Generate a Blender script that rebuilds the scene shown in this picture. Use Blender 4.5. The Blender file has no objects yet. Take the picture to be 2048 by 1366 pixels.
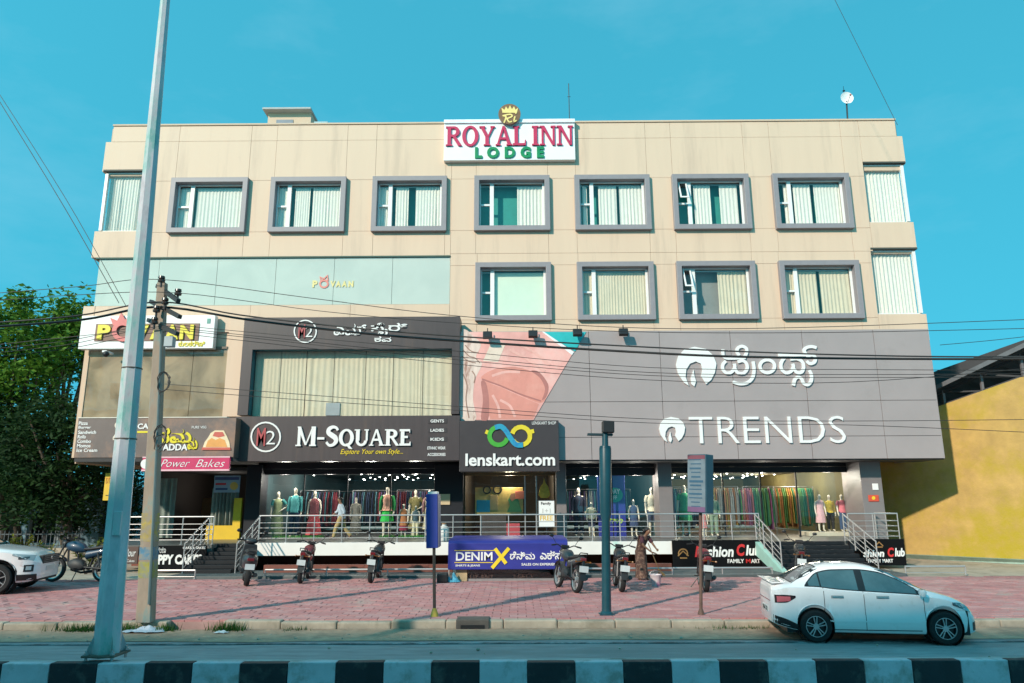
import bpy, bmesh, math, random
from mathutils import Vector, Matrix, Quaternion, noise as mnoise
random.seed(11)
rad = math.radians
S = bpy.context.scene
COL = S.collection
PI = math.pi

# ------------------------------------------------------------------ camera
FPX, PITCH, ROLL, YAW, EYE = 1450.0, 12.5, 0.25, 0.4, 2.1
cam = bpy.data.cameras.new('camera'); cam.sensor_width = 36.0; cam.lens = 36.0 * FPX / 2048.0
cam.clip_start = 0.1; cam.clip_end = 3000
cam_o = bpy.data.objects.new('camera', cam); COL.objects.link(cam_o)
cam_o.location = (0, 0, EYE); cam_o.rotation_euler = (rad(90 + PITCH), rad(ROLL), rad(YAW))
S.camera = cam_o
CM = cam_o.rotation_euler.to_matrix()

# ------------------------------------------------------------------ sky, sun, exposure
SUN_AZ, SUN_EL = 37.0, 27.0            # light travels away from the viewer and to the right
w = bpy.data.worlds.new('World'); S.world = w; w.use_nodes = True
nt = w.node_tree; nt.nodes.clear()
sky = nt.nodes.new('ShaderNodeTexSky'); sky.sky_type = 'NISHITA'; sky.sun_disc = False
sky.sun_elevation = rad(SUN_EL); sky.sun_rotation = rad(180 + SUN_AZ)
sky.air_density = 1.0; sky.dust_density = 0.6; sky.ozone_density = 1.5
mul = nt.nodes.new('ShaderNodeMix'); mul.data_type = 'RGBA'; mul.blend_type = 'MULTIPLY'
mul.inputs[0].default_value = 1.0; mul.inputs[7].default_value = (0.29, 1.38, 1.08, 1)
hs = nt.nodes.new('ShaderNodeHueSaturation'); hs.inputs['Saturation'].default_value = 1.0
bg = nt.nodes.new('ShaderNodeBackground'); bg.inputs[1].default_value = 0.15
wo = nt.nodes.new('ShaderNodeOutputWorld')
gc = nt.nodes.new('ShaderNodeTexCoord'); ma = nt.nodes.new('ShaderNodeMapping'); ma.inputs['Scale'].default_value = (1, 1, 0.34); ma.inputs['Location'].default_value = (0, 0, 0.66)
nt.links.new(gc.outputs['Generated'], ma.inputs[0]); nt.links.new(ma.outputs[0], sky.inputs[0])      # even blue down to the horizon, no pale rim
nt.links.new(sky.outputs[0], mul.inputs[6]); cn = nt.nodes.new('ShaderNodeTexNoise'); cn.inputs['Scale'].default_value = 2.4; cn.inputs['Detail'].default_value = 6; cn.inputs['Roughness'].default_value = 0.6
cm_ = nt.nodes.new('ShaderNodeMapping'); cm_.inputs['Scale'].default_value = (1, 1, 2.6); nt.links.new(gc.outputs['Generated'], cm_.inputs[0]); nt.links.new(cm_.outputs[0], cn.inputs['Vector'])
cr_ = nt.nodes.new('ShaderNodeMapRange'); cr_.inputs['From Min'].default_value = 0.48; cr_.inputs['From Max'].default_value = 0.8; cr_.inputs['To Max'].default_value = 0.22; nt.links.new(cn.outputs['Fac'], cr_.inputs[0])
cx = nt.nodes.new('ShaderNodeMix'); cx.data_type = 'RGBA'; cx.inputs[7].default_value = (1.5, 2.5, 3.1, 1); nt.links.new(cr_.outputs[0], cx.inputs[0]); nt.links.new(mul.outputs[2], cx.inputs[6])      # thin high cloud
nt.links.new(cx.outputs[2], hs.inputs['Color'])
nt.links.new(hs.outputs[0], bg.inputs[0]); nt.links.new(bg.outputs[0], wo.inputs[0])
sl = bpy.data.lights.new('sun', 'SUN'); sl.energy = 2.1; sl.angle = rad(1.5); sl.color = (1.0, 0.88, 0.74)
sun_o = bpy.data.objects.new('sun', sl); COL.objects.link(sun_o)
sd = Vector((math.sin(rad(SUN_AZ)) * math.cos(rad(SUN_EL)), math.cos(rad(SUN_AZ)) * math.cos(rad(SUN_EL)), -math.sin(rad(SUN_EL))))
sun_o.rotation_euler = sd.to_track_quat('-Z', 'Y').to_euler(); sun_o.location = (-30, -40, 40)
S.view_settings.view_transform = 'Standard'; S.view_settings.look = 'None'
S.view_settings.exposure = 1.15; S.view_settings.gamma = 1.0; S.view_settings.use_curve_mapping = False
S.render.engine = 'CYCLES'; S.cycles.max_bounces = 8; S.cycles.transparent_max_bounces = 16
S.cycles.caustics_reflective = False; S.cycles.caustics_refractive = False

# ------------------------------------------------------------------ measuring helpers
def ray(px, py): return CM @ Vector(((px - 1024) / FPX, -(py - 683) / FPX, -1))
def P(px, py, Y):                       # the point of the plane Y that the photograph shows there
    d = ray(px, py); t = Y / d.y
    return Vector((d.x * t, Y, EYE + d.z * t))
def G(px, py, z=0.0):                   # the same for a level plane
    d = ray(px, py); t = (z - EYE) / d.z
    return Vector((d.x * t, d.y * t, z))

# ------------------------------------------------------------------ materials
MATS = {}
def srgb(r, g, b):
    f = lambda c: c / 12.92 if c <= 0.04045 else ((c + 0.055) / 1.055) ** 2.4
    return (f(r / 255), f(g / 255), f(b / 255))
def mat(name, col, rough=0.6, metal=0.0, var=0.12, scale=3.0, bump=0.0, bscale=None, coat=0.0, spec=0.5, col2=None, mix2=0.0, s2=0.8, emit=0.0, stretch=(1, 1, 1), trans=0.0):
    if name in MATS: return MATS[name]
    m = bpy.data.materials.new(name); m.use_nodes = True; MATS[name] = m
    n = m.node_tree.nodes; l = m.node_tree.links; b = n['Principled BSDF']
    b.inputs['Roughness'].default_value = rough; b.inputs['Metallic'].default_value = metal
    b.inputs['Specular IOR Level'].default_value = spec; b.inputs['Coat Weight'].default_value = coat
    b.inputs['Coat Roughness'].default_value = 0.05
    tc = n.new('ShaderNodeTexCoord'); mp = n.new('ShaderNodeMapping'); mp.inputs['Scale'].default_value = stretch
    l.new(tc.outputs['Object'], mp.inputs[0])
    tx = n.new('ShaderNodeTexNoise'); tx.inputs['Scale'].default_value = scale; tx.inputs['Detail'].default_value = 6; tx.inputs['Roughness'].default_value = 0.65
    l.new(mp.outputs[0], tx.inputs['Vector'])
    rp = n.new('ShaderNodeValToRGB')
    c = col
    rp.color_ramp.elements[0].position = 0.28; rp.color_ramp.elements[1].position = 0.72
    rp.color_ramp.elements[0].color = (*[max(0, x * (1 - var)) for x in c], 1)
    rp.color_ramp.elements[1].color = (*[min(1, x * (1 + var)) for x in c], 1)
    l.new(tx.outputs['Fac'], rp.inputs[0]); out = rp.outputs[0]
    if col2 is not None:
        t2 = n.new('ShaderNodeTexNoise'); t2.inputs['Scale'].default_value = s2; t2.inputs['Detail'].default_value = 8; t2.inputs['Roughness'].default_value = 0.7
        l.new(mp.outputs[0], t2.inputs['Vector'])
        r2 = n.new('ShaderNodeValToRGB'); r2.color_ramp.elements[0].position = 0.62 - mix2 * 0.3; r2.color_ramp.elements[1].position = 0.72 - mix2 * 0.2
        l.new(t2.outputs['Fac'], r2.inputs[0])
        mx = n.new('ShaderNodeMix'); mx.data_type = 'RGBA'; l.new(r2.outputs[0], mx.inputs[0]); l.new(out, mx.inputs[6])
        mx.inputs[7].default_value = (*col2, 1); out = mx.outputs[2]
    l.new(out, b.inputs['Base Color'])
    rr = n.new('ShaderNodeMapRange'); rr.inputs['To Min'].default_value = max(0.02, rough * 0.85); rr.inputs['To Max'].default_value = min(1, rough * 1.15)
    l.new(tx.outputs['Fac'], rr.inputs[0]); l.new(rr.outputs[0], b.inputs['Roughness'])
    if bump > 0:
        t3 = n.new('ShaderNodeTexNoise'); t3.inputs['Scale'].default_value = bscale or scale * 6; t3.inputs['Detail'].default_value = 4
        l.new(mp.outputs[0], t3.inputs['Vector'])
        bp = n.new('ShaderNodeBump'); bp.inputs['Strength'].default_value = bump; bp.inputs['Distance'].default_value = 0.02
        l.new(t3.outputs['Fac'], bp.inputs['Height']); l.new(bp.outputs[0], b.inputs['Normal'])
    if emit > 0:
        b.inputs['Emission Color'].default_value = (*col, 1); b.inputs['Emission Strength'].default_value = emit
    if trans > 0: b.inputs['Transmission Weight'].default_value = trans
    return m
def glass(name, tint=(0.9, 1, 1), refl=0.12, rough=0.01, film=None, filmfac=0.0, filmvar=0.0):
    if name in MATS: return MATS[name]
    m = bpy.data.materials.new(name); m.use_nodes = True; MATS[name] = m
    n = m.node_tree.nodes; l = m.node_tree.links; n.clear()
    o = n.new('ShaderNodeOutputMaterial'); t = n.new('ShaderNodeBsdfTransparent'); t.inputs[0].default_value = (*tint, 1)
    g = n.new('ShaderNodeBsdfGlossy'); g.inputs['Roughness'].default_value = rough; g.inputs[0].default_value = (1, 1, 1, 1)
    tc = n.new('ShaderNodeTexCoord'); ns = n.new('ShaderNodeTexNoise'); ns.inputs['Scale'].default_value = 0.9; l.new(tc.outputs['Object'], ns.inputs['Vector'])
    bp = n.new('ShaderNodeBump'); bp.inputs['Strength'].default_value = 0.06; bp.inputs['Distance'].default_value = 0.05
    l.new(ns.outputs['Fac'], bp.inputs['Height']); l.new(bp.outputs[0], g.inputs['Normal'])
    lw = n.new('ShaderNodeLayerWeight'); lw.inputs[0].default_value = 0.5
    pw_ = n.new('ShaderNodeMath'); pw_.operation = 'POWER'; pw_.inputs[1].default_value = 4.0; l.new(lw.outputs['Facing'], pw_.inputs[0])
    mr = n.new('ShaderNodeMapRange'); mr.inputs['To Min'].default_value = refl; mr.inputs['To Max'].default_value = 0.85
    l.new(pw_.outputs[0], mr.inputs[0])
    base = t.outputs[0]
    if film is not None:
        d = n.new('ShaderNodeBsdfDiffuse'); d.inputs[0].default_value = (*film, 1)
        if filmvar > 0:  # uneven film tone; on the bronze panes it imitates reflections
            fn = n.new('ShaderNodeTexNoise'); fn.inputs['Scale'].default_value = 0.8; fn.inputs['Detail'].default_value = 5; fn.inputs['Distortion'].default_value = 0.6; l.new(tc.outputs['Object'], fn.inputs['Vector'])
            fr = n.new('ShaderNodeValToRGB'); fr.color_ramp.elements[0].position = .38; fr.color_ramp.elements[1].position = .6
            fr.color_ramp.elements[0].color = (*[c * (1 - filmvar) for c in film], 1); fr.color_ramp.elements[1].color = (*[min(1, c * (1 + filmvar * .3)) for c in film], 1)
            l.new(fn.outputs['Fac'], fr.inputs[0]); l.new(fr.outputs[0], d.inputs[0])
        ms = n.new('ShaderNodeMixShader'); ms.inputs[0].default_value = filmfac
        l.new(t.outputs[0], ms.inputs[1]); l.new(d.outputs[0], ms.inputs[2]); base = ms.outputs[0]
    mx = n.new('ShaderNodeMixShader'); l.new(mr.outputs[0], mx.inputs[0]); l.new(base, mx.inputs[1]); l.new(g.outputs[0], mx.inputs[2])
    l.new(mx.outputs[0], o.inputs[0])
    return m
def emis(name, col, k):
    if name in MATS: return MATS[name]
    m = bpy.data.materials.new(name); m.use_nodes = True; MATS[name] = m
    n = m.node_tree.nodes; l = m.node_tree.links; n.clear()
    o = n.new('ShaderNodeOutputMaterial'); e = n.new('ShaderNodeEmission'); e.inputs[0].default_value = (*col, 1); e.inputs[1].default_value = k
    l.new(e.outputs[0], o.inputs[0]); return m

# ------------------------------------------------------------------ mesh builder
ORG = {}
class MB:
    def __init__(s): s.v = []; s.f = []
    def add(s, vs, fs):
        k = len(s.v); s.v += [tuple(v) for v in vs]; s.f += [tuple(i + k for i in f) for f in fs]; return s
    def box(s, x0, x1, y0, y1, z0, z1):
        return s.add([(x0,y0,z0),(x1,y0,z0),(x1,y1,z0),(x0,y1,z0),(x0,y0,z1),(x1,y0,z1),(x1,y1,z1),(x0,y1,z1)],
                     [(0,3,2,1),(4,5,6,7),(0,1,5,4),(1,2,6,5),(2,3,7,6),(3,0,4,7)])
    def beam(s, p, q, w, h, up=(0, 0, 1)):
        p = Vector(p); q = Vector(q); d = (q - p).normalized(); u = Vector(up)
        if abs(d.dot(u)) > 0.98: u = Vector((0, 1, 0))
        a = d.cross(u).normalized() * w / 2; b = a.cross(d).normalized() * h / 2
        return s.add([p-a-b, p+a-b, p+a+b, p-a+b, q-a-b, q+a-b, q+a+b, q-a+b], [(0,3,2,1),(4,5,6,7),(0,1,5,4),(1,2,6,5),(2,3,7,6),(3,0,4,7)][::1])
    def tube(s, pts, r, n=8, cap=True):
        pts = [Vector(p) for p in pts]; m = len(pts)
        rs = r if isinstance(r, (list, tuple)) else [r] * m
        k = len(s.v); t0 = (pts[1] - pts[0]).normalized()
        u = Vector((0, 0, 1)) if abs(t0.z) < 0.9 else Vector((1, 0, 0))
        a = t0.cross(u).normalized()
        for i, p in enumerate(pts):
            t = (pts[min(i+1, m-1)] - pts[max(i-1, 0)]).normalized()
            a = (a - t * a.dot(t)).normalized(); b = t.cross(a)
            for j in range(n):
                th = 2 * PI * j / n; s.v.append(tuple(p + (a * math.cos(th) + b * math.sin(th)) * rs[i]))
        for i in range(m - 1):
            for j in range(n):
                s.f.append((k+i*n+j, k+i*n+(j+1) % n, k+(i+1)*n+(j+1) % n, k+(i+1)*n+j))
        if cap:
            s.f.append(tuple(k + j for j in range(n))[::-1]); s.f.append(tuple(k + (m-1)*n + j for j in range(n)))
        return s
    def loft(s, rings, cap0=True, cap1=True, closed=True):
        k = len(s.v); n = len(rings[0])
        for r in rings: s.v += [tuple(p) for p in r]
        for i in range(len(rings) - 1):
            for j in range(n if closed else n - 1):
                s.f.append((k+i*n+j, k+i*n+(j+1) % n, k+(i+1)*n+(j+1) % n, k+(i+1)*n+j))
        if cap0: s.f.append(tuple(k + j for j in range(n))[::-1])
        if cap1: s.f.append(tuple(k + (len(rings)-1)*n + j for j in range(n)))
        return s
    def lathe(s, prof, n=16, c=(0, 0, 0), axis='z', cap=True):
        rings = []
        for r, z in prof:
            ring = []
            for j in range(n):
                th = 2 * PI * j / n; x, y = r * math.cos(th), r * math.sin(th)
                p = {'z': (x, y, z), 'y': (x, z, -y), 'x': (z, x, y)}[axis]
                ring.append((p[0]+c[0], p[1]+c[1], p[2]+c[2]))
            rings.append(ring)
        return s.loft(rings, cap, cap)
    def prism(s, poly, y0, y1):            # polygon in XZ, pushed along Y
        n = len(poly); k = len(s.v)
        s.v += [(x, y0, z) for x, z in poly] + [(x, y1, z) for x, z in poly]
        ar = sum(poly[i][0]*poly[(i+1) % n][1] - poly[(i+1) % n][0]*poly[i][1] for i in range(n))
        o = list(range(n)) if ar > 0 else list(range(n))[::-1]
        s.f.append(tuple(k+i for i in o)); s.f.append(tuple(k+n+i for i in o[::-1]))
        for a in range(n):
            i, j = o[a], o[(a+1) % n]; s.f.append((k+j, k+i, k+n+i, k+n+j))
        return s
    def prism_x(s, poly, x0, x1):          # polygon in YZ, pushed along X
        m = MB().prism(poly, x0, x1)
        return s.add([(y, x, z) for x, y, z in m.v], [f[::-1] for f in m.f])
    def prism_z(s, poly, z0, z1):          # polygon in XY, pushed along Z
        m = MB().prism(poly, -z1, -z0)
        return s.add([(x, z, -y) for x, y, z in m.v], m.f)
    def ribbon(s, pts, wd, y0, y1, smooth=4, closed=False):   # stroke in XZ
        pts = [Vector((p[0], p[1])) for p in pts]
        ws = wd if isinstance(wd, (list, tuple)) else [wd] * len(pts)
        if smooth > 1 and len(pts) > 2:
            o = []; ow = []; n = len(pts); rng = range(n if closed else n - 1)
            g = (lambda i: pts[i % n]) if closed else (lambda i: pts[max(0, min(n-1, i))])
            for i in rng:
                p0, p1, p2, p3 = g(i-1), g(i), g(i+1), g(i+2)
                for k in range(smooth):
                    t = k / smooth
                    o.append(0.5*((2*p1)+(p2-p0)*t+(2*p0-5*p1+4*p2-p3)*t*t+(3*p1-p0-3*p2+p3)*t**3)); ow.append(ws[i % n]*(1-t)+ws[(i+1) % n]*t)
            if not closed: o.append(pts[-1]); ow.append(ws[-1])
            pts, ws = o, ow
        n = len(pts); L = []; Rr = []
        for i, p in enumerate(pts):
            a = pts[(i-1) % n] if (closed or i) else p; b = pts[(i+1) % n] if (closed or i < n-1) else p
            t = (b - a); t = t.normalized() if t.length > 1e-9 else Vector((1, 0)); q = Vector((-t.y, t.x)) * ws[i] / 2
            L.append(p + q); Rr.append(p - q)
        k = len(s.v)
        for y in (y0, y1):
            for i in range(n): s.v.append((L[i].x, y, L[i].y))
            for i in range(n): s.v.append((Rr[i].x, y, Rr[i].y))
        for i in range(n if closed else n - 1):
            j = (i + 1) % n; a, b, c, d = k+i, k+j, k+n+j, k+n+i
            s.f += [(a, d, c, b), (a+2*n, b+2*n, c+2*n, d+2*n), (a, b, b+2*n, a+2*n), (d, d+2*n, c+2*n, c)]
        if not closed:
            s.f += [(k, k+2*n, k+3*n, k+n), (k+n-1, k+2*n-1, k+4*n-1, k+3*n-1)]
        return s
    def sphere(s, c, rx, ry=None, rz=None, n=12, m=8):
        ry = ry or rx; rz = rz or rx
        rings = []
        for i in range(m + 1):
            ph = -PI/2 + PI * i / m; cr = max(0.02, math.cos(ph))
            rings.append([(c[0]+rx*cr*math.cos(2*PI*j/n), c[1]+ry*cr*math.sin(2*PI*j/n), c[2]+rz*math.sin(ph)) for j in range(n)])
        return s.loft(rings)
    def xf(s, M):
        s.v = [tuple(M @ Vector(v)) for v in s.v]; return s
    def mesh(s, name, org=None):
        me = bpy.data.meshes.new(name)
        o = org or Vector((0, 0, 0))
        me.from_pydata([(v[0]-o[0], v[1]-o[1], v[2]-o[2]) for v in s.v], [], s.f); me.update()
        return me
    def build(s, name, material, parent=None, smooth=None, bevel=0.0, fixn=False, sub=0):
        org = ORG.get(parent.name, Vector((0, 0, 0))) if parent else Vector((0, 0, 0))
        me = s.mesh(name, org)
        if fixn:
            bm = bmesh.new(); bm.from_mesh(me); bmesh.ops.recalc_face_normals(bm, faces=bm.faces[:]); bm.to_mesh(me); bm.free()
        return link(name, me, material, parent, smooth, bevel, sub)
def link(name, me, material, parent=None, smooth=None, bevel=0.0, sub=0):
    if material is not None and len(me.materials) == 0: me.materials.append(material)
    if smooth is not None:
        for p in me.polygons: p.use_smooth = True
        me.set_sharp_from_angle(angle=rad(smooth))
    o = bpy.data.objects.new(name, me); COL.objects.link(o)
    if parent: o.parent = parent; ORG[o.name] = ORG.get(parent.name, Vector((0, 0, 0)))
    if bevel > 0:
        b = o.modifiers.new('bevel', 'BEVEL'); b.width = bevel; b.segments = 2; b.limit_method = 'ANGLE'; b.angle_limit = rad(40)
    if sub:
        b = o.modifiers.new('sub', 'SUBSURF'); b.levels = sub; b.render_levels = sub
    return o
def tag(o, label=None, cat=None, group=None, kind=None):
    if label: o['label'] = label
    if cat: o['category'] = cat
    if group: o['group'] = group
    if kind: o['kind'] = kind
    return o
def thing(name, label, cat, loc=(0, 0, 0), group=None, local=False, rz=0.0, kind=None):
    o = bpy.data.objects.new(name, None); COL.objects.link(o); o.location = loc; o.rotation_euler = (0, 0, rz); o.empty_display_size = 0.1
    ORG[o.name] = Vector((0, 0, 0)) if local else Vector(loc)
    return tag(o, label, cat, group, kind)
def copy_tree(o, parent=None):
    c = o.copy(); COL.objects.link(c); c.parent = parent; ORG[c.name] = ORG.get(o.name, Vector((0, 0, 0)))
    for ch in list(o.children): copy_tree(ch, c)
    return c

# ------------------------------------------------------------------ lettering
def text_geo(s, bold=0.0, shear=0.0, spacing=1.0):
    cu = bpy.data.curves.new('t', 'FONT'); cu.body = s; cu.offset = bold; cu.shear = shear; cu.extrude = 0.5; cu.resolution_u = 3; cu.space_character = spacing
    ob = bpy.data.objects.new('t', cu); COL.objects.link(ob)
    dg = bpy.context.evaluated_depsgraph_get()
    me = bpy.data.meshes.new_from_object(ob.evaluated_get(dg))
    vs = [tuple(v.co) for v in me.vertices]; fs = [tuple(p.vertices) for p in me.polygons]
    bpy.data.objects.remove(ob); bpy.data.curves.remove(cu); bpy.data.meshes.remove(me)
    return vs, fs
def fit(vs, x0, x1, z0, z1, Y, depth):
    ax = min(v[0] for v in vs); bx = max(v[0] for v in vs); ay = min(v[1] for v in vs); by = max(v[1] for v in vs)
    return [(x0 + (v[0]-ax)/(bx-ax)*(x1-x0), Y - (v[2]+0.5)*depth, z0 + (v[1]-ay)/(by-ay)*(z1-z0)) for v in vs]
def islands(vs, fs):
    par = list(range(len(vs)))
    def fd(a):
        while par[a] != a: par[a] = par[par[a]]; a = par[a]
        return a
    key = {}
    for i, v in enumerate(vs):
        k = (round(v[0], 4), round(v[1], 4), round(v[2], 4))
        if k in key: par[fd(i)] = fd(key[k])
        else: key[k] = i
    for f in fs:
        for a in f[1:]: par[fd(a)] = fd(f[0])
    gr = {}
    for f in fs: gr.setdefault(fd(f[0]), []).append(f)
    return list(gr.values())
def letters(parent, s, box, Y, material, depth=0.02, bold=0.0, shear=0.0, spacing=1.0, each=False, name='lettering'):
    """box = (x0, x1, z0, z1) in metres on the plane Y; letters stand proud of it towards the street"""
    vs, fs = text_geo(s, bold, shear, spacing); x0, x1, z0, z1 = box
    vs = fit(vs, x0, x1, z0, z1, Y, depth)
    for k, g in enumerate(islands(vs, fs)):          # neighbouring glyphs never share a plane
        for i in {i for f in g for i in f}: vs[i] = (vs[i][0], vs[i][1] - 0.0012 * (k % 4), vs[i][2])
    if not each: return MB().add(vs, fs).build(name, material, parent)
    gs = []
    for g in islands(vs, fs):
        ids = {i for f in g for i in f}; gs.append([min(vs[i][0] for i in ids), max(vs[i][0] for i in ids), g])
    gs.sort(key=lambda t: t[0]); cl = []
    for a, b, g in gs:
        if cl and a < cl[-1][1] - 0.35 * min(b - a, cl[-1][1]-cl[-1][0]): cl[-1][1] = max(cl[-1][1], b); cl[-1][2] += g
        else: cl.append([a, b, list(g)])
    for a, b, g in cl:
        ids = sorted({i for f in g for i in f}); mp = {i: k for k, i in enumerate(ids)}
        MB().add([vs[i] for i in ids], [tuple(mp[i] for i in f) for f in g]).build('letter', material, parent)
def pbox(x0, y0, x1, y1, Y):            # photo box -> (x0, x1, z0, z1) on the plane Y
    a = P(x0, (y0+y1)/2, Y); b = P(x1, (y0+y1)/2, Y); c = P((x0+x1)/2, y0, Y); d = P((x0+x1)/2, y1, Y)
    return (a.x, b.x, d.z, c.z)
def ptext(parent, s, x0, y0, x1, y1, Y, material, **k): return letters(parent, s, pbox(x0, y0, x1, y1, Y), Y, material, **k)
def strokes(parent, name, polys, wpx, Y, material, depth=0.03, smooth=5, closed=False):
    """strokes measured on the photograph, laid on the plane Y"""
    mb = MB(); q = P(polys[0][0][0], polys[0][0][1], Y); q2 = P(polys[0][0][0] + 10, polys[0][0][1], Y); k = (q2.x - q.x) / 10
    for i, pl in enumerate(polys):
        pts = [P(a[0], a[1], Y) for a in pl]
        mb.ribbon([(p.x, p.z) for p in pts], wpx * k, Y - depth - 0.0015 * i, Y, smooth, closed)
    return mb.build(name, material, parent)
def ppoly(pts, Y): return [(P(a, b, Y).x, P(a, b, Y).z) for a, b in pts]

def spoly(pts, Y, k=4):
    n = len(pts); o = []
    for i in range(n):
        p0, p1, p2, p3 = [Vector(pts[(i+d) % n]) for d in (-1, 0, 1, 2)]
        for j in range(k):
            u = j/k; o.append(tuple(0.5*((2*p1)+(p2-p0)*u+(2*p0-5*p1+4*p2-p3)*u*u+(3*p1-p0-3*p2+p3)*u**3)))
    return ppoly(o, Y)

# serif capitals: unit box, list of (polygon) pieces
def arcpoly(cx, cy, rx, ry, ix, iy, a0, a1, n=20):
    o = [(cx+rx*math.cos(a0+(a1-a0)*i/n), cy+ry*math.sin(a0+(a1-a0)*i/n)) for i in range(n+1)]
    q = [(cx+ix*math.cos(a0+(a1-a0)*i/n), cy+iy*math.sin(a0+(a1-a0)*i/n)) for i in range(n+1)]
    return o + q[::-1]
def rc(x0, x1, y0, y1): return [(x0, y0), (x1, y0), (x1, y1), (x0, y1)]
def serif_glyph(ch, b=0.2, t=0.09, s=0.07):
    sf = lambda x0, x1, y: rc(x0, x1, y, y + s)
    O = [arcpoly(.5, .5, .5, .53, .5-b, .53-t, -PI/2, PI/2), arcpoly(.5, .5, .5, .53, .5-b, .53-t, PI/2, 3*PI/2)]
    if ch == 'I': return 0.42, [rc(.21-b/2, .21+b/2, 0, 1), sf(0, .42, 0), sf(0, .42, 1-s)]
    if ch == 'L': return 0.8, [rc(.1, .1+b, 0, 1), sf(0, .4, 1-s), rc(0, .78, 0, t), [(.7, 0), (.8, 0), (.8, .28), (.74, .28)]]
    if ch == 'O': return 1.0, O
    if ch == 'Q': return 1.0, O + [[(.45, .12), (.62, .16), (.95, -.2), (.7, -.16)]]
    if ch == 'R': return 0.95, [rc(.1, .1+b, 0, 1), sf(0, .4, 0), rc(0, .32, 1-s, 1), rc(.3, .5, 1-t, 1), rc(.3, .5, .46, .46+t),
                               arcpoly(.48, .73, .36, .27, .36-b, .27-t, -PI/2, PI/2), [(.4, .48), (.6, .48), (.98, 0), (.76, 0)]]
    if ch == 'Y': return 0.95, [rc(.475-b/2, .475+b/2, 0, .48), sf(.27, .68, 0), [(.375, .46), (.575, .46), (.25, 1), (.04, 1)], [(.5, .46), (.59, .46), (.9, 1), (.78, 1)], sf(0, .36, 1-s), sf(.68, .95, 1-s)]
    if ch == 'A': return 1.0, [[(.42, 1), (.56, 1), (.96, 0), (.74, 0)], [(.42, 1), (.5, .9), (.18, 0), (.06, 0)], rc(.2, .75, .3, .3+t), sf(0, .3, 0), sf(.66, 1.02, 0)]
    if ch == 'N': return 1.0, [rc(.12, .12+t*1.1, 0, 1), rc(.8, .8+t*1.1, 0, 1), [(.1, 1), (.3, 1), (.9, 0), (.78, 0)], sf(0, .33, 0), sf(.68, 1.0, 1-s), sf(0, .3, 1-s)]
    if ch == 'M': return 1.15, [rc(.1, .1+t*1.2, 0, 1), rc(.86, .86+b, 0, 1), [(.06, 1), (.26, 1), (.62, .05), (.52, .05)], [(.9, 1), (1.0, 1), (.6, .05), (.54, .05)], sf(0, .3, 0), sf(.78, 1.15, 0)]
    if ch == 'E': return 0.75, [rc(.08, .08+b, 0, 1), rc(0, .7, 0, t), rc(.1, .56, .46, .46+t), rc(0, .68, 1-t, 1), [(.64, 0), (.75, 0), (.75, .24), (.69, .24)], [(.62, 1), (.7, 1), (.7, .78), (.66, .78)]]
    if ch == 'U': return 0.95, [rc(.1, .1+b, .32, 1), rc(.76, .76+t, .32, 1), arcpoly(.475, .32, .375, .34, .375-b*.8, .34-t*1.1, PI, 2*PI), sf(0, .36, 1-s), sf(.66, .95, 1-s)]
    if ch == '-': return 0.45, [rc(.02, .42, .33, .45)]
    if ch == 'S':
        pts = [(.68, .8), (.58, .93), (.38, .97), (.18, .86), (.16, .68), (.36, .54), (.54, .42), (.6, .24), (.44, .06), (.22, .04), (.06, .2)]
        ws = [t, t, t*1.2, b*.9, b, b*1.1, b*1.1, b*.95, t*1.2, t, t]
        m = MB().ribbon(pts, ws, 0, 1, 5); n = len(m.v) // 4
        return 0.72, [[(m.v[i][0], m.v[i][2]) for i in range(n)] + [(m.v[n+i][0], m.v[n+i][2]) for i in range(n-1, -1, -1)]]
    return 0.5, []
def serif(parent, s, box, Y, material, depth=0.04, small=0.0, gap=0.08, **k):
    """small > 0: letters after a capital M, S set in small capitals of that height"""
    x = 0; lay = []
    for i, ch in enumerate(s):
        if ch == ' ': x += 0.32; continue
        wd, ps = serif_glyph(ch, **k); h = small if (small and i > 2) else 1.0
        lay.append((x, h, wd, ps)); x += wd * h + gap
    W = x - gap; x0, x1, z0, z1 = box
    for ox, h, wd, ps in lay:
        mb = MB()
        for j, p in enumerate(ps):
            mb.prism([(x0 + (ox + a*h) / W * (x1-x0), z0 + b*h*(z1-z0)) for a, b in p], Y - depth - 0.0015*j, Y)
        mb.build('letter', material, parent)
# ================================================================== materials of the place
CREAM = mat('cream_cladding', (0.675, 0.485, 0.355), 0.62, var=0.035, scale=0.7, bump=0.03, bscale=30, col2=(0.585, 0.42, 0.31), mix2=0.30, s2=0.55, stretch=(2.4, 1, 0.22))
CREAM2 = mat('cream_render', (0.61, 0.44, 0.32), 0.8, var=0.05, scale=1.2, bump=0.1)
JOINT = mat('joint_dark', (0.20, 0.17, 0.13), 0.9)
SURR = mat('surround_grey', (0.26, 0.235, 0.25), 0.5, var=0.06, scale=5)
WHITEF = mat('white_frame', (0.78, 0.76, 0.74), 0.4, var=0.04)
CURT = mat('curtain_white', (0.76, 0.69, 0.62), 0.85, var=0.06, scale=8)
CURTY = mat('curtain_cream', (0.66, 0.54, 0.40), 0.85, var=0.07, scale=3, col2=(0.68, 0.59, 0.47), mix2=0.3, s2=0.7)
TEALROOM = mat('room_teal', (0.03, 0.26, 0.22), 0.8, emit=0.0)
GREYROOM = mat('room_grey', (0.25, 0.24, 0.23), 0.8)
WGLASS = glass('window_glass', (0.96, 1.0, 0.985), 0.055)
SGLASS = glass('shop_glass', (0.94, 0.98, 0.98), 0.04)
MGLASS = glass('mint_glass', (0.7, 0.95, 0.9), 0.12, 0.05, (0.62, 0.60, 0.51), 0.9, 0.06)
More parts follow.
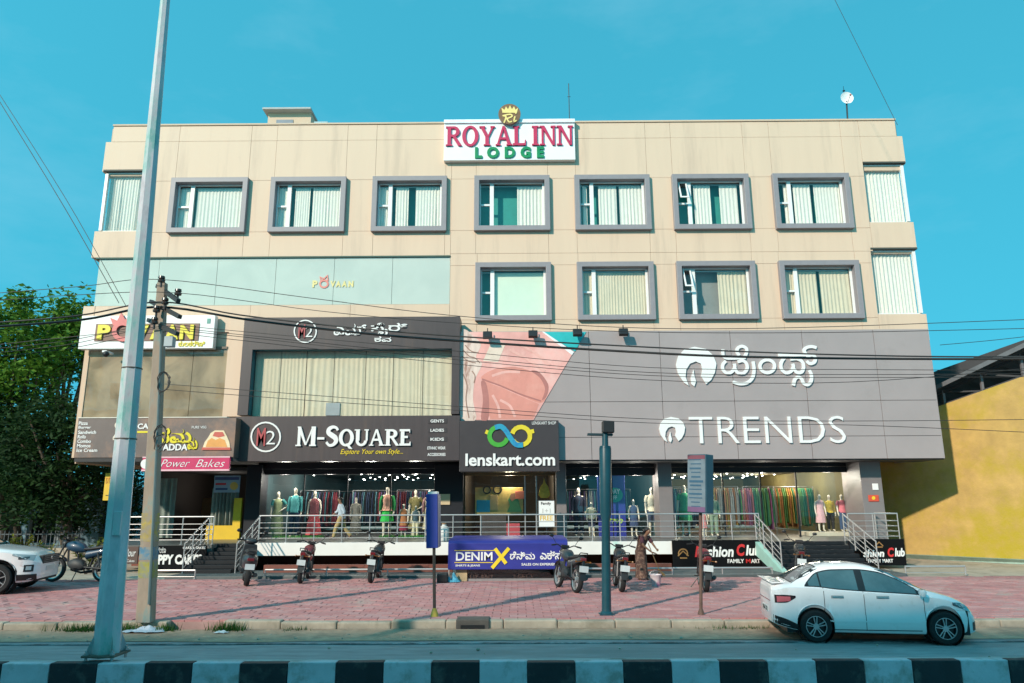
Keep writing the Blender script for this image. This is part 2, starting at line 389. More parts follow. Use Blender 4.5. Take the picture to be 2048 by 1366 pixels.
BGLASS = glass('bronze_glass', (0.55, 0.42, 0.28), 0.24, 0.02, (0.60, 0.44, 0.27), 0.72, 0.38)  # blotchy film colour paints in the reflections of trees
TRENDG = mat('grey_panel', (0.345, 0.285, 0.28), 0.42, var=0.05, scale=0.8, col2=(0.315, 0.262, 0.255), mix2=0.2, s2=0.35)
MSQ = mat('charcoal_panel', (0.055, 0.040, 0.042), 0.45, var=0.12, scale=2.5, stretch=(3, 1, 0.3), col2=(0.075, 0.05, 0.045), mix2=0.25, s2=1.0)
LENS = mat('dark_sign_panel', (0.042, 0.033, 0.036), 0.45, var=0.06)
DARKF = mat('dark_shop_frame', (0.014, 0.015, 0.02), 0.5, spec=0.3)
COLG = mat('column_grey', (0.20, 0.175, 0.175), 0.5, var=0.06)
WHITEL = mat('white_letter', (0.80, 0.77, 0.75), 0.35, var=0.02)
STEEL = mat('stainless', (0.50, 0.475, 0.465), 0.35, metal=0.5, var=0.05)
STEELD = mat('dull_steel', (0.42, 0.42, 0.42), 0.4, metal=0.7, var=0.1)
WHITEP = mat('white_fascia', (0.78, 0.74, 0.70), 0.55, var=0.05, scale=1.5, col2=(0.45, 0.70, 0.62), mix2=0.02, s2=0.5)
BLACK = mat('black_plastic', (0.010, 0.010, 0.012), 0.5)
BLACKB = mat('black_banner', (0.004, 0.004, 0.005), 0.75, spec=0.15)
RED = mat('red_print', (0.62, 0.03, 0.03), 0.4)
YELL = mat('yellow_print', (0.80, 0.58, 0.03), 0.4)
GOLD = mat('gold_print', (0.75, 0.48, 0.10), 0.4)
ASPH = mat('asphalt', (0.36, 0.30, 0.30), 0.85, var=0.3, scale=5, bump=0.5, bscale=90, col2=(0.27, 0.235, 0.23), mix2=0.4, s2=0.5, stretch=(.3, 1.4, 1))
DIRT = mat('road_dirt', (0.50, 0.30, 0.20), 0.95, var=0.3, scale=4, bump=0.6, bscale=50, col2=(0.36, 0.23, 0.16), mix2=0.35, s2=1.2)
CONC = mat('concrete', (0.44, 0.36, 0.28), 0.85, var=0.2, scale=3, bump=0.3, col2=(0.28, 0.23, 0.17), mix2=0.35, s2=1.2)
GRAN = mat('dark_granite', (0.012, 0.014, 0.017), 0.6, spec=0.25, var=0.25, scale=4)
GRANL = mat('grey_step_stone', (0.085, 0.10, 0.10), 0.6, var=0.2, scale=3)

# ================================================================== ground
mb = MB(); mb.box(-900, 900, -60, 2400, -0.5, -0.02)
tag(mb.build('ground', mat('soil', (0.22, 0.17, 0.12), 0.95, var=0.25, scale=0.5, col2=(0.10, 0.12, 0.05), mix2=0.3, s2=0.2)), 'dry brown soil ground around the street', kind='structure')
YK = 12.9; ZP = 0.16; YM0, YM1 = 8.72, 8.98; YB = 19.9
def sheet(name, x0, x1, y0, y1, z, m, nx=120, ny=12, amp=0.006, label=None):
    mb = MB(); vs = []; fs = []
    for j in range(ny + 1):
        for i in range(nx + 1):
            x = x0 + (x1-x0)*i/nx; y = y0 + (y1-y0)*j/ny
            vs.append((x, y, z + amp * mnoise.noise(Vector((x*0.6, y*0.9, 3)))))
    for j in range(ny):
        for i in range(nx):
            a = j*(nx+1)+i; fs.append((a, a+1, a+nx+2, a+nx+1))
    mb.add(vs, fs); o = mb.build(name, m, smooth=60); tag(o, label, kind='structure'); return o
sheet('road', -120, 120, -6, 12.35, 0.0, ASPH, 200, 30, label='grey asphalt road in front of the shops')
# dirt verge between road and kerb, with an uneven front edge
vs = []; fs = []; nx = 300
for i in range(nx + 1):
    x = -120 + 240*i/nx; e = 12.0 + 0.22*mnoise.noise(Vector((x*0.35, 7, 0))) + 0.08*mnoise.noise(Vector((x*2.1, 2, 0)))
    vs += [(x, e, 0.008), (x, 12.45, 0.022), (x, YK - 0.02, 0.04)]
for i in range(nx):
    a = i*3; fs += [(a, a+3, a+4, a+1), (a+1, a+4, a+5, a+2)]
tag(MB().add(vs, fs).build('dirt_verge', DIRT, smooth=60), 'brown dusty verge between road and kerb', kind='structure')
# painted edge line of the road, worn
mb = MB(); mb.box(-120, 120, 11.72, 11.80, 0.004, 0.0145)
tag(mb.build('edge_line', mat('worn_paint', (0.30, 0.32, 0.33), 0.8, var=0.4, scale=9, col2=(0.09, 0.095, 0.1), mix2=0.75, s2=2.5)), 'worn pale edge line on the road', kind='structure')

# footpath kerb: single stones
rk = thing('footpath_kerb', 'weathered concrete kerb along the red footpath', None, (0, YK, 0), kind='structure')
x = -16.0; i = 0
while x < 16:
    L = 0.93 + random.uniform(-0.04, 0.04); dz = random.uniform(-0.02, 0.012); dy = random.uniform(-0.015, 0.015)
    if not (-5.95 < x < -5.0):
        MB().box(x, x + L - 0.008, YK + dy, YK + 0.19 + dy, -0.05, ZP + dz).build('kerb_stone', CONC, rk, bevel=0.025)
    x += L
MB().box(-120, -16.05, YK, YK + 0.19, -0.05, ZP).box(16.2, 120, YK, YK + 0.19, -0.05, ZP).build('kerb_run', CONC, rk)

# footpath of red pavers
fp = thing('footpath', 'red and grey interlocking paver footpath in front of the shops', None, (0, YK, 0), kind='structure')
MB().box(-120, 120, YK + 0.19, YB, -0.05, ZP - 0.03).build('bedding', mat('paver_joint', (0.40, 0.24, 0.22), 0.95, var=0.2), fp)
PV = [mat('paver_%s' % n, c, 0.85, var=0.22, scale=3, bump=0.25, bscale=40, col2=(0.42, 0.30, 0.27), mix2=0.25, s2=1.4) for n, c in
      (('red', (0.46, 0.20, 0.20)), ('rose', (0.48, 0.225, 0.22)), ('pale', (0.50, 0.265, 0.26)))]
PW, PD = 0.30, 0.20
pmesh = []
for k in range(3):
    me = MB().box(0.006, PW - 0.006, 0.006, PD - 0.006, -0.04, 0.0).mesh('paver'); me.materials.append(PV[k]); pmesh.append(me)
rest = [MB(), MB(), MB()]; nsingle = 0
rows = int((YB - YK - 0.19) / PD)
for r in range(rows):
    y = YK + 0.19 + r * PD; off = (r % 2) * PW / 2; xl = 0.74 * (y + 1.5)
    n0 = int(-xl / PW) - 1; n1 = int(xl / PW) + 1
    for c in range(n0, n1):
        x = c * PW + off; dz = random.uniform(-0.006, 0.006); k = random.choices((0, 1, 2), (5, 4, 1.6))[0]
        if mnoise.noise(Vector((x*0.25, y*0.5, 9))) > 0.32: k = 2 if random.random() < .5 else 1
        if nsingle < 300 and r < 5 and -9.6 < x < 9.6:
            o = link('paver', pmesh[k], None, fp); o.location = (x, y - YK, ZP + dz); nsingle += 1
        else: rest[k].box(x+.006, x+PW-.006, y+.006, y+PD-.006, ZP-.04, ZP+dz)
allp = MB(); idx = []
for k in range(3): idx += [k] * len(rest[k].f); allp.add(rest[k].v, rest[k].f)
pf = tag(allp.build('paver_field', PV[0], fp), kind='stuff'); pf.data.materials.append(PV[1]); pf.data.materials.append(PV[2])
pf.data.polygons.foreach_set('material_index', idx)

# granite strip and one low step in front of the plinth
mb = MB(); mb.box(-9.3, 10.2, YB + 0.004, 21.6, -0.05, ZP + 0.07)
tag(mb.build('stone_apron', GRANL, bevel=0.01), 'grey stone apron strip along the foot of the plinth', kind='structure')
mb = MB(); mb.box(-120, -9.32, YB + 0.004, 40, -0.05, ZP - 0.02).box(10.22, 120, YB + 0.004, 40, -0.05, ZP - 0.02)
tag(mb.build('side_yard', CONC), 'bare concrete yard beside the building', kind='structure')

# median with black and white painted kerb stones
md = thing('median', 'concrete road median with black and white painted kerb stones', None, (0, YM0, 0), kind='structure')
MB().box(-120, 120, YM0 + 0.10, YM1, -0.05, 0.335).build('median_top', mat('median_concrete', (0.46, 0.40, 0.38), 0.85, var=0.25, scale=3, bump=0.4, col2=(0.26, 0.22, 0.19), mix2=0.4, s2=1.5), md)
MW = mat('kerb_white_paint', (0.54, 0.50, 0.53), 0.75, var=0.12, scale=4, bump=0.15, col2=(0.34, 0.30, 0.28), mix2=0.42, s2=3.0)
MK = mat('kerb_black_paint', (0.016, 0.016, 0.02), 0.7, var=0.4, scale=4, bump=0.15, col2=(0.07, 0.065, 0.06), mix2=0.3, s2=3.0)
p0 = P(384, 1340, YM0).x; sw = 0.538
for i in range(-22, 30):
    x = p0 + i * sw; h = 0.35 + random.uniform(-0.006, 0.006); dy = random.uniform(-0.006, 0.006)
    MB().box(x, x + sw - 0.004, YM0 + dy, YM0 + 0.13 + dy, -0.05, h).build('kerb_stone', MW if i % 2 == 0 else MK, md, bevel=0.01)

# ================================================================== the building
def sheet_xz(x0, x1, y, z0, z1): return MB().add([(x0, y, z0), (x1, y, z0), (x1, y, z1), (x0, y, z1)], [(0, 1, 2, 3)])
XL, XR, YW = -14.74, 13.85, 24.0
ZT = P(1020, 247, YW).z
B = thing('lodge_building', 'wide four-storey cream building with shops below and lodge windows above', 'building', (0, YW, 0))
YS = 23.83                                                   # face of the window surrounds
zr1t, zr1b = P(1020, 350, YS).z, P(1020, 460, YS).z
zr2t, zr2b = P(1330, 522, YS).z, P(1330, 638.5, YS).z
W1 = [(337, 492), (538, 690), (743, 893), (948, 1100), (1150, 1302), (1347, 1502), (1550, 1705)]
W2 = [(950, 1103), (1155, 1310), (1356, 1515), (1563, 1725)]
wx1 = [(P(a, 408, YS).x, P(b, 408, YS).x) for a, b in W1]
wx2 = [(P(a, 580, YS).x, P(b, 580, YS).x) for a, b in W2]
zG = P(1400, 659, 23.3).z                                    # top of the grey panel
zstep = P(1020, 278, YW).z
zpl_t, zpl_b = P(550, 513, YW).z, P(550, 610, YW).z          # pale glass strip
xpl = P(900, 560, YW).x
zlow = P(700, 634, 23.2).z - 0.3
# structural core behind the cladding
mb = MB()
mb.box(XL + 0.9, XR - 0.9, YW + 0.62, 34, 3.5, ZT - 0.9)
for z0, z1 in ((ZT - 1.9, ZT - 0.03), (P(240, 515, YW).z, P(240, 463, YW).z), ):
    mb.box(XL + 0.02, XR - 0.02, YW + 0.12, 33.9, z0 + 0.01, z1)
mb.box(XL + 0.02, XR - 0.02, YW + 0.12, 33.8, 3.6, P(1800, 630, YW).z)
mb.build('wall', CREAM2, B)
PANN = [0]
def panels(xs, zs, holes, m=CREAM, y0=YW, y1=YW + 0.05, name='cladding_panel', gap=0.008):
    for i in range(len(xs) - 1):
        for j in range(len(zs) - 1):
            cx, cz = (xs[i]+xs[i+1])/2, (zs[j]+zs[j+1])/2
            if any(a < cx < b and c < cz < d for a, b, c, d in holes): continue
            dy = random.uniform(-0.0025, 0.0025)
            MB().box(xs[i]+gap/2, xs[i+1]-gap/2, y0+dy, y1+dy, zs[j]+gap/2, zs[j+1]-gap/2).build(name, m, B, bevel=0.003)
xcl, xcr = P(293, 400, YW).x, P(1733, 390, YW).x
inset = 0.06
g = inset
holes1 = [(a+g, b-g, zr1b+g, zr1t-g) for a, b in wx1]; holes2 = [(a+g, b-g, zr2b+g, zr2t-g) for a, b in wx2]
# upper wall, left and right parts
xsl = [xcl] + [v for a, b in wx1[:3] for v in (a+g, b-g)] + [xpl]
panels(xsl, [zpl_t, zr1b+g, zr1t-g, zstep, ZT], holes1)
panels([xcl, P(500, 630, YW).x, P(700, 630, YW).x, xpl], [zlow, zpl_b], [])
xsr = [xpl] + [v for a, b in wx1[3:] for v in (a+g, b-g)] + [xcr]
panels(xsr, [zr1b+g, zr1t-g, zstep, ZT], holes1)
zmid = P(1300, 505, YW).z
panels(xsr, [zmid, zr1b+g], [])
xsr2 = [xpl] + [v for a, b in wx2 for v in (a+g, b-g)] + [P(1748, 560, YW).x]
panels(xsr2, [zG - 0.25, zr2b+g, zr2t-g, zmid], holes2)
# corner piers above, between and below the corner windows
zcl = [P(250, 610, YW).z, P(250, 515, YW).z, P(250, 462, YW).z, P(250, 343, YW).z, zstep]
zcr = [zG - 0.25, P(1790, 628, YW).z, P(1790, 499, YW).z, P(1790, 444, YW).z, P(1770, 327, YW).z, zstep]
panels([XL - 0.1, xcl], zcl[1:], [(-99, 99, zcl[2], zcl[3])]); panels([XL + 0.12, xcl], [zstep, ZT], [])
panels([xcr, XR + 0.1], [zcr[2], zcr[3], zcr[4], zstep], [(-99, 99, zcr[3], zcr[4])]); panels([xcr, XR - 0.1], [zstep, ZT], [])
xcr2 = P(1748, 560, YW).x
panels([xcr2, XR + 0.12], [zcr[0], zcr[1], zcr[2]], [(-99, 99, zcr[1], zcr[2])])
panels([XL - 0.15, xcl], [P(200, 634, YW).z, zpl_b], [])
# dark joint backing
mb = MB(); mb.box(XL + .1, XR - .1, YW + 0.045, YW + 0.052, zstep - 0.1, ZT - 0.05).build('joint_backing', JOINT, B)
# coping of the parapet
MB().box(XL + 0.1, XR - 0.08, YW - 0.04, YW + 0.35, ZT + 0.003, ZT + 0.07).build('coping', CREAM2, B, bevel=0.01)
# side returns of the corner bands
for xa, xb, z0, z1 in ((XL - 0.1, XL + 0.02, zcl[3], zstep), (XL - 0.1, XL + 0.02, zcl[1], zcl[2]), (XR - 0.02, XR + 0.1, zcr[4], zstep), (XR - 0.02, XR + 0.1, zcr[2], zcr[3]), (XR - 0.02, XR + 0.12, zcr[0], zcr[1])):
    MB().box(xa, xb, YW + 0.055, 33, z0, z1).build('side_return', CREAM2, B)

def pleats(mb, x0, x1, z0, z1, Y, pitch=0.11, amp=0.018, ragged=0.0):
    n = max(4, int((x1-x0)/pitch*6)); k = len(mb.v)
    pitch *= random.uniform(.75, 1.35); ph = random.uniform(0, 9); dr = random.uniform(-.3, .3)
    for i in range(n + 1):
        t = i/n; x = x0 + (x1-x0)*t
        for z, a, u in ((z1, amp*.6, 0), ((z0+z1)/2, amp, .5), (z0, amp*1.2, 1)):
            wv = math.sin((x/pitch)*2*PI + ph + 5.0*mnoise.noise(Vector((x*1.3, ph, u*.25)))) * a * (.5 + abs(mnoise.noise(Vector((x*3, ph, 4))))*1.6) + 0.5*a*mnoise.noise(Vector((x*9, u*1.5, ph)))
            mb.v.append((x + ragged*u*dr*math.sin(PI*t)*0.3, Y + wv, z))
    for i in range(n):
        for j in range(2):
            a = k+i*3+j; mb.f.append((a, a+1, a+4, a+3))
    return mb
def window(x0, x1, z0, z1, curt, sash=0, cm=CURT, room=TEALROOM, split=0.26, blind=False):
    """grey box surround with a white frame, a narrow casement on the left and curtains behind the glass"""
    t = 0.18; yb = YW + 0.24
    sr = MB()
    o = [(x0, z0), (x1, z0), (x1, z1), (x0, z1)]; q = [(x0+t, z0+t), (x1-t, z0+t), (x1-t, z1-t), (x0+t, z1-t)]
    k = 0
    vs = [(x, YS, z) for x, z in o] + [(x, YS, z) for x, z in q] + [(x, yb, z) for x, z in o] + [(x, yb, z) for x, z in q]
    fs = []
    for a in range(4):
        b = (a+1) % 4
        fs += [(a, b, 4+b, 4+a), (a, 8+a, 8+b, b), (4+a, 4+b, 12+b, 12+a), (8+a, 12+a, 12+b, 8+b)]
    W = sr.add(vs, fs).build('window', SURR, B, bevel=0.012)
    a, b, c, d = x0+t, x1-t, z0+t, z1-t
    yp = YW + 0.10
    fr = MB(); fw = 0.05
    fr.box(a, a+fw, yp-.03, yp+.03, c, d).box(b-fw*1.6, b, yp-.03, yp+.03, c, d).box(a+fw, b-fw*1.6, yp-.03, yp+.03, d-fw, d).box(a+fw, b-fw*1.6, yp-.03, yp+.03, c, c+fw)
    fr.build('frame', WHITEF, W, bevel=0.006)
    xm = a + (b-a)*split
    MB().box(xm-.07, xm+.07, yp-.045, yp+.03, c+fw, d-fw).build('mullion', WHITEF, W, bevel=0.006)
    zt = c + (d-c)*0.50
    MB().box(a+fw, xm-.07, yp-.04, yp+.03, zt-.035, zt+.035).build('transom', WHITEF, W, bevel=0.006)
    sheet_xz(xm+.07, b-fw*1.6, yp, c+fw, d-fw).build('pane', WGLASS, W)
    sheet_xz(a+fw, xm-.07, yp, c+fw, zt-.035).build('pane', WGLASS, W)
    if sash:
        s = MB(); zz0, zz1 = zt+.035, d-fw; xa, xb = a+fw+.01, xm-.08; an = rad(24)
        def hp(x, z, y=0): r = zz1 - z; return (x, yp-.04-math.sin(an)*r + y, zz1-math.cos(an)*r)
        for (xa1, xb1, za, zb) in ((xa, xa+.05, zz0, zz1), (xb-.05, xb, zz0, zz1), (xa+.05, xb-.05, zz0, zz0+.06), (xa+.05, xb-.05, zz1-.05, zz1)):
            s.add([hp(xa1, za, -.02), hp(xb1, za, -.02), hp(xb1, za, .02), hp(xa1, za, .02), hp(xa1, zb, -.02), hp(xb1, zb, -.02), hp(xb1, zb, .02), hp(xa1, zb, .02)], [(0,3,2,1),(4,5,6,7),(0,1,5,4),(1,2,6,5),(2,3,7,6),(3,0,4,7)])
        s.build('open_sash', WHITEF, W)
        MB().add([hp(xa+.05, zz0+.06), hp(xb-.05, zz0+.06), hp(xb-.05, zz1-.05), hp(xa+.05, zz1-.05)], [(0, 1, 2, 3)]).build('sash_pane', WGLASS, W)
    else:
        sheet_xz(a+fw, xm-.07, yp, zt+.035, d-fw).build('pane', WGLASS, W)
    for (u0, u1) in curt:
        mb = MB(); xa, xb = a+(b-a)*u0, a+(b-a)*u1
        if blind: mb.box(xa, xb, yb-.03, yb-.022, c+.02, d-.05); mb.build('blind', mat('pale_blind', (0.70, 0.76, 0.62), 0.8, var=0.04), W)
        else: pleats(mb, xa, xb, c+.02, d-.12, yb-.055).build('curtain', cm, W, smooth=80)
    MB().box(a, b, yb-.03, yb+.02, d-.10, d-.04).build('curtain_rail', STEELD, W)
    MB().add([(a-.05, yb+.25, c-.05), (b+.05, yb+.25, c-.05), (b+.05, yb+.25, d+.05), (a-.05, yb+.25, d+.05)], [(0, 1, 2, 3)]).build('room_wall', room, W)
    return W
C1 = [[(.0, .22), (.27, .98)], [(0, .2), (.27, .5), (.54, .98)], [(.0, .22), (.27, .47), (.58, .97)], [(.58, .98)], [(.05, .12), (.3, .58), (.62, .97)], [(.27, .52), (.66, .93)], [(.12, .24), (.27, .53), (.58, .97)]]
for i, (a, b) in enumerate(wx1): window(a, b, zr1b, zr1t, C1[i], sash=(i == 5), split=0.19 if i != 0 else 0.22)
C2 = [[(.2, .99)], [(.0, .18), (.22, .97)], [(.55, .97)], [(.02, .18), (.22, .5), (.54, .97)]]
for i, (a, b) in enumerate(wx2): window(a, b, zr2b, zr2t, C2[i], sash=(i == 2), cm=CURTY if i else CURT, split=0.18, blind=(i == 0), room=GREYROOM if i == 2 else TEALROOM)

# glazed corners with curtains
def corner_window(xa, xb, z0, z1, side):
    W = MB().box(xa, xb, YW+.10, YW+.14, z0-.001, z0+.05).box(xa, xb, YW+.10, YW+.14, z1-.05, z1+.001).build('corner_window', WHITEF, B)
    xo = xa if side < 0 else xb
    MB().box(xo-.05, xo+.05, YW+.06, YW+.16, z0+.052, z1-.052).build('corner_post', WHITEF, W)
    sheet_xz(min(xa, xb)+.02, max(xa, xb)-.02, YW+.125, z0+.05, z1-.05).build('pane', WGLASS, W)
    mb = pleats(MB(), xa+.04, xb-.04, z0+.02, z1-.02, YW+.26, 0.10, 0.03); mb.build('curtain', CURT, W, smooth=80)
    MB().box(xo-.006, xo+.006, YW+.17, 27, z0, z1).build('side_pane', WGLASS, W)
    MB().box(min(xa, xb)+(.3 if side < 0 else -.0), max(xa, xb)-(.3 if side > 0 else 0), YW+.5, YW+.55, z0, z1).build('room_wall', TEALROOM, W)
    MB().box(xa-(.1 if side < 0 else 0), xb+(.1 if side > 0 else 0), YW-.02, YW+.3, z1+.004, z1+.07).build('drip_edge', mat('drip_dark', (.06, .06, .05), .7), W)
corner_window(XL + 0.05, xcl, zcl[2], zcl[3], -1)
corner_window(xcr, XR - 0.02, zcr[3], zcr[4], 1)
corner_window(xcr2, XR + 0.0, zcr[1], zcr[2], 1)

# pale green glass strip of the second floor
px = [193, 315, 432, 550, 667, 784, 900]
for i in range(6):
    a, b = P(px[i], 560, YW).x, P(px[i+1], 560, YW).x
    MB().box(a+.006, b-.006, YW+.03+random.uniform(-.003, .003), YW+.045, zpl_b+.01, zpl_t-.05).build('glass_pane', MGLASS, B)
    pleats(MB(), a+.01, b-.01, zpl_b, zpl_t-.05, YW+.22, 0.3, 0.02).build('curtain', CURT, B, smooth=80)
MB().box(P(193, 513, YW).x, xpl, YW-.03, YW+.2, zpl_t-.055, zpl_t-.005).build('drip_edge', mat('drip_green', (0.05, 0.10, 0.08), 0.7), B)

# grey shop panels (single cassettes)
YG = 23.3
gx = [P(919, 790, YG).x] + [P(v, 700, YG).x for v in (1037, 1178, 1320, 1462, 1606, 1750)] + [P(1873, 790, YG).x]
gz = [P(1300, 919.5, YG).z, P(1300, 874, YG).z, P(1300, 803, YG).z, P(1300, 661, YG).z]
panels(gx, gz, [], TRENDG, YG, YG + 0.05, 'grey_panel', 0.014)
MB().box(gx[0], gx[-1], YG + 0.052, YW + 0.04, gz[0] + .006, gz[-1] - .004).build('panel_backing', mat('panel_back', (0.12, 0.11, 0.11), 0.8), B)
MB().box(gx[0], gx[-1] + .01, YG + .06, 25.0, gz[0] - .03, gz[0] + .003).build('soffit', mat('soffit_dark', (0.045, 0.045, 0.05), 0.7), B)
MB().box(gx[-1] - .02, gx[-1] + .012, YG + .01, 33, gz[0], gz[-1]).build('side_panel', TRENDG, B)

# frame round the first-floor glass of the clothes shop
YQ = 23.12
def frame_q(x0, x1, z0, z1, hx0, hx1, hz0, hz1):
    vs = [(x, YQ, z) for x, z in ((x0, z0), (x1, z0), (x1, z1), (x0, z1), (hx0, hz0), (hx1, hz0), (hx1, hz1), (hx0, hz1))]
    vs += [(x, YQ+.9, z) for _, _, _ in () for x, z in ()]
    mb = MB()
    mb.box(x0, x1, YQ, YQ+.75, hz1, z1).box(x0, hx0, YQ, YQ+.75, hz0, hz1).box(hx1, x1, YQ, YQ+.75, hz0, hz1)
    return mb
qx0, qx1 = P(482, 730, YQ).x, P(919, 730, YQ).x
qz1 = P(700, 634, YQ).z; hz1 = P(700, 698, YQ).z; hz0 = P(700, 829, YQ).z
hx0, hx1 = P(500, 765, YQ).x, P(903, 765, YQ).x
frame_q(qx0, qx1, hz0, qz1, hx0, hx1, hz0, hz1).build('dark_frame', MSQ, B)
yg = YQ + 0.28
npn = 4
for i in range(npn):
    a = hx0 + (hx1-hx0)*i/npn; b = hx0 + (hx1-hx0)*(i+1)/npn
    sheet_xz(a+.004, b-.004, yg, hz0+.003, hz1-.003).build('glass_pane', WGLASS, B)
for u0, u1 in ((0, .13), (.13, .26), (.26, .40), (.40, .56), (.56, .70), (.70, .85), (.85, 1)):
    mb = pleats(MB(), hx0+(hx1-hx0)*u0+.01, hx0+(hx1-hx0)*u1-.01, hz0, hz1, yg+.09, random.uniform(.13, .2), 0.011, 0.6); mb.build('curtain', CURTY, B, smooth=80)
TEALM = mat('teal_reveal_shade', (0.02, 0.10, 0.13), 0.4)  # shade of the left and top reveals, painted as dark teal strips
MB().box(hx0+.002, hx0+.012, YQ+.03, yg-.01, hz0+.01, hz1-.01).build('reveal_shade', TEALM, B)
MB().box(hx0+.015, hx1-.015, YQ+.03, yg-.01, hz1-.014, hz1-.004).build('reveal_shade', TEALM, B)
MB().box(hx0+(hx1-hx0)*.37, hx0+(hx1-hx0)*.44, yg+.04, yg+.07, hz0+.01, hz0+.42).build('cardboard_panel', mat('grey_card', (.38, .38, .40), .8), B)

# first floor left: bronze glass
zb0, zb1 = P(300, 834, YW).z, P(300, 699, YW).z
bxs = [P(v, 770, YW).x for v in (171, 244, 314, 381, 450)]
for i in range(4):
    MB().box(bxs[i]+.008, bxs[i+1]-.008, YW+.02, YW+.035, zb0, zb1).build('glass_pane', BGLASS, B)
    pleats(MB(), bxs[i]+.02, bxs[i+1]-.02, zb0, zb1, YW+.22, 0.2, .03).build('curtain', CURTY, B, smooth=80)
MB().box(bxs[-1], qx0+.02, YW-.02, YW+.06, zb0, P(450, 632, YW).z).build('cladding_panel', CREAM, B)
MB().box(bxs[0]-.05, bxs[-1], YW-.05, YW+.16, zb1, zb1+.08).build('lintel', mat('brown_trim', (.16, .12, .09), .6), B)
MB().box(bxs[0]-.02, bxs[-1], YW+.07, YW+.2, zb1+.082, zlow+.4).build('cladding_panel', CREAM, B)
MB().box(bxs[0]-.03, bxs[0]+.005, YW-.01, 33, 3.4, zpl_b).build('side_return', CREAM2, B)

# rooftop: stair head
yr = 30.0
a, b = P(536, 235, yr).x, P(622, 235, yr).x; zr = P(580, 226, yr).z
Rf = MB().box(a, b, yr, yr + 4, ZT - 1.5, zr).build('stair_head', CREAM2, B)
a2, b2 = P(530, 220, yr).x, P(626, 220, yr).x
MB().box(a2, b2, yr - .35, yr + 4.3, zr, P(580, 214, yr-.35).z).build('stair_head_roof', mat('roof_slab_grey', (.42, .41, .40), .8, var=.1), B, bevel=.02)
MB().box(a + .4, b - .8, yr - .03, yr, zr - 1.1, zr - .35).build('vent_opening', mat('vent_grey', (.22, .24, .28), .7), B)
MB().box(P(628, 246, 29).x, P(655, 246, 29).x, 29, 31, ZT-1, P(640, 243, 29).z).build('roof_box', mat('roof_box_blue', (.35, .48, .52), .8), B)

# ------------------------------------------------------------------ ground floor: plinth, columns, shop rooms
ZF = 0.93; YSL = 22.5; YGL = 25.2
zso = gz[0] - 0.03
xc = lambda p, y=1000, Y=YGL: P(p, y, Y).x
MB().box(xc(300), P(1806, 1090, YSL).x, YSL + .02, 34, ZF - .30, ZF).build('floor_slab', mat('floor_tile', (.12, .12, .115), .35, var=.1, scale=2), B)
MB().box(xc(505, 1100, YSL), xc(1346, 1100, YSL), YSL - .06, YSL + .018, ZF - .36, ZF + .012).build('fascia', WHITEP, B, bevel=.008)
MB().box(xc(300), xc(1768), 24.4, 24.6, -.1, ZF - .31).build('plinth_wall', mat('plinth_red', (.20, .065, .045), .8, var=.15, scale=2), B)
for pa, pb_ in ((527, 905), (1130, 1344)): MB().box(P(pa, 1140, 20.9).x, P(pb_, 1140, 20.9).x, 20.9, 21.05, ZP, .43).build('low_plinth_wall', mat('plinth_red', (.20, .065, .045)), B)
def room(name, p0, p1, wallc, ceil, z1=3.24, depth=13.0, floor=None):
    x0, x1 = xc(p0), xc(p1); y1 = YGL + depth
    r = MB().box(x0-.1, x0, YGL+.1, y1, ZF+.004, z1).box(x1, x1+.1, YGL+.1, y1, ZF+.004, z1).box(x0-.1, x1+.1, y1, y1+.1, ZF+.004, z1).build(name, wallc, B)
    MB().box(x0-.1, x1+.1, YGL+.1, y1+.1, z1+.004, z1+.1).build('ceiling', ceil, r)
    return r, x0, x1, y1
def downlights(r, x0, x1, y0, y1, nx, ny, z, k, wd=0.16, col=(1, .97, .9)):
    m = emis('downlight_%d' % k, col, k)
    for j in range(ny):
        for i in range(nx):
            if random.random() < .35: continue
            x = x0 + (x1-x0)*(i+.5)/nx + random.uniform(-.2, .2); y = y0 + (y1-y0)*(j+.5+random.uniform(-.3, .3))/ny
            MB().lathe([(wd*.5, z-.012), (wd*.5, z+.004)], 10, (x, y, 0)).build('downlight', m, r)
def lamp(x, y, z, e, col=(1, .93, .82), r=0.35):
    l = bpy.data.lights.new('ceiling_lamp', 'POINT'); l.energy = e; l.color = col; l.shadow_soft_size = r
    o = bpy.data.objects.new('ceiling_lamp', l); COL.objects.link(o); o.location = (x, y, z)
def mullions(xs, z0, z1, m=DARKF, wd=.05):
    for x in xs: MB().box(x-wd/2, x+wd/2, YGL-.03, YGL+.05, z0, z1).build('shop_mullion', m, B)
GCOL = [mat('garment_%d' % i, c, .85, var=.25, scale=7) for i, c in enumerate([(.04,.06,.12),(.30,.05,.07),(.05,.22,.12),(.45,.33,.08),(.42,.40,.36),(.10,.25,.30),(.35,.12,.25),(.02,.02,.025),(.5,.22,.08),(.14,.10,.22),(.12,.3,.1),(.45,.12,.12)])]
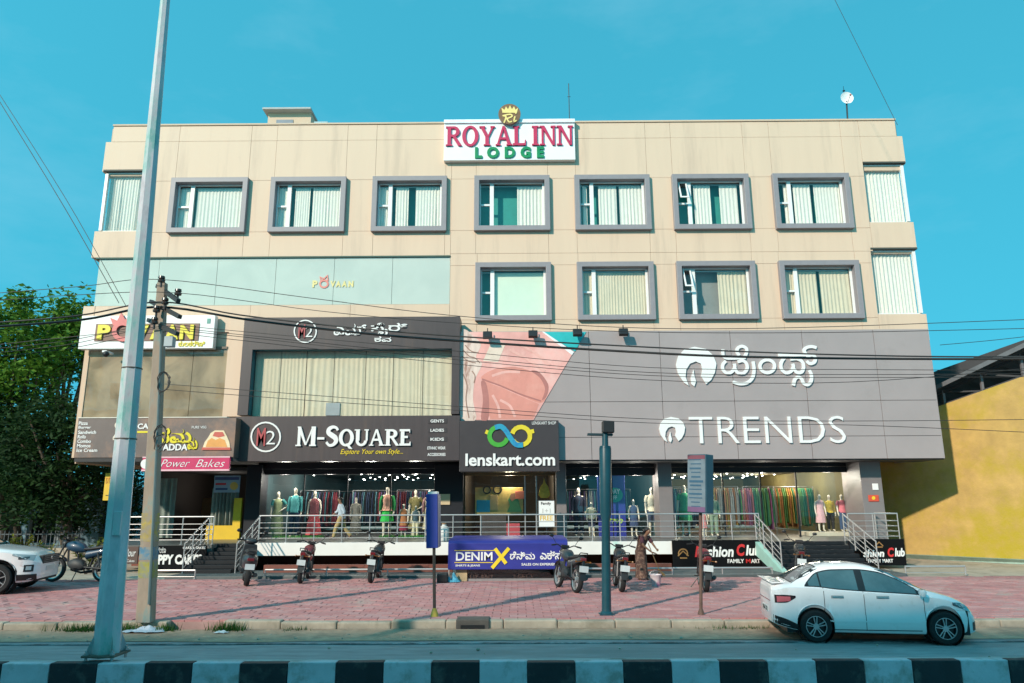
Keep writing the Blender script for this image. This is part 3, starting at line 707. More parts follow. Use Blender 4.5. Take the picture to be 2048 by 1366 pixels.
def rack(x0, x1, y, z0, z1, name, label, step=.07, pal=None):
    t = thing(name, label, 'clothes rack', (x0, y, ZF), 'clothes racks inside the shops')
    MB().tube([(x0, y, z1+.06), (x1, y, z1+.06)], .015, 6).tube([(x0, y, ZF), (x0, y, z1+.06)], .018, 6).tube([(x1, y, ZF), (x1, y, z1+.06)], .018, 6).build('rail', STEELD, t)
    by = {}
    x = x0 + .05
    while x < x1 - .05:
        k = random.choice(pal) if pal else random.randrange(len(GCOL)); mb = by.setdefault(k, MB())
        wv = random.uniform(.035, .06); d = random.uniform(.19, .25); zb = z0 + random.uniform(0, .25)
        mb.loft([[(x-wv*.5, y-d*.9, zb), (x+wv*.5, y-d, zb), (x+wv*.5, y+d, zb), (x-wv*.5, y+d, zb)], [(x-wv*.4, y-d*.85, z1-.3), (x+wv*.4, y-d*.8, z1-.3), (x+wv*.4, y+d*.8, z1-.3), (x-wv*.4, y+d*.8, z1-.3)], [(x-.012, y-.05, z1), (x+.012, y-.05, z1), (x+.012, y+.05, z1), (x-.012, y+.05, z1)]])
        x += random.uniform(step*.8, step*1.3)
    for k, mb in by.items(): tag(mb.build('hanging_garments', GCOL[k], t), kind='stuff')
    return t
MROOM = mat('shop_wall_teal', (.05, .10, .11), .7, var=.15, scale=1.5)
MCEIL = mat('shop_ceiling_dark', (.05, .085, .09), .8)
TROOM = mat('shop_wall_warm', (.16, .14, .06), .7, var=.3, scale=.8)
TCEIL = mat('shop_ceiling_warm', (.12, .10, .045), .8)
r1, x0, x1, y1 = room('clothes_shop_room', 520, 868, MROOM, MCEIL)
downlights(r1, x0+.2, x1-.2, YGL+.5, y1-.4, 8, 9, 3.22, 10, .075)
for fx in (.12, .38, .62, .88):
    lamp(x0+(x1-x0)*fx, YGL+.28, 2.9, 26, r=.15); lamp(x0+(x1-x0)*fx, YGL+4, 2.95, 14)
MB().box(x0, x1, YGL-.02, YGL+.06, 3.06, 3.24).build('shop_header', DARKF, B)
n = 4; xs = [x0+(x1-x0)*i/n for i in range(n+1)]
mullions(xs[1:-1], ZF, 3.06, wd=.03)
for i in range(n): sheet_xz(xs[i]+.016, xs[i+1]-.016, YGL, ZF+.01, 3.05).build('shop_pane', SGLASS, B)
for i, (u0, u1, yy) in enumerate(((.02, .28, 29.5), (.36, .62, 29.8), (.68, .98, 29.2), (.05, .45, 32), (.52, .95, 32.4))):
    rack(x0+(x1-x0)*u0, x0+(x1-x0)*u1, yy, ZF+.25, ZF+1.6, 'clothes_rack', ['dark clothes rack at left inside the shop with the red dress', 'dark clothes rack behind the walking man', 'dark clothes rack behind the orange vest mannequin', 'far rack at back left of the teal shop', 'far rack at back right of the teal shop'][i], pal=[0, 7, 5, 9, 7, 0, 1])
# lens shop
r2, x0, x1, y1 = room('optical_shop_room', 930, 1108, mat('optical_wall', (.10, .07, .04), .7), TCEIL, 3.24, 6)
downlights(r2, x0+.2, x1-.2, YGL+.5, y1-.4, 3, 4, 3.22, 10, .075)
lamp((x0+x1)/2, YGL+.35, 2.85, 34, (1, .86, .6), r=.15); lamp((x0+x1)/2, YGL+2.5, 2.9, 12)
LENSX = (x0, x1)
# fashion rooms
r3, x0, x1, y1 = room('fashion_shop_room', 1132, 1318, MROOM, TCEIL)
downlights(r3, x0+.2, x1-.2, YGL+.5, y1-.4, 4, 8, 3.22, 10, .075)
lamp(x0+.7, YGL+.28, 2.85, 28, r=.15); lamp(x1-.7, YGL+.28, 2.85, 28, r=.15); lamp((x0+x1)/2, YGL+3, 2.9, 10)
MB().box(x0, x1, YGL-.02, YGL+.06, 2.98, 3.24).build('shop_header', DARKF, B)
xs = [x0, (x0+x1)/2, x1]; mullions(xs[1:-1], ZF, 2.98, wd=.03)
for i in range(2): sheet_xz(xs[i]+.016, xs[i+1]-.016, YGL, ZF+.01, 2.97).build('shop_pane', SGLASS, B)
rack(x0+.3, x1-.3, 29.5, ZF+.3, ZF+1.6, 'clothes_rack', 'clothes rack behind the blue poster in the middle window', pal=[0, 7, 5, 4, 9])
r4, x0, x1, y1 = room('fashion_shop_hall', 1345, 1724, TROOM, TCEIL)
downlights(r4, x0+.2, x1-.2, YGL+.4, y1-.3, 10, 9, 3.22, 10, .075)
for fx in (.15, .5, .85): lamp(x0+(x1-x0)*fx, YGL+.35, 2.9, 20, r=.15); lamp(x0+(x1-x0)*fx, YGL+3.5, 2.95, 45, (1, .88, .62)); lamp(x0+(x1-x0)*fx, YGL+7.5, 2.95, 40, (1, .88, .62))
MB().box(x0, x1, YGL-.02, YGL+.06, 3.05, 3.24).build('shop_header', DARKF, B)
xs = [x0+(x1-x0)*u for u in (0, .27, .47, .66, 1)]; mullions(xs[1:-1], ZF, 3.05, wd=.04)
for i in (0, 1, 3): sheet_xz(xs[i]+.021, xs[i+1]-.021, YGL, ZF+.01, 3.04).build('shop_pane', SGLASS, B)
rk_l = ['rack of yellow clothes just inside the right shop door', 'rack of dark clothes left inside the right shop', 'rack of green and red clothes right inside the right shop', 'long rack at the back of the right shop', 'second long rack at the back right of the right shop', 'rack of green and yellow clothes behind the three coloured mannequins']
for i, (u0, u1, yy, pal) in enumerate(((.30, .46, 27.6, [3, 4, 8]), (.08, .28, 28.2, [0, 7, 5]), (.50, .68, 27.8, [2, 10, 11, 6]), (.1, .5, 31, None), (.55, .95, 31.4, None), (.70, .97, 28.8, [2, 3, 4, 8, 10]))):
    rack(x0+(x1-x0)*u0, x0+(x1-x0)*u1, yy, ZF+.15, ZF+1.65, 'clothes_rack', rk_l[i], pal=pal)
# columns and piers
def col(p0, p1, Y0, Y1, m, name='column', z0=ZF, z1=None):
    return MB().box(xc(p0, 1000, Y0), xc(p1, 1000, Y0), Y0, Y1, z0, z1 or zso).build(name, m, B, bevel=.012)
col(490, 520, 24.9, 25.6, DARKF); col(868, 926, 25.0, 25.6, DARKF); col(1113, 1133, 24.6, 25.6, COLG); col(1318, 1346, 24.6, 25.6, COLG)
pr = col(1726, 1768, 24.2, 25.6, COLG, 'column', -.05)
MB().box(xc(880, 1000, 24.99), xc(900, 1000, 24.99), 24.96, 24.995, ZF+1.1, ZF+1.45).build('notice', mat('buff_paper', (.62, .48, .30), .8), B)
MB().box(xc(490), xc(1768), YGL-.01, YGL+.3, 3.25, zso+.2).build('lintel_beam', DARKF, B)
# cafe room, behind the stair
r5, x0, x1, y1 = room('cafe_room', 318, 488, mat('cafe_wall', (.06, .05, .045), .8), mat('cafe_ceiling', (.05, .05, .05), .9), 3.2, 5)
lamp((x0+x1)/2, YGL+2, 2.7, 8)
CGR = mat('curtain_grey_green', (.20, .23, .20), .9, var=.2, scale=5)
pleats(MB(), xc(318), xc(352), ZF+.05, 2.95, YGL-.05, .16, .05).build('curtain', CGR, B, smooth=80)
mb = MB(); pleats(mb, xc(424), xc(478), ZF+.35, 2.6, YGL-.05, .14, .05).build('curtain', CGR, B, smooth=80)
YC = mat('yellow_counter_paint', (.72, .46, .02), .6, var=.08)
MB().box(xc(423), xc(489), YGL-.25, YGL-.1, ZF, ZF+.45).box(xc(474), xc(489), YGL-.25, YGL-.1, ZF+.45, ZF+1.35).build('counter', YC, B)
MB().box(xc(360), xc(422), YGL+1.8, YGL+1.9, ZF, 2.3).build('inner_partition', mat('wood_partition', (.20, .11, .05), .7, var=.2), B)
# ================================================================== signs
def board(t, x0, y0, x1, y1, Y, m, th=0.12, name='panel', bevel=0.01):
    b = pbox(x0, y0, x1, y1, Y); return MB().box(b[0], b[1], Y, Y + th, b[2], b[3]).build(name, m, t, bevel=bevel)
def ringpts(cx, cy, rx, ry=None, n=24): return [(cx + rx*math.cos(2*PI*i/n), cy + (ry or rx)*math.sin(2*PI*i/n)) for i in range(n)]
CRIM = mat('crimson_letter', (.52, .02, .085), .4, var=.1); GRN = mat('green_letter', (.0, .22, .075), .4, var=.1)
SW = mat('sign_white', (.80, .79, .78), .45, var=.02)
Y = 23.8
t = thing('lodge_sign', 'white rooftop signboard with crimson and green lettering and a crown badge', 'sign', P(1019, 320, Y))
board(t, 888, 246, 1150, 320, Y, SW, .19)
board(t, 888, 238, 1150, 245, Y - .06, mat('ledge_white', (.82, .84, .86), .4), .24, 'top_ledge')
serif(t, 'ROYAL INN', pbox(892, 253.5, 1146, 292, Y), Y, CRIM, .06, gap=.05, b=.22, t=.11)
ptext(t, 'LODGE', 950, 294.5, 1088, 317, Y, GRN, depth=.05, bold=.05, spacing=1.75, each=True)
c = P(1019, 230, Y - .1); r = .40
bd = MB().lathe([(r, 0), (r, .06), (r*.94, .075)], 28, (c.x, c.y - .075, c.z), 'y').build('badge', mat('badge_brown', (.20, .10, .045), .4, var=.2), t, smooth=40)
pw = lambda x, y: (x, y)
strokes(bd, 'badge_letters', [[(1008, 246), (1012, 234), (1006, 232)], [(1005, 232), (1020, 229), (1024, 233), (1013, 238)], [(1013, 236), (1018, 244), (1024, 243)], [(1030, 233), (1028, 243), (1033, 241)], [(1031, 228), (1032, 226)]], 3.0, c.y - .077, mat('gold_letter', (.82, .62, .22), .35), .015)
mb = MB().prism(ppoly([(1005, 226), (1003, 216), (1009, 220), (1012, 213), (1016, 219), (1020, 211), (1024, 219), (1028, 213), (1031, 220), (1036, 216), (1034, 226)], c.y - .077), c.y - .092, c.y - .077)
mb.build('crown', mat('gold_letter', (.82, .62, .22)), bd)
# first board on the left: yellow letters with a red flame ring
Y = 23.68
t = thing('restaurant_sign', 'white signboard with yellow letters and a red flame ring, left of the building', 'sign', P(295, 697, Y))
board(t, 160, 631, 428, 697, Y, SW, .25)
YLT = mat('sign_yellow', (.74, .60, .02), .4, var=.05); BRN = mat('letter_back_brown', (.22, .12, .09), .6)  # plain brown for the panel behind the yellow letters
FR = mat('flame_red', (.62, .14, .13), .45, var=.15)
board(t, 190, 647, 398, 682, Y - .02, BRN, .02, 'letter_backing')
for s, x0, x1 in (('P', 196, 222), ('V', 272, 298), ('A', 302, 328), ('A', 332, 358), ('N', 361, 388)):
    ptext(t, s, x0, 650, x1, 679, Y - .022, YLT, depth=.05, bold=.05, name='letter')
strokes(t, 'flame_ring', [ringpts(247, 663, 17, 16)], 9, Y - .03, FR, .06, 1, True)
MB().prism(ppoly([(228, 652), (222, 636), (236, 642), (244, 626), (252, 640), (266, 630), (266, 650), (256, 646), (240, 646)], Y - .03), Y - .085, Y - .03).build('flame', FR, t)
ptext(t, 'ಕುಲಕರ್ಣಿ', 357, 682, 410, 693, Y, YLT, depth=.02, bold=.02)
board(t, 414, 637, 421, 647, Y - .012, mat('tiny_mark', (.1, .3, .25), .5), .012, 'corner_mark')
# logo on the pale glass
t = thing('window_lettering', 'small red and yellow lettering on the pale green glass strip', 'lettering', P(667, 578, 23.99))
for s, x0, x1, y0, y1 in (('P', 625, 635, 561, 575), ('V', 661, 671, 562, 574), ('A', 672, 682, 562, 574), ('A', 684, 694, 562, 574), ('N', 697, 707, 562, 574)):
    ptext(t, s, x0, y0, x1, y1, 24.02, mat('faded_yellow', (.72, .60, .25), .5), depth=.012, bold=.05, name='letter')
strokes(t, 'flame_ring', [ringpts(648, 568, 8, 7, 14), [(642, 561), (640, 554), (648, 558), (655, 551), (656, 561), (648, 560)]], 3.6, 24.02, mat('faded_red', (.70, .22, .18), .5), .012, 1, True)
# clothes shop: upper lettering on the frame, lower sign band
t = thing('upper_shop_lettering', 'white Kannada lettering and ring logo on the upper dark frame', 'lettering', P(735, 690, YQ))
LRED = mat('logo_red', (.42, .07, .075), .4)
def m2(t, cx, cy, r, Y):
    strokes(t, 'logo_ring', [ringpts(cx, cy, r)], r * .11, Y, WHITEL, .03, 1, True)
    ptext(t, 'M', cx - r*.62, cy - r*.62, cx - .02*r, cy + r*.62, Y, LRED, depth=.03, bold=.01, name='logo_letter')
    ptext(t, '2', cx + r*.02, cy - r*.42, cx + r*.66, cy + r*.52, Y, WHITEL, depth=.035, bold=-.01, name='logo_numeral')
m2(t, 611, 663, 22, YQ)
ptext(t, 'ಎಮ್', 668, 648, 733, 671, YQ, WHITEL, depth=.03, bold=.015); ptext(t, 'ಸೈರ್', 742, 646, 815, 671, YQ, WHITEL, depth=.03, bold=.015); ptext(t, 'ಕವ', 749, 673, 783, 684, YQ, WHITEL, depth=.03, bold=.02)
Y = 23.0
t = thing('clothes_shop_sign', 'dark sign band with large white M-Square lettering and yellow slogan', 'sign', P(693, 922, Y))
board(t, 469, 832, 919, 922, Y, MSQ, .6)
m2(t, 532, 874, 29, Y)
serif(t, 'M-SQUARE', pbox(593, 853, 822, 892, Y), Y, WHITEL, .06, small=.84, gap=.035, b=.24, t=.13)
ptext(t, 'Explore Your own Style...', 681, 898, 806, 911, Y, YELL, depth=.015, shear=.35)
for i, s in enumerate(('GENTS', 'LADIES', 'KIDS', 'ETHNIC WEAR', 'ACCESSORIES')):
    y = (842, 860.5, 878.5, 896, 909)[i]
    if i < 3: board(t, 856, y - 5, 894, y + 5, Y - .012, LENS, .012, 'plate')
    ptext(t, s, 861 if i < 3 else 855, y - 3, 888 if i < 3 else 891, y + 3, Y - (.013 if i < 3 else 0), WHITEL, depth=.008, bold=.02)
# cafe board
Y = 22.6
t = thing('cafe_sign', 'long brown cafe board with yellow Kannada lettering, menu list and cake drawing', 'sign', P(310, 915, Y))
b = pbox(152, 836, 470, 915, Y)
CAFE = mat('cafe_board', (.14, .105, .095), .5, var=.25, scale=.9, col2=(.30, .16, .10), mix2=.5, s2=.45)
MB().prism_z([(b[0], Y), (b[1], Y), (b[1], Y + 1.0), (b[0], Y + 1.0)], b[2], b[3]).build('panel', CAFE, t, bevel=.01)
MB().box(b[0] + .02, b[1], Y + .02, 24.9, b[2] - .12, b[2] - .003).build('underside', mat('cafe_underside', (.05, .045, .045), .8), t)
MB().box(b[0], b[1] - .3, Y - .02, Y + .2, b[3] + .003, b[3] + .03).build('top_trim', mat('trim_pale', (.66, .60, .52), .5), t)
for i, s in enumerate(('Pizza', 'Burger', 'Sandwich', 'Rolls', 'Combo', 'Momos', 'Ice Cream')):
    ww = (18, 25, 36, 16, 27, 27, 41)[i]; x0 = 158 - i * .7; ptext(t, s, x0, 843 + i*9, x0 + ww, 850 + i*9, Y, WHITEL, depth=.01, bold=.02)
ptext(t, 'CAFE', 276, 847, 312, 858, Y, WHITEL, depth=.02, bold=.03); board(t, 273, 862, 296, 866, Y - .012, YLT, .012, 'underline')
ptext(t, 'ನಮ', 314, 856, 384, 887, Y, YLT, depth=.03, bold=.03); ptext(t, 'ಮ', 376, 876, 396, 899, Y, YLT, depth=.03, bold=.03)
ptext(t, 'ADDA', 326, 888, 376, 901, Y, WHITEL, depth=.03, bold=.03); ptext(t, 'PURE VEG', 384, 852, 413, 857, Y, WHITEL, depth=.01)
CK = mat('cake_cream', (.78, .62, .40), .5); CK2 = mat('cake_orange', (.72, .32, .08), .5); CK3 = mat('cake_red', (.55, .10, .07), .5)
MB().prism(ppoly([(405, 898), (410, 884), (416, 876), (422, 866), (430, 861), (448, 861), (454, 872), (459, 884), (461, 898)], Y), Y - .02, Y).build('cake_drawing', CK, t)
MB().prism(ppoly([(412, 894), (416, 882), (424, 876), (432, 880), (440, 876), (450, 880), (455, 894)], Y), Y - .027, Y - .0215).build('cake_middle', CK2, t)
MB().prism(ppoly([(426, 872), (430, 864), (446, 864), (450, 872), (438, 875)], Y), Y - .027, Y - .0215).build('cake_top', CK3, t)
MB().prism(ppoly([(404, 900), (405, 895), (461, 895), (462, 900)], Y), Y - .033, Y - .0285).build('cake_plate', CK3, t)
strokes(t, 'cup_drawing', [[(228, 876), (236, 862), (232, 850), (240, 842)], [(226, 878), (240, 874), (244, 864)], [(232, 900), (238, 890)]], 5, Y, mat('cup_cream', (.7, .6, .5), .5), .012)
Y = 22.5
t = thing('bakery_sign', 'pink hanging sign with white script under the cafe board', 'sign', P(370, 943, Y))
PINK = mat('pink_sign', (.55, .025, .11), .45)
board(t, 284, 913, 459, 942, Y, PINK, .1)
b = pbox(284, 913, 459, 942, Y)
MB().box(b[0], b[1], Y - .012, Y - .002, b[2], b[2] + .05).box(b[0], b[1], Y - .012, Y - .002, b[3] - .04, b[3]).build('edge_trim', mat('pink_pale', (.75, .45, .5), .5), t)
strokes(t, 'roundel', [ringpts(291, 928, 5)], 9, Y, WHITEL, .01, 1, True)
ptext(t, 'Power', 322, 919, 380, 934, Y, WHITEL, depth=.01, shear=.4, bold=-.012); ptext(t, 'Bakes', 392, 919, 450, 934, Y, WHITEL, depth=.01, shear=.4, bold=-.012)
# optical shop sign
Y = 23.0
t = thing('optical_sign', 'square dark sign with spectacles logo and white lowercase lettering', 'sign', P(1018, 943, Y))
board(t, 919, 841, 1118, 943, Y, LENS, .6)
ptext(t, 'lenskart.com', 931, 907, 1110, 932, Y, WHITEL, depth=.05, bold=.025, each=True)
ptext(t, 'LENSKART SHOP', 1064, 843, 1112, 849, Y, WHITEL, depth=.008)
LG = mat('logo_green', (.06, .35, .04), .4); LY = mat('logo_yellow', (.70, .55, .03), .4); LB = mat('logo_blue', (.03, .30, .45), .35, col2=(.02, .12, .38), mix2=.3, s2=3)
arc = lambda cx, cy, r, a0, a1, n=16: [(cx + r*math.cos(rad(a0 + (a1-a0)*i/n)), cy + r*math.sin(rad(a0 + (a1-a0)*i/n))) for i in range(n+1)]
strokes(t, 'logo_left_rim', [arc(997, 872, 18, 15, 330)], 9, Y, LG, .03, 1); strokes(t, 'logo_right_rim', [arc(1042, 872, 18, -165, 150)], 9, Y, LY, .03, 1)
strokes(t, 'logo_bridge', [[(990, 855), (1002, 853), (1012, 862), (1021, 876), (1032, 889), (1046, 890)]], 10, Y - .032, LB, .02)
strokes(t, 'logo_lug', [[(971, 863), (978, 866)], [(1060, 864), (1068, 862)]], 8, Y, LY, .028, 1)
# fashion shop lettering on grey panels
zz = lambda x, y: (1300 + x/3.413, 640 + y/3.413)
lo = [(290,455),(230,430),(190,370),(175,310),(190,250),(230,205),(300,185),(380,200),(430,245),(450,300),(440,360),(415,410),(380,440),(345,385),(355,340),(345,300),(310,285),(270,300),(245,340),(240,390),(262,450)]
fl = [(295,340),(275,400),(280,440),(300,455),(312,420),(300,380)]
def roundlogo(t, fx):
    MB().prism(ppoly([zz(*fx(*p)) for p in lo[1:]], YG), YG - .06, YG).build('round_logo', WHITEL, t); MB().prism(ppoly([zz(*fx(*p)) for p in fl], YG), YG - .06, YG).build('logo_flame', WHITEL, t)
t = thing('fashion_kannada_lettering', 'large white Kannada lettering with round logo on the grey panels', 'lettering', P(1490, 775, YG))
roundlogo(t, lambda x, y: (x, y))
ks = [[(495,203),(497,245),(520,262),(585,262),(650,258)], [(515,282),(495,305),(495,340),(520,364),(555,356),(575,325),(572,300)], [(575,330),(595,362),(635,364),(660,335),(655,300),(630,280),(595,288)], [(605,245),(590,215),(600,190),(628,182),(655,198),(655,228),(640,255)],
      [(700,285),(707,340),(697,395),(660,430),(610,438),(562,425)], ]
strokes(t, 'letter', [[zz(*p) for p in s] for s in ks], 6.2, YG, WHITEL, .06)
strokes(t, 'letter', [[zz(*p) for p in ringpts(797, 318, 50, 44)]], 6.2, YG, WHITEL, .06, 2, True)
ks = [[(872,240),(960,240),(1065,240)], [(912,262),(892,295),(893,335),(920,362),(955,355),(975,325),(970,300)], [(972,325),(995,358),(1030,358),(1045,325),(1035,288),(1000,268),(955,270)], [(1062,238),(1048,210),(1065,190),(1100,184),(1132,192)], [(1060,250),(1105,242),(1125,265),(1115,292),(1085,300),(1065,282)],
      [(975,450),(985,408),(1008,392),(1030,405),(1045,435),(1072,444),(1095,420),(1098,380),(1082,345)]]
strokes(t, 'letter', [[zz(*p) for p in s] for s in ks], 6.2, YG, WHITEL, .06)
t = thing('fashion_lettering', 'large white TRENDS lettering with round logo on the grey panels', 'lettering', P(1500, 888, YG))
roundlogo(t, lambda x, y: (148 + (x-312)*.645, 750 + (y-320)*.645))
ptext(t, 'TRENDS', 1378, 833, 1689, 887, YG, WHITEL, depth=.06, bold=-.012, spacing=1.0, each=True)
# poster on the grey panels: soft pink print with a teal corner
t = thing('fashion_poster', 'large pink print with white slash and teal corner beside the grey panels', 'poster', P(1040, 840, YG - .02))
PP = mat('poster_pink', (.76, .37, .33), .5, var=.25, scale=.6, col2=(.80, .50, .45), mix2=.45, s2=.5)
PW_ = mat('poster_white', (.70, .54, .47), .5, var=.2, scale=2.5, col2=(.36, .19, .15), mix2=.3, s2=1.6, stretch=(2, 1, .6))
PS = mat('poster_salmon', (.66, .26, .21), .5, var=.18, scale=.8, col2=(.72, .33, .27), mix2=.4, s2=.6); PT = mat('poster_teal', (.02, .42, .44), .45); PDK = mat('poster_shadow', (.42, .16, .14), .5)
Y = YG - .02
MB().prism(ppoly([(921, 664), (1086, 664), (1146, 706), (1067, 840), (921, 840)], Y), Y, YG - .003).build('print', PP, t)
MB().prism(ppoly([(1086, 664), (1172, 664), (1150, 703)], Y), Y - .002, YG - .003).build('teal_corner', PT, t)
MB().prism(spoly([(921, 668), (950, 676), (962, 690), (952, 714), (964, 728), (950, 760), (946, 800), (952, 838), (921, 838)], Y), Y - .004, Y - .001).build('pale_figure', PW_, t)
MB().prism(spoly([(964, 752), (990, 738), (1030, 734), (1064, 744), (1088, 764), (1094, 788), (1080, 806), (1040, 790), (1000, 772), (968, 762)], Y), Y - .004, Y - .001).build('salmon_drape', PS, t)
MB().prism(ppoly([(966, 762), (1000, 774), (1040, 792), (1078, 808), (1066, 838), (980, 838), (972, 800)], Y), Y - .0045, Y - .0012).build('salmon_drape', PS, t)
MB().prism(spoly([(962, 764), (972, 766), (978, 800), (976, 838), (962, 838), (966, 800)], Y), Y - .007, Y - .0048).build('dark_fold', PDK, t)
strokes(t, 'fold_line', [[(964, 758), (1000, 771), (1040, 788), (1082, 802)]], 3.0, Y - .0075, PDK, .002)
MB().prism(spoly([(1062, 742), (1078, 744), (1096, 768), (1094, 790), (1084, 800), (1090, 778), (1080, 756)], Y), Y - .007, Y - .0048).build('dark_fold', PDK, t)
MB().prism(ppoly([(984, 682), (1012, 686), (996, 724), (966, 722)], Y), Y - .006, Y - .0045).build('white_slash', mat('poster_slash', (.72, .58, .48), .5, var=.15), t)
strokes(t, 'hair_strand', [[(926, 700), (938, 712), (950, 716), (960, 726)], [(924, 712), (936, 722), (952, 726)], [(930, 690), (942, 702), (958, 706)], [(926, 748), (934, 770), (932, 800), (938, 836)], [(944, 742), (950, 752), (948, 766)]], 2.0, Y - .0046, mat('strand_brown', (.30, .17, .13), .6), .0012)
strokes(t, 'soft_fold', [[(984, 752), (1010, 744), (1040, 744)], [(1000, 800), (1020, 812), (1030, 834)], [(985, 790), (996, 812), (1000, 836)], [(1040, 690), (1070, 706), (1100, 730)], [(1020, 700), (1050, 716), (1090, 742)]], 5, Y - .0049, mat('fold_light', (.76, .40, .35), .5, var=.15), .0012)
MB().prism(ppoly([(1084, 663.5), (1088, 663.5), (1148, 704), (1144, 710)], Y), Y - .006, Y - .003).build('white_edge', SW, t)
# floodlights above the grey panels
fl0 = None
for i, (px, py) in enumerate(((975, 670), (1066, 668), (1155, 665), (1247, 664))):
    p = P(px, py, 22.95)
    t = thing('floodlight', ['black floodlight above the white part of the pink poster', 'black floodlight above the middle of the pink poster', 'black floodlight above the teal poster corner', 'black floodlight above the plain grey panels, rightmost of four'][i], 'floodlight', (p.x, 22.95, p.z), 'floodlights over the grey panels', local=True)
    MB().box(-.15, .15, -.06, .08, -.12, .12).xf(Matrix.Rotation(rad(-25), 4, 'X')).build('housing', BLACK, t, bevel=.02)
    MB().beam((0, .05, .08), (0, .40, .20), .03, .03).beam((0, .05, .05), (0, .05, .24), .03, .03).build('arm', BLACK, t)

# banners on the plinth
def shopbanner(label, x0, y0, x1, y1, Y, full=True):
    t = thing('shop_banner', label, 'banner', P((x0+x1)/2, y1, Y), 'black banners of the right shop'); board(t, x0, y0, x1, y1, Y, BLACKB, .04, 'cloth')
    return t
Y = 22.38
t = shopbanner('long black banner with white and red Fashion Club lettering left of the steps', 1345, 1080, 1531, 1137, Y)
ptext(t, 'F', 1389, 1092, 1404, 1114, Y, RED, depth=.012, bold=.03, shear=.25, name='letter'); ptext(t, 'ashion', 1404, 1092, 1467, 1114, Y, WHITEL, depth=.012, bold=.03, shear=.2)
ptext(t, 'C', 1473, 1088, 1490, 1112, Y, RED, depth=.012, bold=.04, shear=.2, name='letter'); ptext(t, 'lub', 1491, 1090, 1521, 1111, Y, WHITEL, depth=.012, bold=.03, shear=.2)
ptext(t, 'FAMILY', 1455, 1118, 1488, 1126, Y, WHITEL, depth=.01, bold=.02); ptext(t, 'M', 1492, 1118, 1501, 1126, Y, RED, depth=.01, bold=.02, name='letter'); ptext(t, 'ART', 1502, 1118, 1520, 1126, Y, WHITEL, depth=.01, bold=.02)
strokes(t, 'emblem', [arc(1366, 1107, 9, 150, 390), [(1356, 1112), (1366, 1102), (1377, 1112)], [(1360, 1116), (1374, 1116)]], 2.4, Y, mat('emblem_gold', (.32, .16, .05), .5), .01, 1)
Y = 22.3
t = shopbanner('short black banner with Fashion Club lettering right of the steps', 1722, 1078, 1811, 1131, Y)
ptext(t, 'shion', 1726, 1099, 1768, 1114, Y, WHITEL, depth=.012, bold=.03, shear=.2); ptext(t, 'C', 1775, 1095, 1788, 1114, Y, RED, depth=.012, bold=.04, shear=.2, name='letter'); ptext(t, 'lub', 1789, 1096, 1809, 1113, Y, WHITEL, depth=.012, bold=.03, shear=.2)
ptext(t, 'FAMILY MART', 1736, 1118, 1786, 1125, Y, WHITEL, depth=.01, bold=.02)
strokes(t, 'emblem', [[(1750, 1092), (1758, 1084), (1766, 1092)], [(1752, 1094), (1765, 1094)]], 2.2, Y, mat('emblem_gold', (.32, .16, .05), .5), .01, 1)
Y = 21.72
t = thing('cake_banner', 'black banner with bold white HAPPY CAKES lettering beside the left steps', 'banner', P(345, 1140, Y)); board(t, 291, 1091, 412, 1140, Y, BLACKB, .04, 'cloth')
ptext(t, 'HAPPY CAKES', 292, 1109, 404, 1129, Y, WHITEL, depth=.012, bold=.05); ptext(t, 'ಹ್ಯಾ', 312, 1094, 332, 1106, Y, WHITEL, depth=.01); ptext(t, 'CAKE & BAKES', 366, 1093, 411, 1098, Y, WHITEL, depth=.008, bold=.02)
t = thing('script_banner', 'small brown banner with white script behind the steel lamp pole', 'banner', P(262, 1130, Y)); board(t, 244, 1093, 276, 1128, Y, mat('brown_banner', (.09, .05, .04), .6), .04, 'cloth')
ptext(t, 'Flour', 250, 1098, 272, 1113, Y, WHITEL, depth=.008, shear=.3); ptext(t, 'Cakes', 254, 1119, 269, 1124, Y, WHITEL, depth=.006)
# denim kiosk: blue fascia with a rolled top over a glazed front
Y = 19.0
b = pbox(896, 1086, 1136, 1139, Y)
t = thing('denim_kiosk', 'glazed basement shop front under a blue fascia with DenimX lettering', 'kiosk', (0, Y, 0))
BLU = mat('blue_fascia', (.025, .03, .25), .5, var=.1)
MB().prism_x([(Y, b[2]), (Y, b[3]), (Y + .08, b[3] + .06), (Y + .25, b[3] + .09), (Y + 2.0, b[3] + .1), (Y + 2.0, b[2])], b[0], b[1]).build('fascia', BLU, t, bevel=.015)
ptext(t, 'DENIM', 912, 1104, 985, 1121, Y, WHITEL, depth=.015, bold=.02)
strokes(t, 'letter_x', [[(984, 1136), (1018, 1096)], [(990, 1097), (1012, 1127)]], 7, Y, YELL, .018, 1)
strokes(t, 'lettering_outline', [[(909, 1101), (988, 1101)], [(909, 1125), (986, 1125)]], 1.3, Y, YELL, .01, 1)
ptext(t, 'ಡೆನಿಮ', 1020, 1103, 1070, 1119, Y, WHITEL, depth=.012, bold=.02); ptext(t, 'ಎಕ್ಸ', 1080, 1101, 1122, 1119, Y, WHITEL, depth=.012, bold=.02)
ptext(t, 'SHIRTS & JEANS', 911, 1129, 960, 1134, Y, WHITEL, depth=.008, bold=.02); ptext(t, 'SALES ON EXPERIENCE', 1043, 1126, 1122, 1131, Y, WHITEL, depth=.008, bold=.02)
xa, xb = P(911, 1150, Y).x, P(1128, 1150, Y).x
MB().box(xa, xa + .28, Y + .15, Y + 1.5, ZP, b[2] - .004).build('side_pier', mat('buff_render', (.45, .34, .20), .8, var=.15), t)
MB().box(xb - .2, xb, Y + .15, Y + 1.5, ZP, b[2] - .004).build('side_pier', mat('brown_pier', (.14, .11, .10), .8), t)
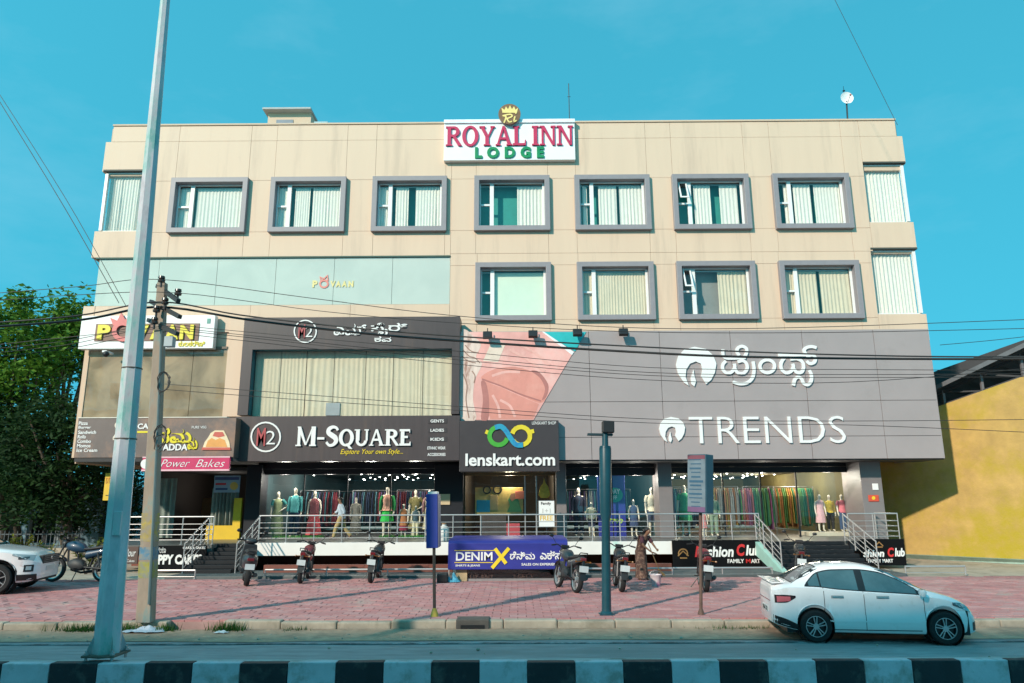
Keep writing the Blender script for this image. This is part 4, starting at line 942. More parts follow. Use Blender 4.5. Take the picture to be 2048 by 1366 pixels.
MB().box(xa + .29, xb - .21, Y + 1.2, Y + 1.4, ZP, b[2] - .004).build('back_wall', mat('kiosk_dark', (.05, .035, .03), .8), t)
MB().box(xa + .29, xb - .21, Y + .25, Y + .27, ZP + .06, b[2] - .004).build('shop_pane', SGLASS, t)
ptext(t, 'BUY ANY', 933, 1147, 988, 1160, Y + .245, mat('dim_letter', (.06, .035, .03), .6), depth=.006, bold=.02); ptext(t, '2 GET 1', 1026, 1147, 1064, 1160, Y + .245, mat('dim_letter', (.06, .035, .03)), depth=.006, bold=.02)
MB().box(xa + .29, xb - .21, Y + .2, Y + .34, ZP - .02, ZP + .055).build('threshold', STEELD, t)
# notice on easel in front of the optical shop, posters and stickers
Y = 23.9
t = thing('price_board', 'white upright price board standing before the optical shop', 'sign', P(1093, 1056, Y)); board(t, 1076, 1000, 1110, 1054, Y, SW, .03)
b = pbox(1076, 1000, 1110, 1054, Y); MB().box(b[0], b[0]+.02, Y-.012, Y-.001, b[2], b[3]).box(b[1]-.02, b[1], Y-.012, Y-.001, b[2], b[3]).box(b[0]+.021, b[1]-.021, Y-.012, Y-.001, b[3]-.02, b[3]).build('frame', BLACK, t)
MB().box((b[0]+b[1])/2-.02, (b[0]+b[1])/2+.02, Y+.032, Y+.06, ZF, b[3]).build('stand', BLACK, t)
ptext(t, 'Family', 1082, 1004, 1102, 1011, Y, BLACK, depth=.005, bold=.02); ptext(t, '1+1', 1085, 1017, 1101, 1026, Y, mat('grey_print', (.5, .48, .45), .5), depth=.005); ptext(t, 'FREE', 1080, 1031, 1106, 1041, Y, GOLD, depth=.005, bold=.02)
t = thing('optical_display', 'colourful spectacles advertisement panel inside the optical shop window', 'display', (LENSX[0], YGL + .4, ZF))
yy = YGL + .4
board(t, 950, 975, 1046, 1029, yy, mat('display_cream', (.62, .46, .16), .6, var=.3, scale=2), .04, 'backing')
board(t, 953, 1000, 980, 1024, yy - .02, mat('display_blue', (.03, .35, .55), .5), .02, 'blue_shape')
strokes(t, 'spectacles_drawing', [ringpts(974, 980, 7), ringpts(995, 979, 8)], 2.6, yy, BLACK, .02, 1, True)
MB().prism(ppoly([(1016, 1000), (1022, 988), (1030, 986), (1036, 996), (1040, 1012), (1044, 1024), (1014, 1024), (1020, 1010)], yy), yy - .02, yy - .001).build('figure_print', mat('figure_green', (.12, .35, .16), .6), t)
MB().prism(ppoly([(1019, 996), (1022, 987), (1029, 986), (1030, 998), (1024, 1003)], yy), yy - .03, yy - .021).build('figure_face', mat('figure_skin', (.48, .25, .16), .6), t)
board(t, 1030, 982, 1048, 998, yy - .04, mat('tag_red', (.65, .2, .14), .5), .02, 'price_tag')
board(t, 980, 990, 996, 1020, yy - .02, mat('display_sand', (.62, .45, .22), .6), .019, 'sand_shape')
board(t, 1013, 1047, 1040, 1080, yy - .02, mat('display_redbox', (.5, .07, .09), .6), .1, 'red_box')
for i in range(24):
    px = 960 + i * 2.2; MB().box(P(px, 1060, yy).x, P(px, 1060, yy).x + .012, yy - .01, yy + .01, ZF + .05, ZF + .8).build('slat', COLG, t)
pn = [xc(930), xc(1050), xc(1073), xc(1113)]
for i in range(3): sheet_xz(pn[i]+.02, pn[i+1]-.02, YGL, ZF+.01, 2.98).build('shop_pane', SGLASS, B)
MB().box(pn[0], pn[3], YGL-.02, YGL+.06, 2.99, 3.24).build('shop_header', mat('warm_header', (.22, .14, .06), .5), B)
for x in pn[1:3]: MB().box(x-.02, x+.02, YGL-.02, YGL+.04, ZF, 2.985).build('shop_mullion', STEELD, B)
t = thing('window_statue', 'golden seated figurine picture hung right of the optical shop door', 'picture', P(1088, 985, YGL - .1))
mb = MB(); mb.prism(ppoly([(1077, 990), (1080, 975), (1086, 966), (1088, 955), (1091, 966), (1097, 974), (1101, 990), (1096, 996), (1082, 996)], YGL - .06), YGL - .09, YGL - .05); mb.build('gilt_relief', mat('gilt', (.55, .33, .05), .35, metal=.5, var=.3, scale=9), t, bevel=.01)
Y = YGL + .25
t = thing('window_poster', 'tall blue poster with green disc and price in the middle shop window', 'poster', P(1228, 1075, Y)); board(t, 1196, 950, 1251, 1075, Y, BLU, .02, 'sheet')
strokes(t, 'disc', [ringpts(1230, 990, 8, 7)], 15, Y, mat('disc_green', (.02, .33, .24), .5), .006, 1, True); ptext(t, 'DAY', 1220, 978, 1240, 988, Y - .008, WHITEL, depth=.004, bold=.02); ptext(t, 'OFF', 1220, 991, 1234, 999, Y - .008, WHITEL, depth=.004, bold=.02)
ptext(t, '₹799', 1214, 1037, 1246, 1047, Y, mat('lime_print', (.45, .65, .05), .5), depth=.005, bold=.02)
Y = YGL - .12
t = thing('food_poster', 'blue food poster hanging over the grey cafe curtain', 'poster', P(453, 985, Y)); board(t, 428, 951, 480, 985, Y, mat('poster_blue', (.30, .42, .52), .5, var=.2), .02, 'sheet')
board(t, 430, 954, 478, 960, Y - .006, mat('poster_navy', (.05, .08, .2), .5), .006, 'heading'); strokes(t, 'dish_print', [ringpts(468, 972, 4)], 8, Y, GOLD, .006, 1, True); board(t, 431, 966, 452, 970, Y - .006, RED, .006, 'text_line'); board(t, 431, 976, 455, 980, Y - .006, mat('poster_navy', (.05, .08, .2)), .006, 'text_line')
Y = 23.3
t = thing('yellow_sign', 'yellow hanging sign under the left end of the cafe board', 'sign', P(225, 1000, Y)); board(t, 208, 946, 246, 1001, Y, mat('yellow_board', (.72, .45, .03), .5, var=.1), .08)
ptext(t, 'DTDC', 212, 955, 230, 967, Y, mat('rust_print', (.45, .16, .04), .5), depth=.006); board(t, 211, 990, 232, 991.5, Y - .006, BLACK, .006, 'rule')
MB().tube([P(222, 925, 23.34), P(222, 946, 23.34)], .02, 6).build('hanger', BLACK, t)
Y = 24.17
t = thing('door_stickers', 'red and white safety stickers on the right grey column', 'sticker', P(1745, 1004, Y)); board(t, 1737, 990, 1758, 1003, Y, mat('sticker_red', (.62, .08, .04), .5), .02, 'red_sticker'); board(t, 1745, 967, 1757, 980, Y, SW, .02, 'white_sticker'); strokes(t, 'red_sticker_mark', [ringpts(1747, 996, 2)], 3, Y - .002, YELL, .004, 1, True)

# ================================================================== railings and steps
def balustrade(name, label, pts, zs, spacing=.83, r=.016, top=.021, mat_=STEEL, group='stainless steel railings'):
    """pts: ground line as (x, y, z); zs: rail heights above it"""
    t = thing(name, label, 'railing', pts[0], group)
    for k in range(len(pts) - 1):
        a, b = Vector(pts[k]), Vector(pts[k+1]); L = (b - a).length; n = max(1, round(L / spacing))
        for i in range(n + 1):
            if k and i == 0: continue
            p = a.lerp(b, i/n)
            m = MB().tube([p, p + Vector((0, 0, zs[-1]))], r, 8); m.lathe([(.045, p.z), (.045, p.z + .012)], 10, (p.x, p.y, 0)); m.build('post', mat_, t, smooth=40)
        for z in zs:
            MB().tube([a + Vector((0, 0, z)), b + Vector((0, 0, z))], top if z == zs[-1] else .0095, 8).build('rail', mat_, t, smooth=40)
    return t
RZ = [.13, .28, .43, .58, .79]
ya = YSL + .06
balustrade('balustrade', 'long stainless railing along the shop terrace edge', [(xc(516, 1080, ya), ya, ZF + .012), (xc(1521, 1080, ya), ya, ZF + .012)], RZ)
yb2 = 22.0
balustrade('balustrade', 'stainless railing of the cafe terrace above the black cake banner', [(xc(238, 1090, yb2), yb2 + 1.5, ZF), (xc(238, 1090, yb2), yb2, ZF), (xc(424, 1090, yb2), yb2, ZF)], RZ, 1.05)
MB().box(xc(236, 1090, yb2), xc(426, 1090, yb2), yb2 - .1, 25.0, ZF - .22, ZF - .003).build('terrace_slab', mat('floor_tile', (.3, .3, .29)), B)
yd = 22.4
balustrade('balustrade', 'short stainless railing by the right grey column above the black banner', [(xc(1700, 1080, yd), yd, ZF), (xc(1800, 1080, yd), yd, ZF), (xc(1806, 1080, yd), yd + 1.6, ZF)], RZ, .7)
MB().box(xc(1698, 1080, yd), xc(1806, 1080, yd), yd - .05, 25, ZF - .25, ZF - .003).build('terrace_slab', DARKF, B)
def stairs(label, x0, x1, y0, y1, n, m):
    t = thing('stair', label, 'steps', ((x0+x1)/2, y0, ZP))
    for i in range(n):
        z1 = ZP + .07 + (ZF - ZP - .07) * (i+1)/n; ys = y0 + (y1-y0)*i/n
        MB().box(x0, x1, ys, y1 + .02, (ZP + .07 + (ZF-ZP-.07)*i/n) + (0.001 if i else -.2), z1 - .0015).build('step', m, t, bevel=.008)
    return t
sx0, sx1 = P(398, 1120, 21.6).x, P(487, 1120, 21.6).x
t = stairs('dark granite steps up to the cafe with the yellow counter', sx0, sx1, 20.7, YSL + .1, 7, GRAN)
MB().prism_x([(20.6, ZP), (22.6, ZF - .02), (22.6, ZP)], sx0 - .14, sx0 - .004).build('stringer', GRAN, t)
MB().box(sx0, sx1, 22.62, 25.1, ZF - .2, ZF - .004).build('terrace_slab', mat('floor_tile', (.3, .3, .29)), B)
def stair_rail(label, x, y0, y1):
    t = thing('stair_rail', label, 'railing', (x, y0, ZP), 'stainless steel stair rails')
    z0 = ZP + .07; n = 4
    for i in range(n):
        u = i/(n-1); p = Vector((x, y0 + (y1-y0)*u, z0 + (ZF-z0)*u)); MB().tube([p, p + Vector((0, 0, .79))], .018, 8).build('post', STEEL, t, smooth=40)
    for h in RZ: MB().tube([(x, y0, z0 + h), (x, y1, ZF + h)], .021 if h == RZ[-1] else .0095, 8).build('rail', STEEL, t, smooth=40)
    return t
stair_rail('sloping rail on the left of the cafe steps', sx0 - .07, 20.75, 22.3)
stair_rail('sloping rail between the cafe steps and the clothes shop', sx1 + .1, 20.75, 22.45)
tx0, tx1 = P(1541, 1110, 21.6).x, P(1712, 1110, 21.6).x
t = stairs('dark steps up to the right shop behind the white sedan', tx0, tx1, 20.5, YSL + .05, 7, GRAN)
TEALS = mat('mint_stringer', (.36, .58, .50), .6, var=.12)
MB().prism_x([(20.3, ZP), (20.3, ZP + .1), (22.5, ZF + .03), (22.6, ZF + .03), (22.6, ZF - .35), (20.9, ZP)], tx0 - .16, tx0 - .005).build('stringer', TEALS, t)
stair_rail('sloping rail on the left of the right shop steps', tx0 - .08, 20.5, 22.5)
stair_rail('sloping rail on the right of the right shop steps', tx1 + .08, 20.5, 22.4)
lz = [.06, .22]
for (a, b, Yl, lab) in ((530, 898, 19.95, 'low steel rail below the white fascia, left of the kiosk'), (1140, 1345, 19.95, 'low steel rail right of the kiosk behind the sweeping woman'), (1346, 1545, 20.0, 'low steel rail under the long black banner'), (293, 390, 19.9, 'low steel rail under the cake banner'), (1812, 1932, 20.2, 'low steel rail in front of the yellow wall')):
    balustrade('low_rail', lab, [(P(a, 1150, Yl).x, Yl, ZP + .005), (P(b, 1150, Yl).x, Yl, ZP + .005)], lz, 1.7 if a < 1000 or a > 1300 else 1.5, .018, .024, STEEL, 'low steel rails at the foot of the plinth')

# ================================================================== poles
# tall galvanised lamp pole on the median
pb = P(211, 1322, 9.0); Yp = 9.0
GALV = mat('galvanised_paint', (.56, .52, .54), .5, metal=.1, var=.3, scale=6, bump=.15, bscale=20, col2=(.22, .42, .38), mix2=.5, s2=3.0, stretch=(1, 1, .4))
t = thing('lamp_pole', 'tall tapering galvanised lamp pole on the median at the left', 'pole', (pb.x, Yp, .335))
top = P(336, -60, Yp); path = []; rs = []
base = Vector((pb.x, Yp, .37))
for i in range(9):
    u = i/8; p = base.lerp(Vector((top.x, Yp, top.z)), u); path.append(p); rs.append(.152 + (.060 - .152) * u)
MB().tube(path, rs, 8).build('shaft', GALV, t, smooth=20)
MB().box(pb.x - .19, pb.x + .19, Yp - .19, Yp + .19, .385, .41).build('base_plate', mat('rusty_steel', (.12, .09, .07), .8, var=.3), t, bevel=.006)
for sx in (-1, 1):
    for sy in (-1, 1):
        MB().tube([(pb.x + sx*.15, Yp + sy*.15, .33), (pb.x + sx*.15, Yp + sy*.15, .46)], .016, 6).lathe([(.03, .411), (.03, .435)], 6, (pb.x + sx*.15, Yp + sy*.15, 0)).build('anchor_bolt', STEELD, t)
        MB().add([(pb.x + sx*.11, Yp + sy*.11, .41), (pb.x + sx*.165, Yp + sy*.165, .41), (pb.x + sx*.105, Yp + sy*.105, .62)], [(0, 1, 2), (2, 1, 0)]).build('gusset', GALV, t)
pc = path[1].lerp(path[2], .2)
MB().box(pc.x + .02, pc.x + .11, Yp - .155, Yp - .12, pc.z - .02, pc.z + .26).build('access_door', GALV, t, bevel=.006)
for py, w_ in ((878, 1), (737, 1)):
    q = P(262, py, Yp); uu = (q.z - base.z) / (top.z - base.z); q2 = base.lerp(Vector((top.x, Yp, top.z)), uu); rr = .152 - .092*uu
    MB().lathe([(rr + .004, -.007), (rr + .004, .007)], 12, (q2.x, q2.y, q2.z)).build('strap', mat('rusty_steel', (.12, .09, .07)), t, smooth=40)
# concrete electricity pole, leaning
pe = G(291, 1244, ZP); Ye = pe.y
t = thing('electric_pole', 'leaning concrete electricity pole with crossarms, yellow and blue paint below', 'pole', pe)
CP = mat('pole_concrete', (.33, .25, .19), .85, var=.2, scale=3, bump=.3, col2=(.20, .28, .26), mix2=.35, s2=3, stretch=(1, 1, .4))
tp = P(325, 566, Ye); a = Vector(pe)
def slab_pole(p, q, w0, d0, w1, d1):
    return MB().loft([[(p.x-w0/2, p.y-d0/2, p.z), (p.x+w0/2, p.y-d0/2, p.z), (p.x+w0/2, p.y+d0/2, p.z), (p.x-w0/2, p.y+d0/2, p.z)], [(q.x-w1/2, q.y-d1/2, q.z), (q.x+w1/2, q.y-d1/2, q.z), (q.x+w1/2, q.y+d1/2, q.z), (q.x-w1/2, q.y+d1/2, q.z)]])
tp = Vector((tp.x, Ye, tp.z))
slab_pole(a, tp, .25, .20, .15, .13).build('shaft', CP, t, bevel=.012)
at_ = lambda u: a.lerp(tp, u)
for u0, u1, m in ((.22, .30, mat('band_yellow', (.40, .29, .07), .8, var=.3, scale=6, col2=(.30, .25, .20), mix2=.75, s2=9)), (.12, .165, mat('band_yellow2', (.30, .27, .05), .8, var=.3, scale=6, col2=(.24, .24, .20), mix2=.7, s2=9)), (.17, .205, mat('band_blue', (.08, .20, .30), .8, var=.3, scale=6, col2=(.26, .25, .22), mix2=.65, s2=9))):
    slab_pole(at_(u0), at_(u1), .25 - .1*u0 + .006, .2 - .07*u0 + .006, .25 - .1*u1 + .006, .2 - .07*u1 + .006).build('paint_band', m, t)
IRON = mat('dark_iron', (.035, .03, .028), .6)
for (x0, y0, x1, y1) in ((315, 572, 357, 602), (302, 603, 360, 634), (297, 640, 355, 668)):
    p, q = P(x0, y0, Ye - .14), P(x1, y1, Ye - .14); p.y = Ye + .25; q.y = Ye - .45
    pp, qq = P(x0, y0, p.y), P(x1, y1, q.y); MB().beam(pp, qq, .07, .07).build('crossarm', IRON, t)
INS = mat('insulator_brown', (.05, .035, .03), .25)
for (x, y) in ((323, 562), (356, 588), (313, 622), (309, 645), (330, 606)):
    p = P(x, y, Ye - .2); MB().lathe([(.02, -.12), (.02, -.03), (.06, -.02), (.065, .02), (.04, .035), (.06, .05), (.055, .09), (.02, .1)], 10, p).build('insulator', INS, t, smooth=40)
p = P(338, 683, Ye - .2); MB().box(p.x - .07, p.x + .09, Ye - .25, Ye - .12, p.z - .1, p.z + .09).build('junction_box', mat('box_grey', (.35, .4, .42), .5), t, bevel=.01)
rnd = random.Random(4)
mb = MB()
for k in range(7):
    c = at_(rnd.choice((.50, .52, .62, .68))) + Vector((.12, -.1, 0)); pts = []
    for i in range(14):
        th = i/13*2*PI*1.1; pts.append(c + Vector((.11*math.cos(th)*rnd.uniform(.7, 1.2) + .05, -.04 + .03*math.sin(th*2), .20*math.sin(th)*rnd.uniform(.7, 1.1))))
    mb.tube(pts, .008, 5)
tag(mb.build('cable_loops', IRON, t), kind='stuff')
MB().tube([at_(.05) + Vector((.10, -.12, 0)), at_(.3) + Vector((.10, -.11, 0)), at_(.62) + Vector((.09, -.1, 0)), at_(.85) + Vector((.07, -.09, 0))], .022, 6).build('conduit', mat('conduit_teal', (.13, .17, .17), .5), t, smooth=40)
# teal post with flood lamp
q = G(1213, 1229, ZP)
t = thing('lamp_post', 'dark teal post with a small flood lamp on top, on the footpath', 'post', q, local=True)
TL = mat('teal_paint', (.008, .055, .075), .4, var=.15, scale=5)
z_ = lambda py: P(1212, py, q.y).z - q.z
MB().lathe([(.12, 0), (.12, .03), (.085, .06), (.075, z_(1040)), (.105, z_(1025)), (.112, z_(897)), (.10, z_(892))], 16).build('shaft', TL, t, smooth=40)
MB().lathe([(.06, z_(892)), (.055, z_(866))], 12).build('stem', TL, t, smooth=40)
MB().box(-.33, .14, -.04, .04, z_(872), z_(867)).build('crossbar', mat('teal_dark', (.012, .035, .045), .5), t, bevel=.006)
MB().box(-.06, .16, -.12, .06, z_(866), z_(843)).build('flood_lamp', BLACK, t, bevel=.015)
MB().box(-.13, .13, -.13, .13, 0, .02).build('base_plate', TL, t)
t.rotation_euler = (0, rad(1.4), 0)
# blue blade sign
q = G(869, 1233, ZP)
t = thing('blade_sign', 'narrow blue blade sign on a thin rusty post at the kerb', 'sign', q, local=True)
zz_ = lambda py: P(868, py, q.y).z - q.z
RUST = mat('rust_brown', (.11, .065, .05), .8, var=.3, scale=8)
MB().tube([(0, 0, 0), (0, 0, zz_(1094))], .028, 8).build('post', RUST, t, smooth=40)
MB().box(-.135, .075, -.05, .35, zz_(1096), zz_(988)).build('blue_board', mat('blade_blue', (.03, .05, .28), .45, var=.1), t, bevel=.01)
MB().box(.078, .09, -.04, .34, zz_(1094), zz_(990)).build('board_side', mat('blade_side', (.16, .14, .20), .5), t)
MB().box(-.1, .06, -.03, .33, zz_(988) + .003, zz_(983)).build('top_cap', SW, t)
MB().lathe([(.07, 0), (.06, .06), (.03, .14)], 10).build('foot', mat('foot_yellow', (.50, .36, .06), .7, var=.3), t, smooth=40)
t.rotation_euler = (0, rad(-1.5), 0)
# box sign turned to the left
q = G(1402, 1229, ZP)
t = thing('box_sign', 'angled lightbox sign with lines of text on a rusty post at the kerb', 'sign', q, local=True)
zz_ = lambda py: P(1402, py, q.y).z - q.z
MB().tube([(0, 0, 0), (0, 0, zz_(1024))], .03, 8).build('post', RUST, t, smooth=40)
bx = MB().box(-.21, .21, -.11, .11, zz_(1026), zz_(909)); RM = Matrix.Rotation(rad(-52), 4, 'Z'); bx.xf(RM)
BX = bx.build('lightbox', mat('box_teal', (.03, .08, .11), .4, var=.15), t, bevel=.012)
fc = MB().box(-.195, .195, -.118, -.112, zz_(1024), zz_(911)).xf(RM).build('face', mat('box_face', (.16, .20, .23), .5, var=.15, scale=6), BX)
ln = MB(); rr = random.Random(2); H0, H1 = zz_(1024), zz_(911)
for i in range(12):
    z = H1 - (H1-H0)*(.07 + i*.075); wd = rr.uniform(.10, .17); hh = rr.choice((.018, .03, .04)); ln.box(-wd, wd*rr.uniform(.6, 1), -.122, -.1195, z - hh, z)
ln.xf(RM).build('text_lines', mat('box_text', (.04, .10, .16), .5), BX)
MB().box(-.195, .195, -.1225, -.119, H0, H0 + .09).xf(RM).build('footer', mat('box_footer', (.16, .08, .16), .5), BX)
MB().box(-.195, .195, -.1225, -.119, H1 - .07, H1).xf(RM).build('header', mat('box_header', (.20, .06, .08), .5), BX)
MB().lathe([(.06, 0), (.05, .05), (.03, .1)], 8).build('foot', RUST, t, smooth=40)
t.rotation_euler = (0, rad(3.2), 0)

# ================================================================== overhead cables
def cable(label, pts, wpx, Y, group=None, cat='cable'):
    P0 = [P(a, b, Y) for a, b in pts]; out = []
    n = len(P0)
    for i in range(n - 1):
        p0, p1, p2, p3 = P0[max(0, i-1)], P0[i], P0[i+1], P0[min(n-1, i+2)]
        for k in range(6):
            u = k/6; out.append(0.5*((2*p1)+(p2-p0)*u+(2*p0-5*p1+4*p2-p3)*u*u+(3*p1-p0-3*p2+p3)*u**3))
    out.append(P0[-1])
    o = MB().tube(out, wpx * .5 * Y / FPX, 6).build('overhead_cable', IRON, smooth=60)
    return tag(o, label, cat, group)
E_ = Ye - .2
CG = 'overhead cables'
cable('thick black cable, upper of the pair crossing the grey panels', [(-80, 650), (150, 632), (318, 604), (480, 630), (700, 655), (920, 673), (1250, 692), (1560, 706), (1860, 713), (2130, 713)], 3.2, E_, CG)
cable('thick black cable, lower of the pair crossing the grey panels', [(-80, 658), (160, 640), (315, 614), (500, 640), (720, 666), (920, 682), (1250, 703), (1500, 714), (1860, 718), (2130, 717)], 5.0, E_ + .1, CG)
cable('thin wire from the pole top sloping down past the pale glass', [(-80, 592), (160, 573), (323, 559), (620, 596), (905, 631), (1250, 655), (1600, 655), (2130, 636)], 1.5, E_, CG)
cable('second thin wire from the pole below the pale glass', [(-80, 607), (150, 590), (356, 586), (640, 622), (900, 645), (1250, 663), (1650, 665), (2130, 655)], 1.4, E_ - .1, CG)
for i, (yl, y0, y1, y2, y3) in enumerate(((690, 658, 701, 735, 741), (698, 664, 712, 745, 747), (683, 668, 718, 751, 753), (706, 675, 727, 760, 730))):
    cable(['thin slack wire, topmost of four sagging across the signs', 'thin slack wire, second from top of four across the signs', 'thin slack wire, third from top of four across the signs', 'thin slack wire, lowest of four sagging across the signs'][i], [(-80, yl + 14), (130, yl - 8), (313, y0 - 10), (430, y0), (900, y1), (1300, y2), (1700, y2 + 4), (2130, y3)], 1.3, E_ + .05*i, 'slack wires across the signs')
for i, (y0, y1, y2, y3) in enumerate(((768, 812, 838, 838), (779, 820, 846, 868))):
    cable(['thin wire, upper of two crossing the lower grey panels', 'thin wire, lower of two crossing the lower grey panels'][i], [(330, y0), (620, y0 + 22), (905, y1), (1300, y2), (1700, y2 + 4), (2130, y3)], 1.3, E_ + .05*i, 'wires across the lower panels')
cable('thin diagonal stay wire at upper left, nearer the frame edge', [(-40, 140), (120, 400), (238, 606)], 1.5, E_, CG)
cable('thin diagonal stay wire at upper left, nearer the building', [(-40, 128), (130, 395), (252, 612)], 1.3, E_ + .1, CG)
cable('faint wire dropping from the sky to the roof corner at right', [(1655, -30), (1720, 100), (1795, 250)], 1.0, 20, CG)
cable('wire across the right sky above the shed roof', [(1880, 690), (1990, 680), (2130, 664)], 1.3, E_, CG)
# roof dish and mast
q = P(1699, 243, 24.6)
t = thing('satellite_dish', 'white satellite dish on the right end of the roof', 'satellite dish', (q.x, 24.6, ZT), local=True)
dz = P(1697, 196, 24.6).z - ZT
MB().tube([(0, .2, -.2), (0, .1, dz*.55), (0, .05, dz - .1)], .03, 8).build('mast', BLACK, t)
MB().lathe([(.24, -.02), (.16, .04), (.02, .07)], 20, (0, 0, dz), 'y', False).lathe([(.24, -.02), (.22, -.01), (.15, .03), (.01, .055)], 20, (0, 0, dz), 'y', False).build('dish', SW, t, smooth=50)
MB().tube([(0, -.02, dz - .22), (0, -.3, dz - .05)], .012, 6).sphere((0, -.3, dz - .05), .04, n=8, m=6).build('feed_arm', mat('feed_red', (.4, .12, .1), .5), t)
MB().tube([(-.03, .1, dz + .2), (-.03, .1, dz + .55)], .008, 5).sphere((-.03, .1, dz + .36), .05, .05, .03, 8, 6).build('whip', BLACK, t)
q = P(1139, 243, 24.6)
t = thing('roof_mast', 'thin antenna mast standing behind the lodge signboard', 'antenna', (q.x, 24.6, ZT), local=True)
h = P(1139, 167, 24.6).z - ZT
MB().tube([(0, 0, -.5), (0, 0, h)], .016, 6).build('mast', BLACK, t); MB().tube([(-.06, 0, h*.72), (.06, 0, h*.72)], .01, 5).build('crosspiece', BLACK, t)
q = P(212, 708, 23.3)
t = thing('security_camera', 'small white security camera under the restaurant signboard', 'camera', (q.x, 23.3, q.z), local=True)
MB().sphere((0, 0, 0), .1, n=10, m=8).build('lens_dome', BLACK, t, smooth=60); MB().box(-.13, .02, -.02, .4, .06, .12).build('bracket', SW, t)
# ================================================================== figures
STAND = dict(pelvis=((0,0,.95),(.135,.10)), belly=((0,0,1.10),(.115,.085)), chest=((0,0,1.30),(.145,.10)), nb=((0,0,1.45),(.065,.06)), neck=((0,-.005,1.52),(.048,.048)), h1=((0,-.02,1.585),(.062,.078)), h2=((0,-.015,1.66),(.075,.092)), h3=((0,-.005,1.735),(.05,.06)), nose=((0,-.108,1.63),(.010,.012)))
for s_, n_ in ((1, 'l'), (-1, 'r')):
    STAND.update({'sh'+n_: ((.165*s_,0,1.405),(.052,.052)), 'el'+n_: ((.215*s_,.02,1.13),(.040,.040)), 'wr'+n_: ((.225*s_,-.05,.89),(.026,.028)), 'pa'+n_: ((.225*s_,-.07,.82),(.018,.032)),
        'hip'+n_: ((.085*s_,0,.88),(.085,.085)), 'kn'+n_: ((.095*s_,-.01,.50),(.056,.056)), 'an'+n_: ((.10*s_,.02,.09),(.036,.038)), 'to'+n_: ((.115*s_,-.14,.03),(.034,.024))})
EDG = [('pelvis','belly'),('belly','chest'),('chest','nb'),('nb','neck'),('neck','h1'),('h1','h2'),('h2','h3'),('h2','nose')]
for n_ in 'lr': EDG += [('chest','sh'+n_),('sh'+n_,'el'+n_),('el'+n_,'wr'+n_),('wr'+n_,'pa'+n_),('pelvis','hip'+n_),('hip'+n_,'kn'+n_),('kn'+n_,'an'+n_),('an'+n_,'to'+n_)]
def body_mesh(J, name='body'):
    names = list(J); vs = [Vector(J[k][0]) for k in names]; rr = [J[k][1] for k in names]; es = [(names.index(a), names.index(b)) for a, b in EDG]
    for n_ in 'lr':                                     # five fingers per hand
        w_, p_ = Vector(J['wr'+n_][0]), Vector(J['pa'+n_][0]); d = (p_ - w_).normalized(); side = Vector((0, 1, 0)) - d * d.y
        side = side.normalized(); sg = 1 if n_ == 'l' else -1; inw = Vector((-sg, 0, 0))
        pi_ = names.index('pa'+n_)
        for k, (o, L) in enumerate(((-.024, .075), (-.008, .085), (.008, .08), (.024, .062))):
            a = len(vs); vs.append(p_ + side*o + d*.035); rr.append((.009, .009)); vs.append(p_ + side*o + d*(.035+L*.55) + inw*.008); rr.append((.008, .008)); vs.append(p_ + side*o*1.1 + d*(.035+L*.9) + inw*.025); rr.append((.007, .007))
            es += [(pi_, a), (a, a+1), (a+1, a+2)]
        a = len(vs); vs.append(p_ - side*.038 + d*.005 + inw*.012); rr.append((.010, .010)); vs.append(p_ - side*.05 + d*.045 + inw*.022); rr.append((.008, .008)); es += [(pi_, a), (a, a+1)]
    me = bpy.data.meshes.new(name); me.from_pydata([tuple(v) for v in vs], es, []); ob = bpy.data.objects.new(name, me); COL.objects.link(ob)
    md_ = ob.modifiers.new('s', 'SKIN'); md_.use_smooth_shade = True
    for i, sv in enumerate(me.skin_vertices[0].data): sv.radius = rr[i]; sv.use_root = (i == 0)
    sb = ob.modifiers.new('u', 'SUBSURF'); sb.levels = 1; sb.render_levels = 1
    out = bpy.data.meshes.new_from_object(ob.evaluated_get(bpy.context.evaluated_depsgraph_get())); bpy.data.objects.remove(ob)
    for p in out.polygons: p.use_smooth = True
    out.name = name; return out
def bend(J, upd): K = dict(J); K.update(upd); return K
def ell(c, rx, ry, n=16, wav=0.0, k=6, ph=0): return [(c[0]+rx*(1+wav*math.sin(k*th+ph))*math.cos(th), c[1]+ry*(1+wav*math.sin(k*th+ph))*math.sin(th), c[2]) for th in [2*PI*i/n for i in range(n)]]
def dress(parent, name, m, rings, wav=.06):
    n = 24; rs = []
    for i, (z, rx, ry, *o) in enumerate(rings):
        u = i/(len(rings)-1); c = (o[0] if o else 0, o[1] if len(o) > 1 else 0, z); rs.append(ell(c, rx, ry, n, wav*(1-u), 7, z*2))
    mb = MB().loft(rs, False, False); return mb.build(name, m, parent, smooth=70)
def sleeve(parent, m, pts, rs, name='sleeve'): return MB().tube(pts, rs, 10, False).build(name, m, parent, smooth=70)
J0 = STAND
JH = bend(STAND, {'ell': ((.30,.06,1.17),(.040,.040)), 'wrl': ((.17,-.06,1.05),(.027,.028)), 'pal': ((.13,-.09,1.02),(.018,.032))})
BODY0, BODYH = body_mesh(J0), body_mesh(JH)
SKW = mat('mannequin_ivory', (.72, .64, .52), .4, var=.04)
for me in (BODY0, BODYH): me.materials.append(SKW)
gm = lambda n, c: mat('cloth_' + n, c, .85, var=.22, scale=9, bump=.2, bscale=14)
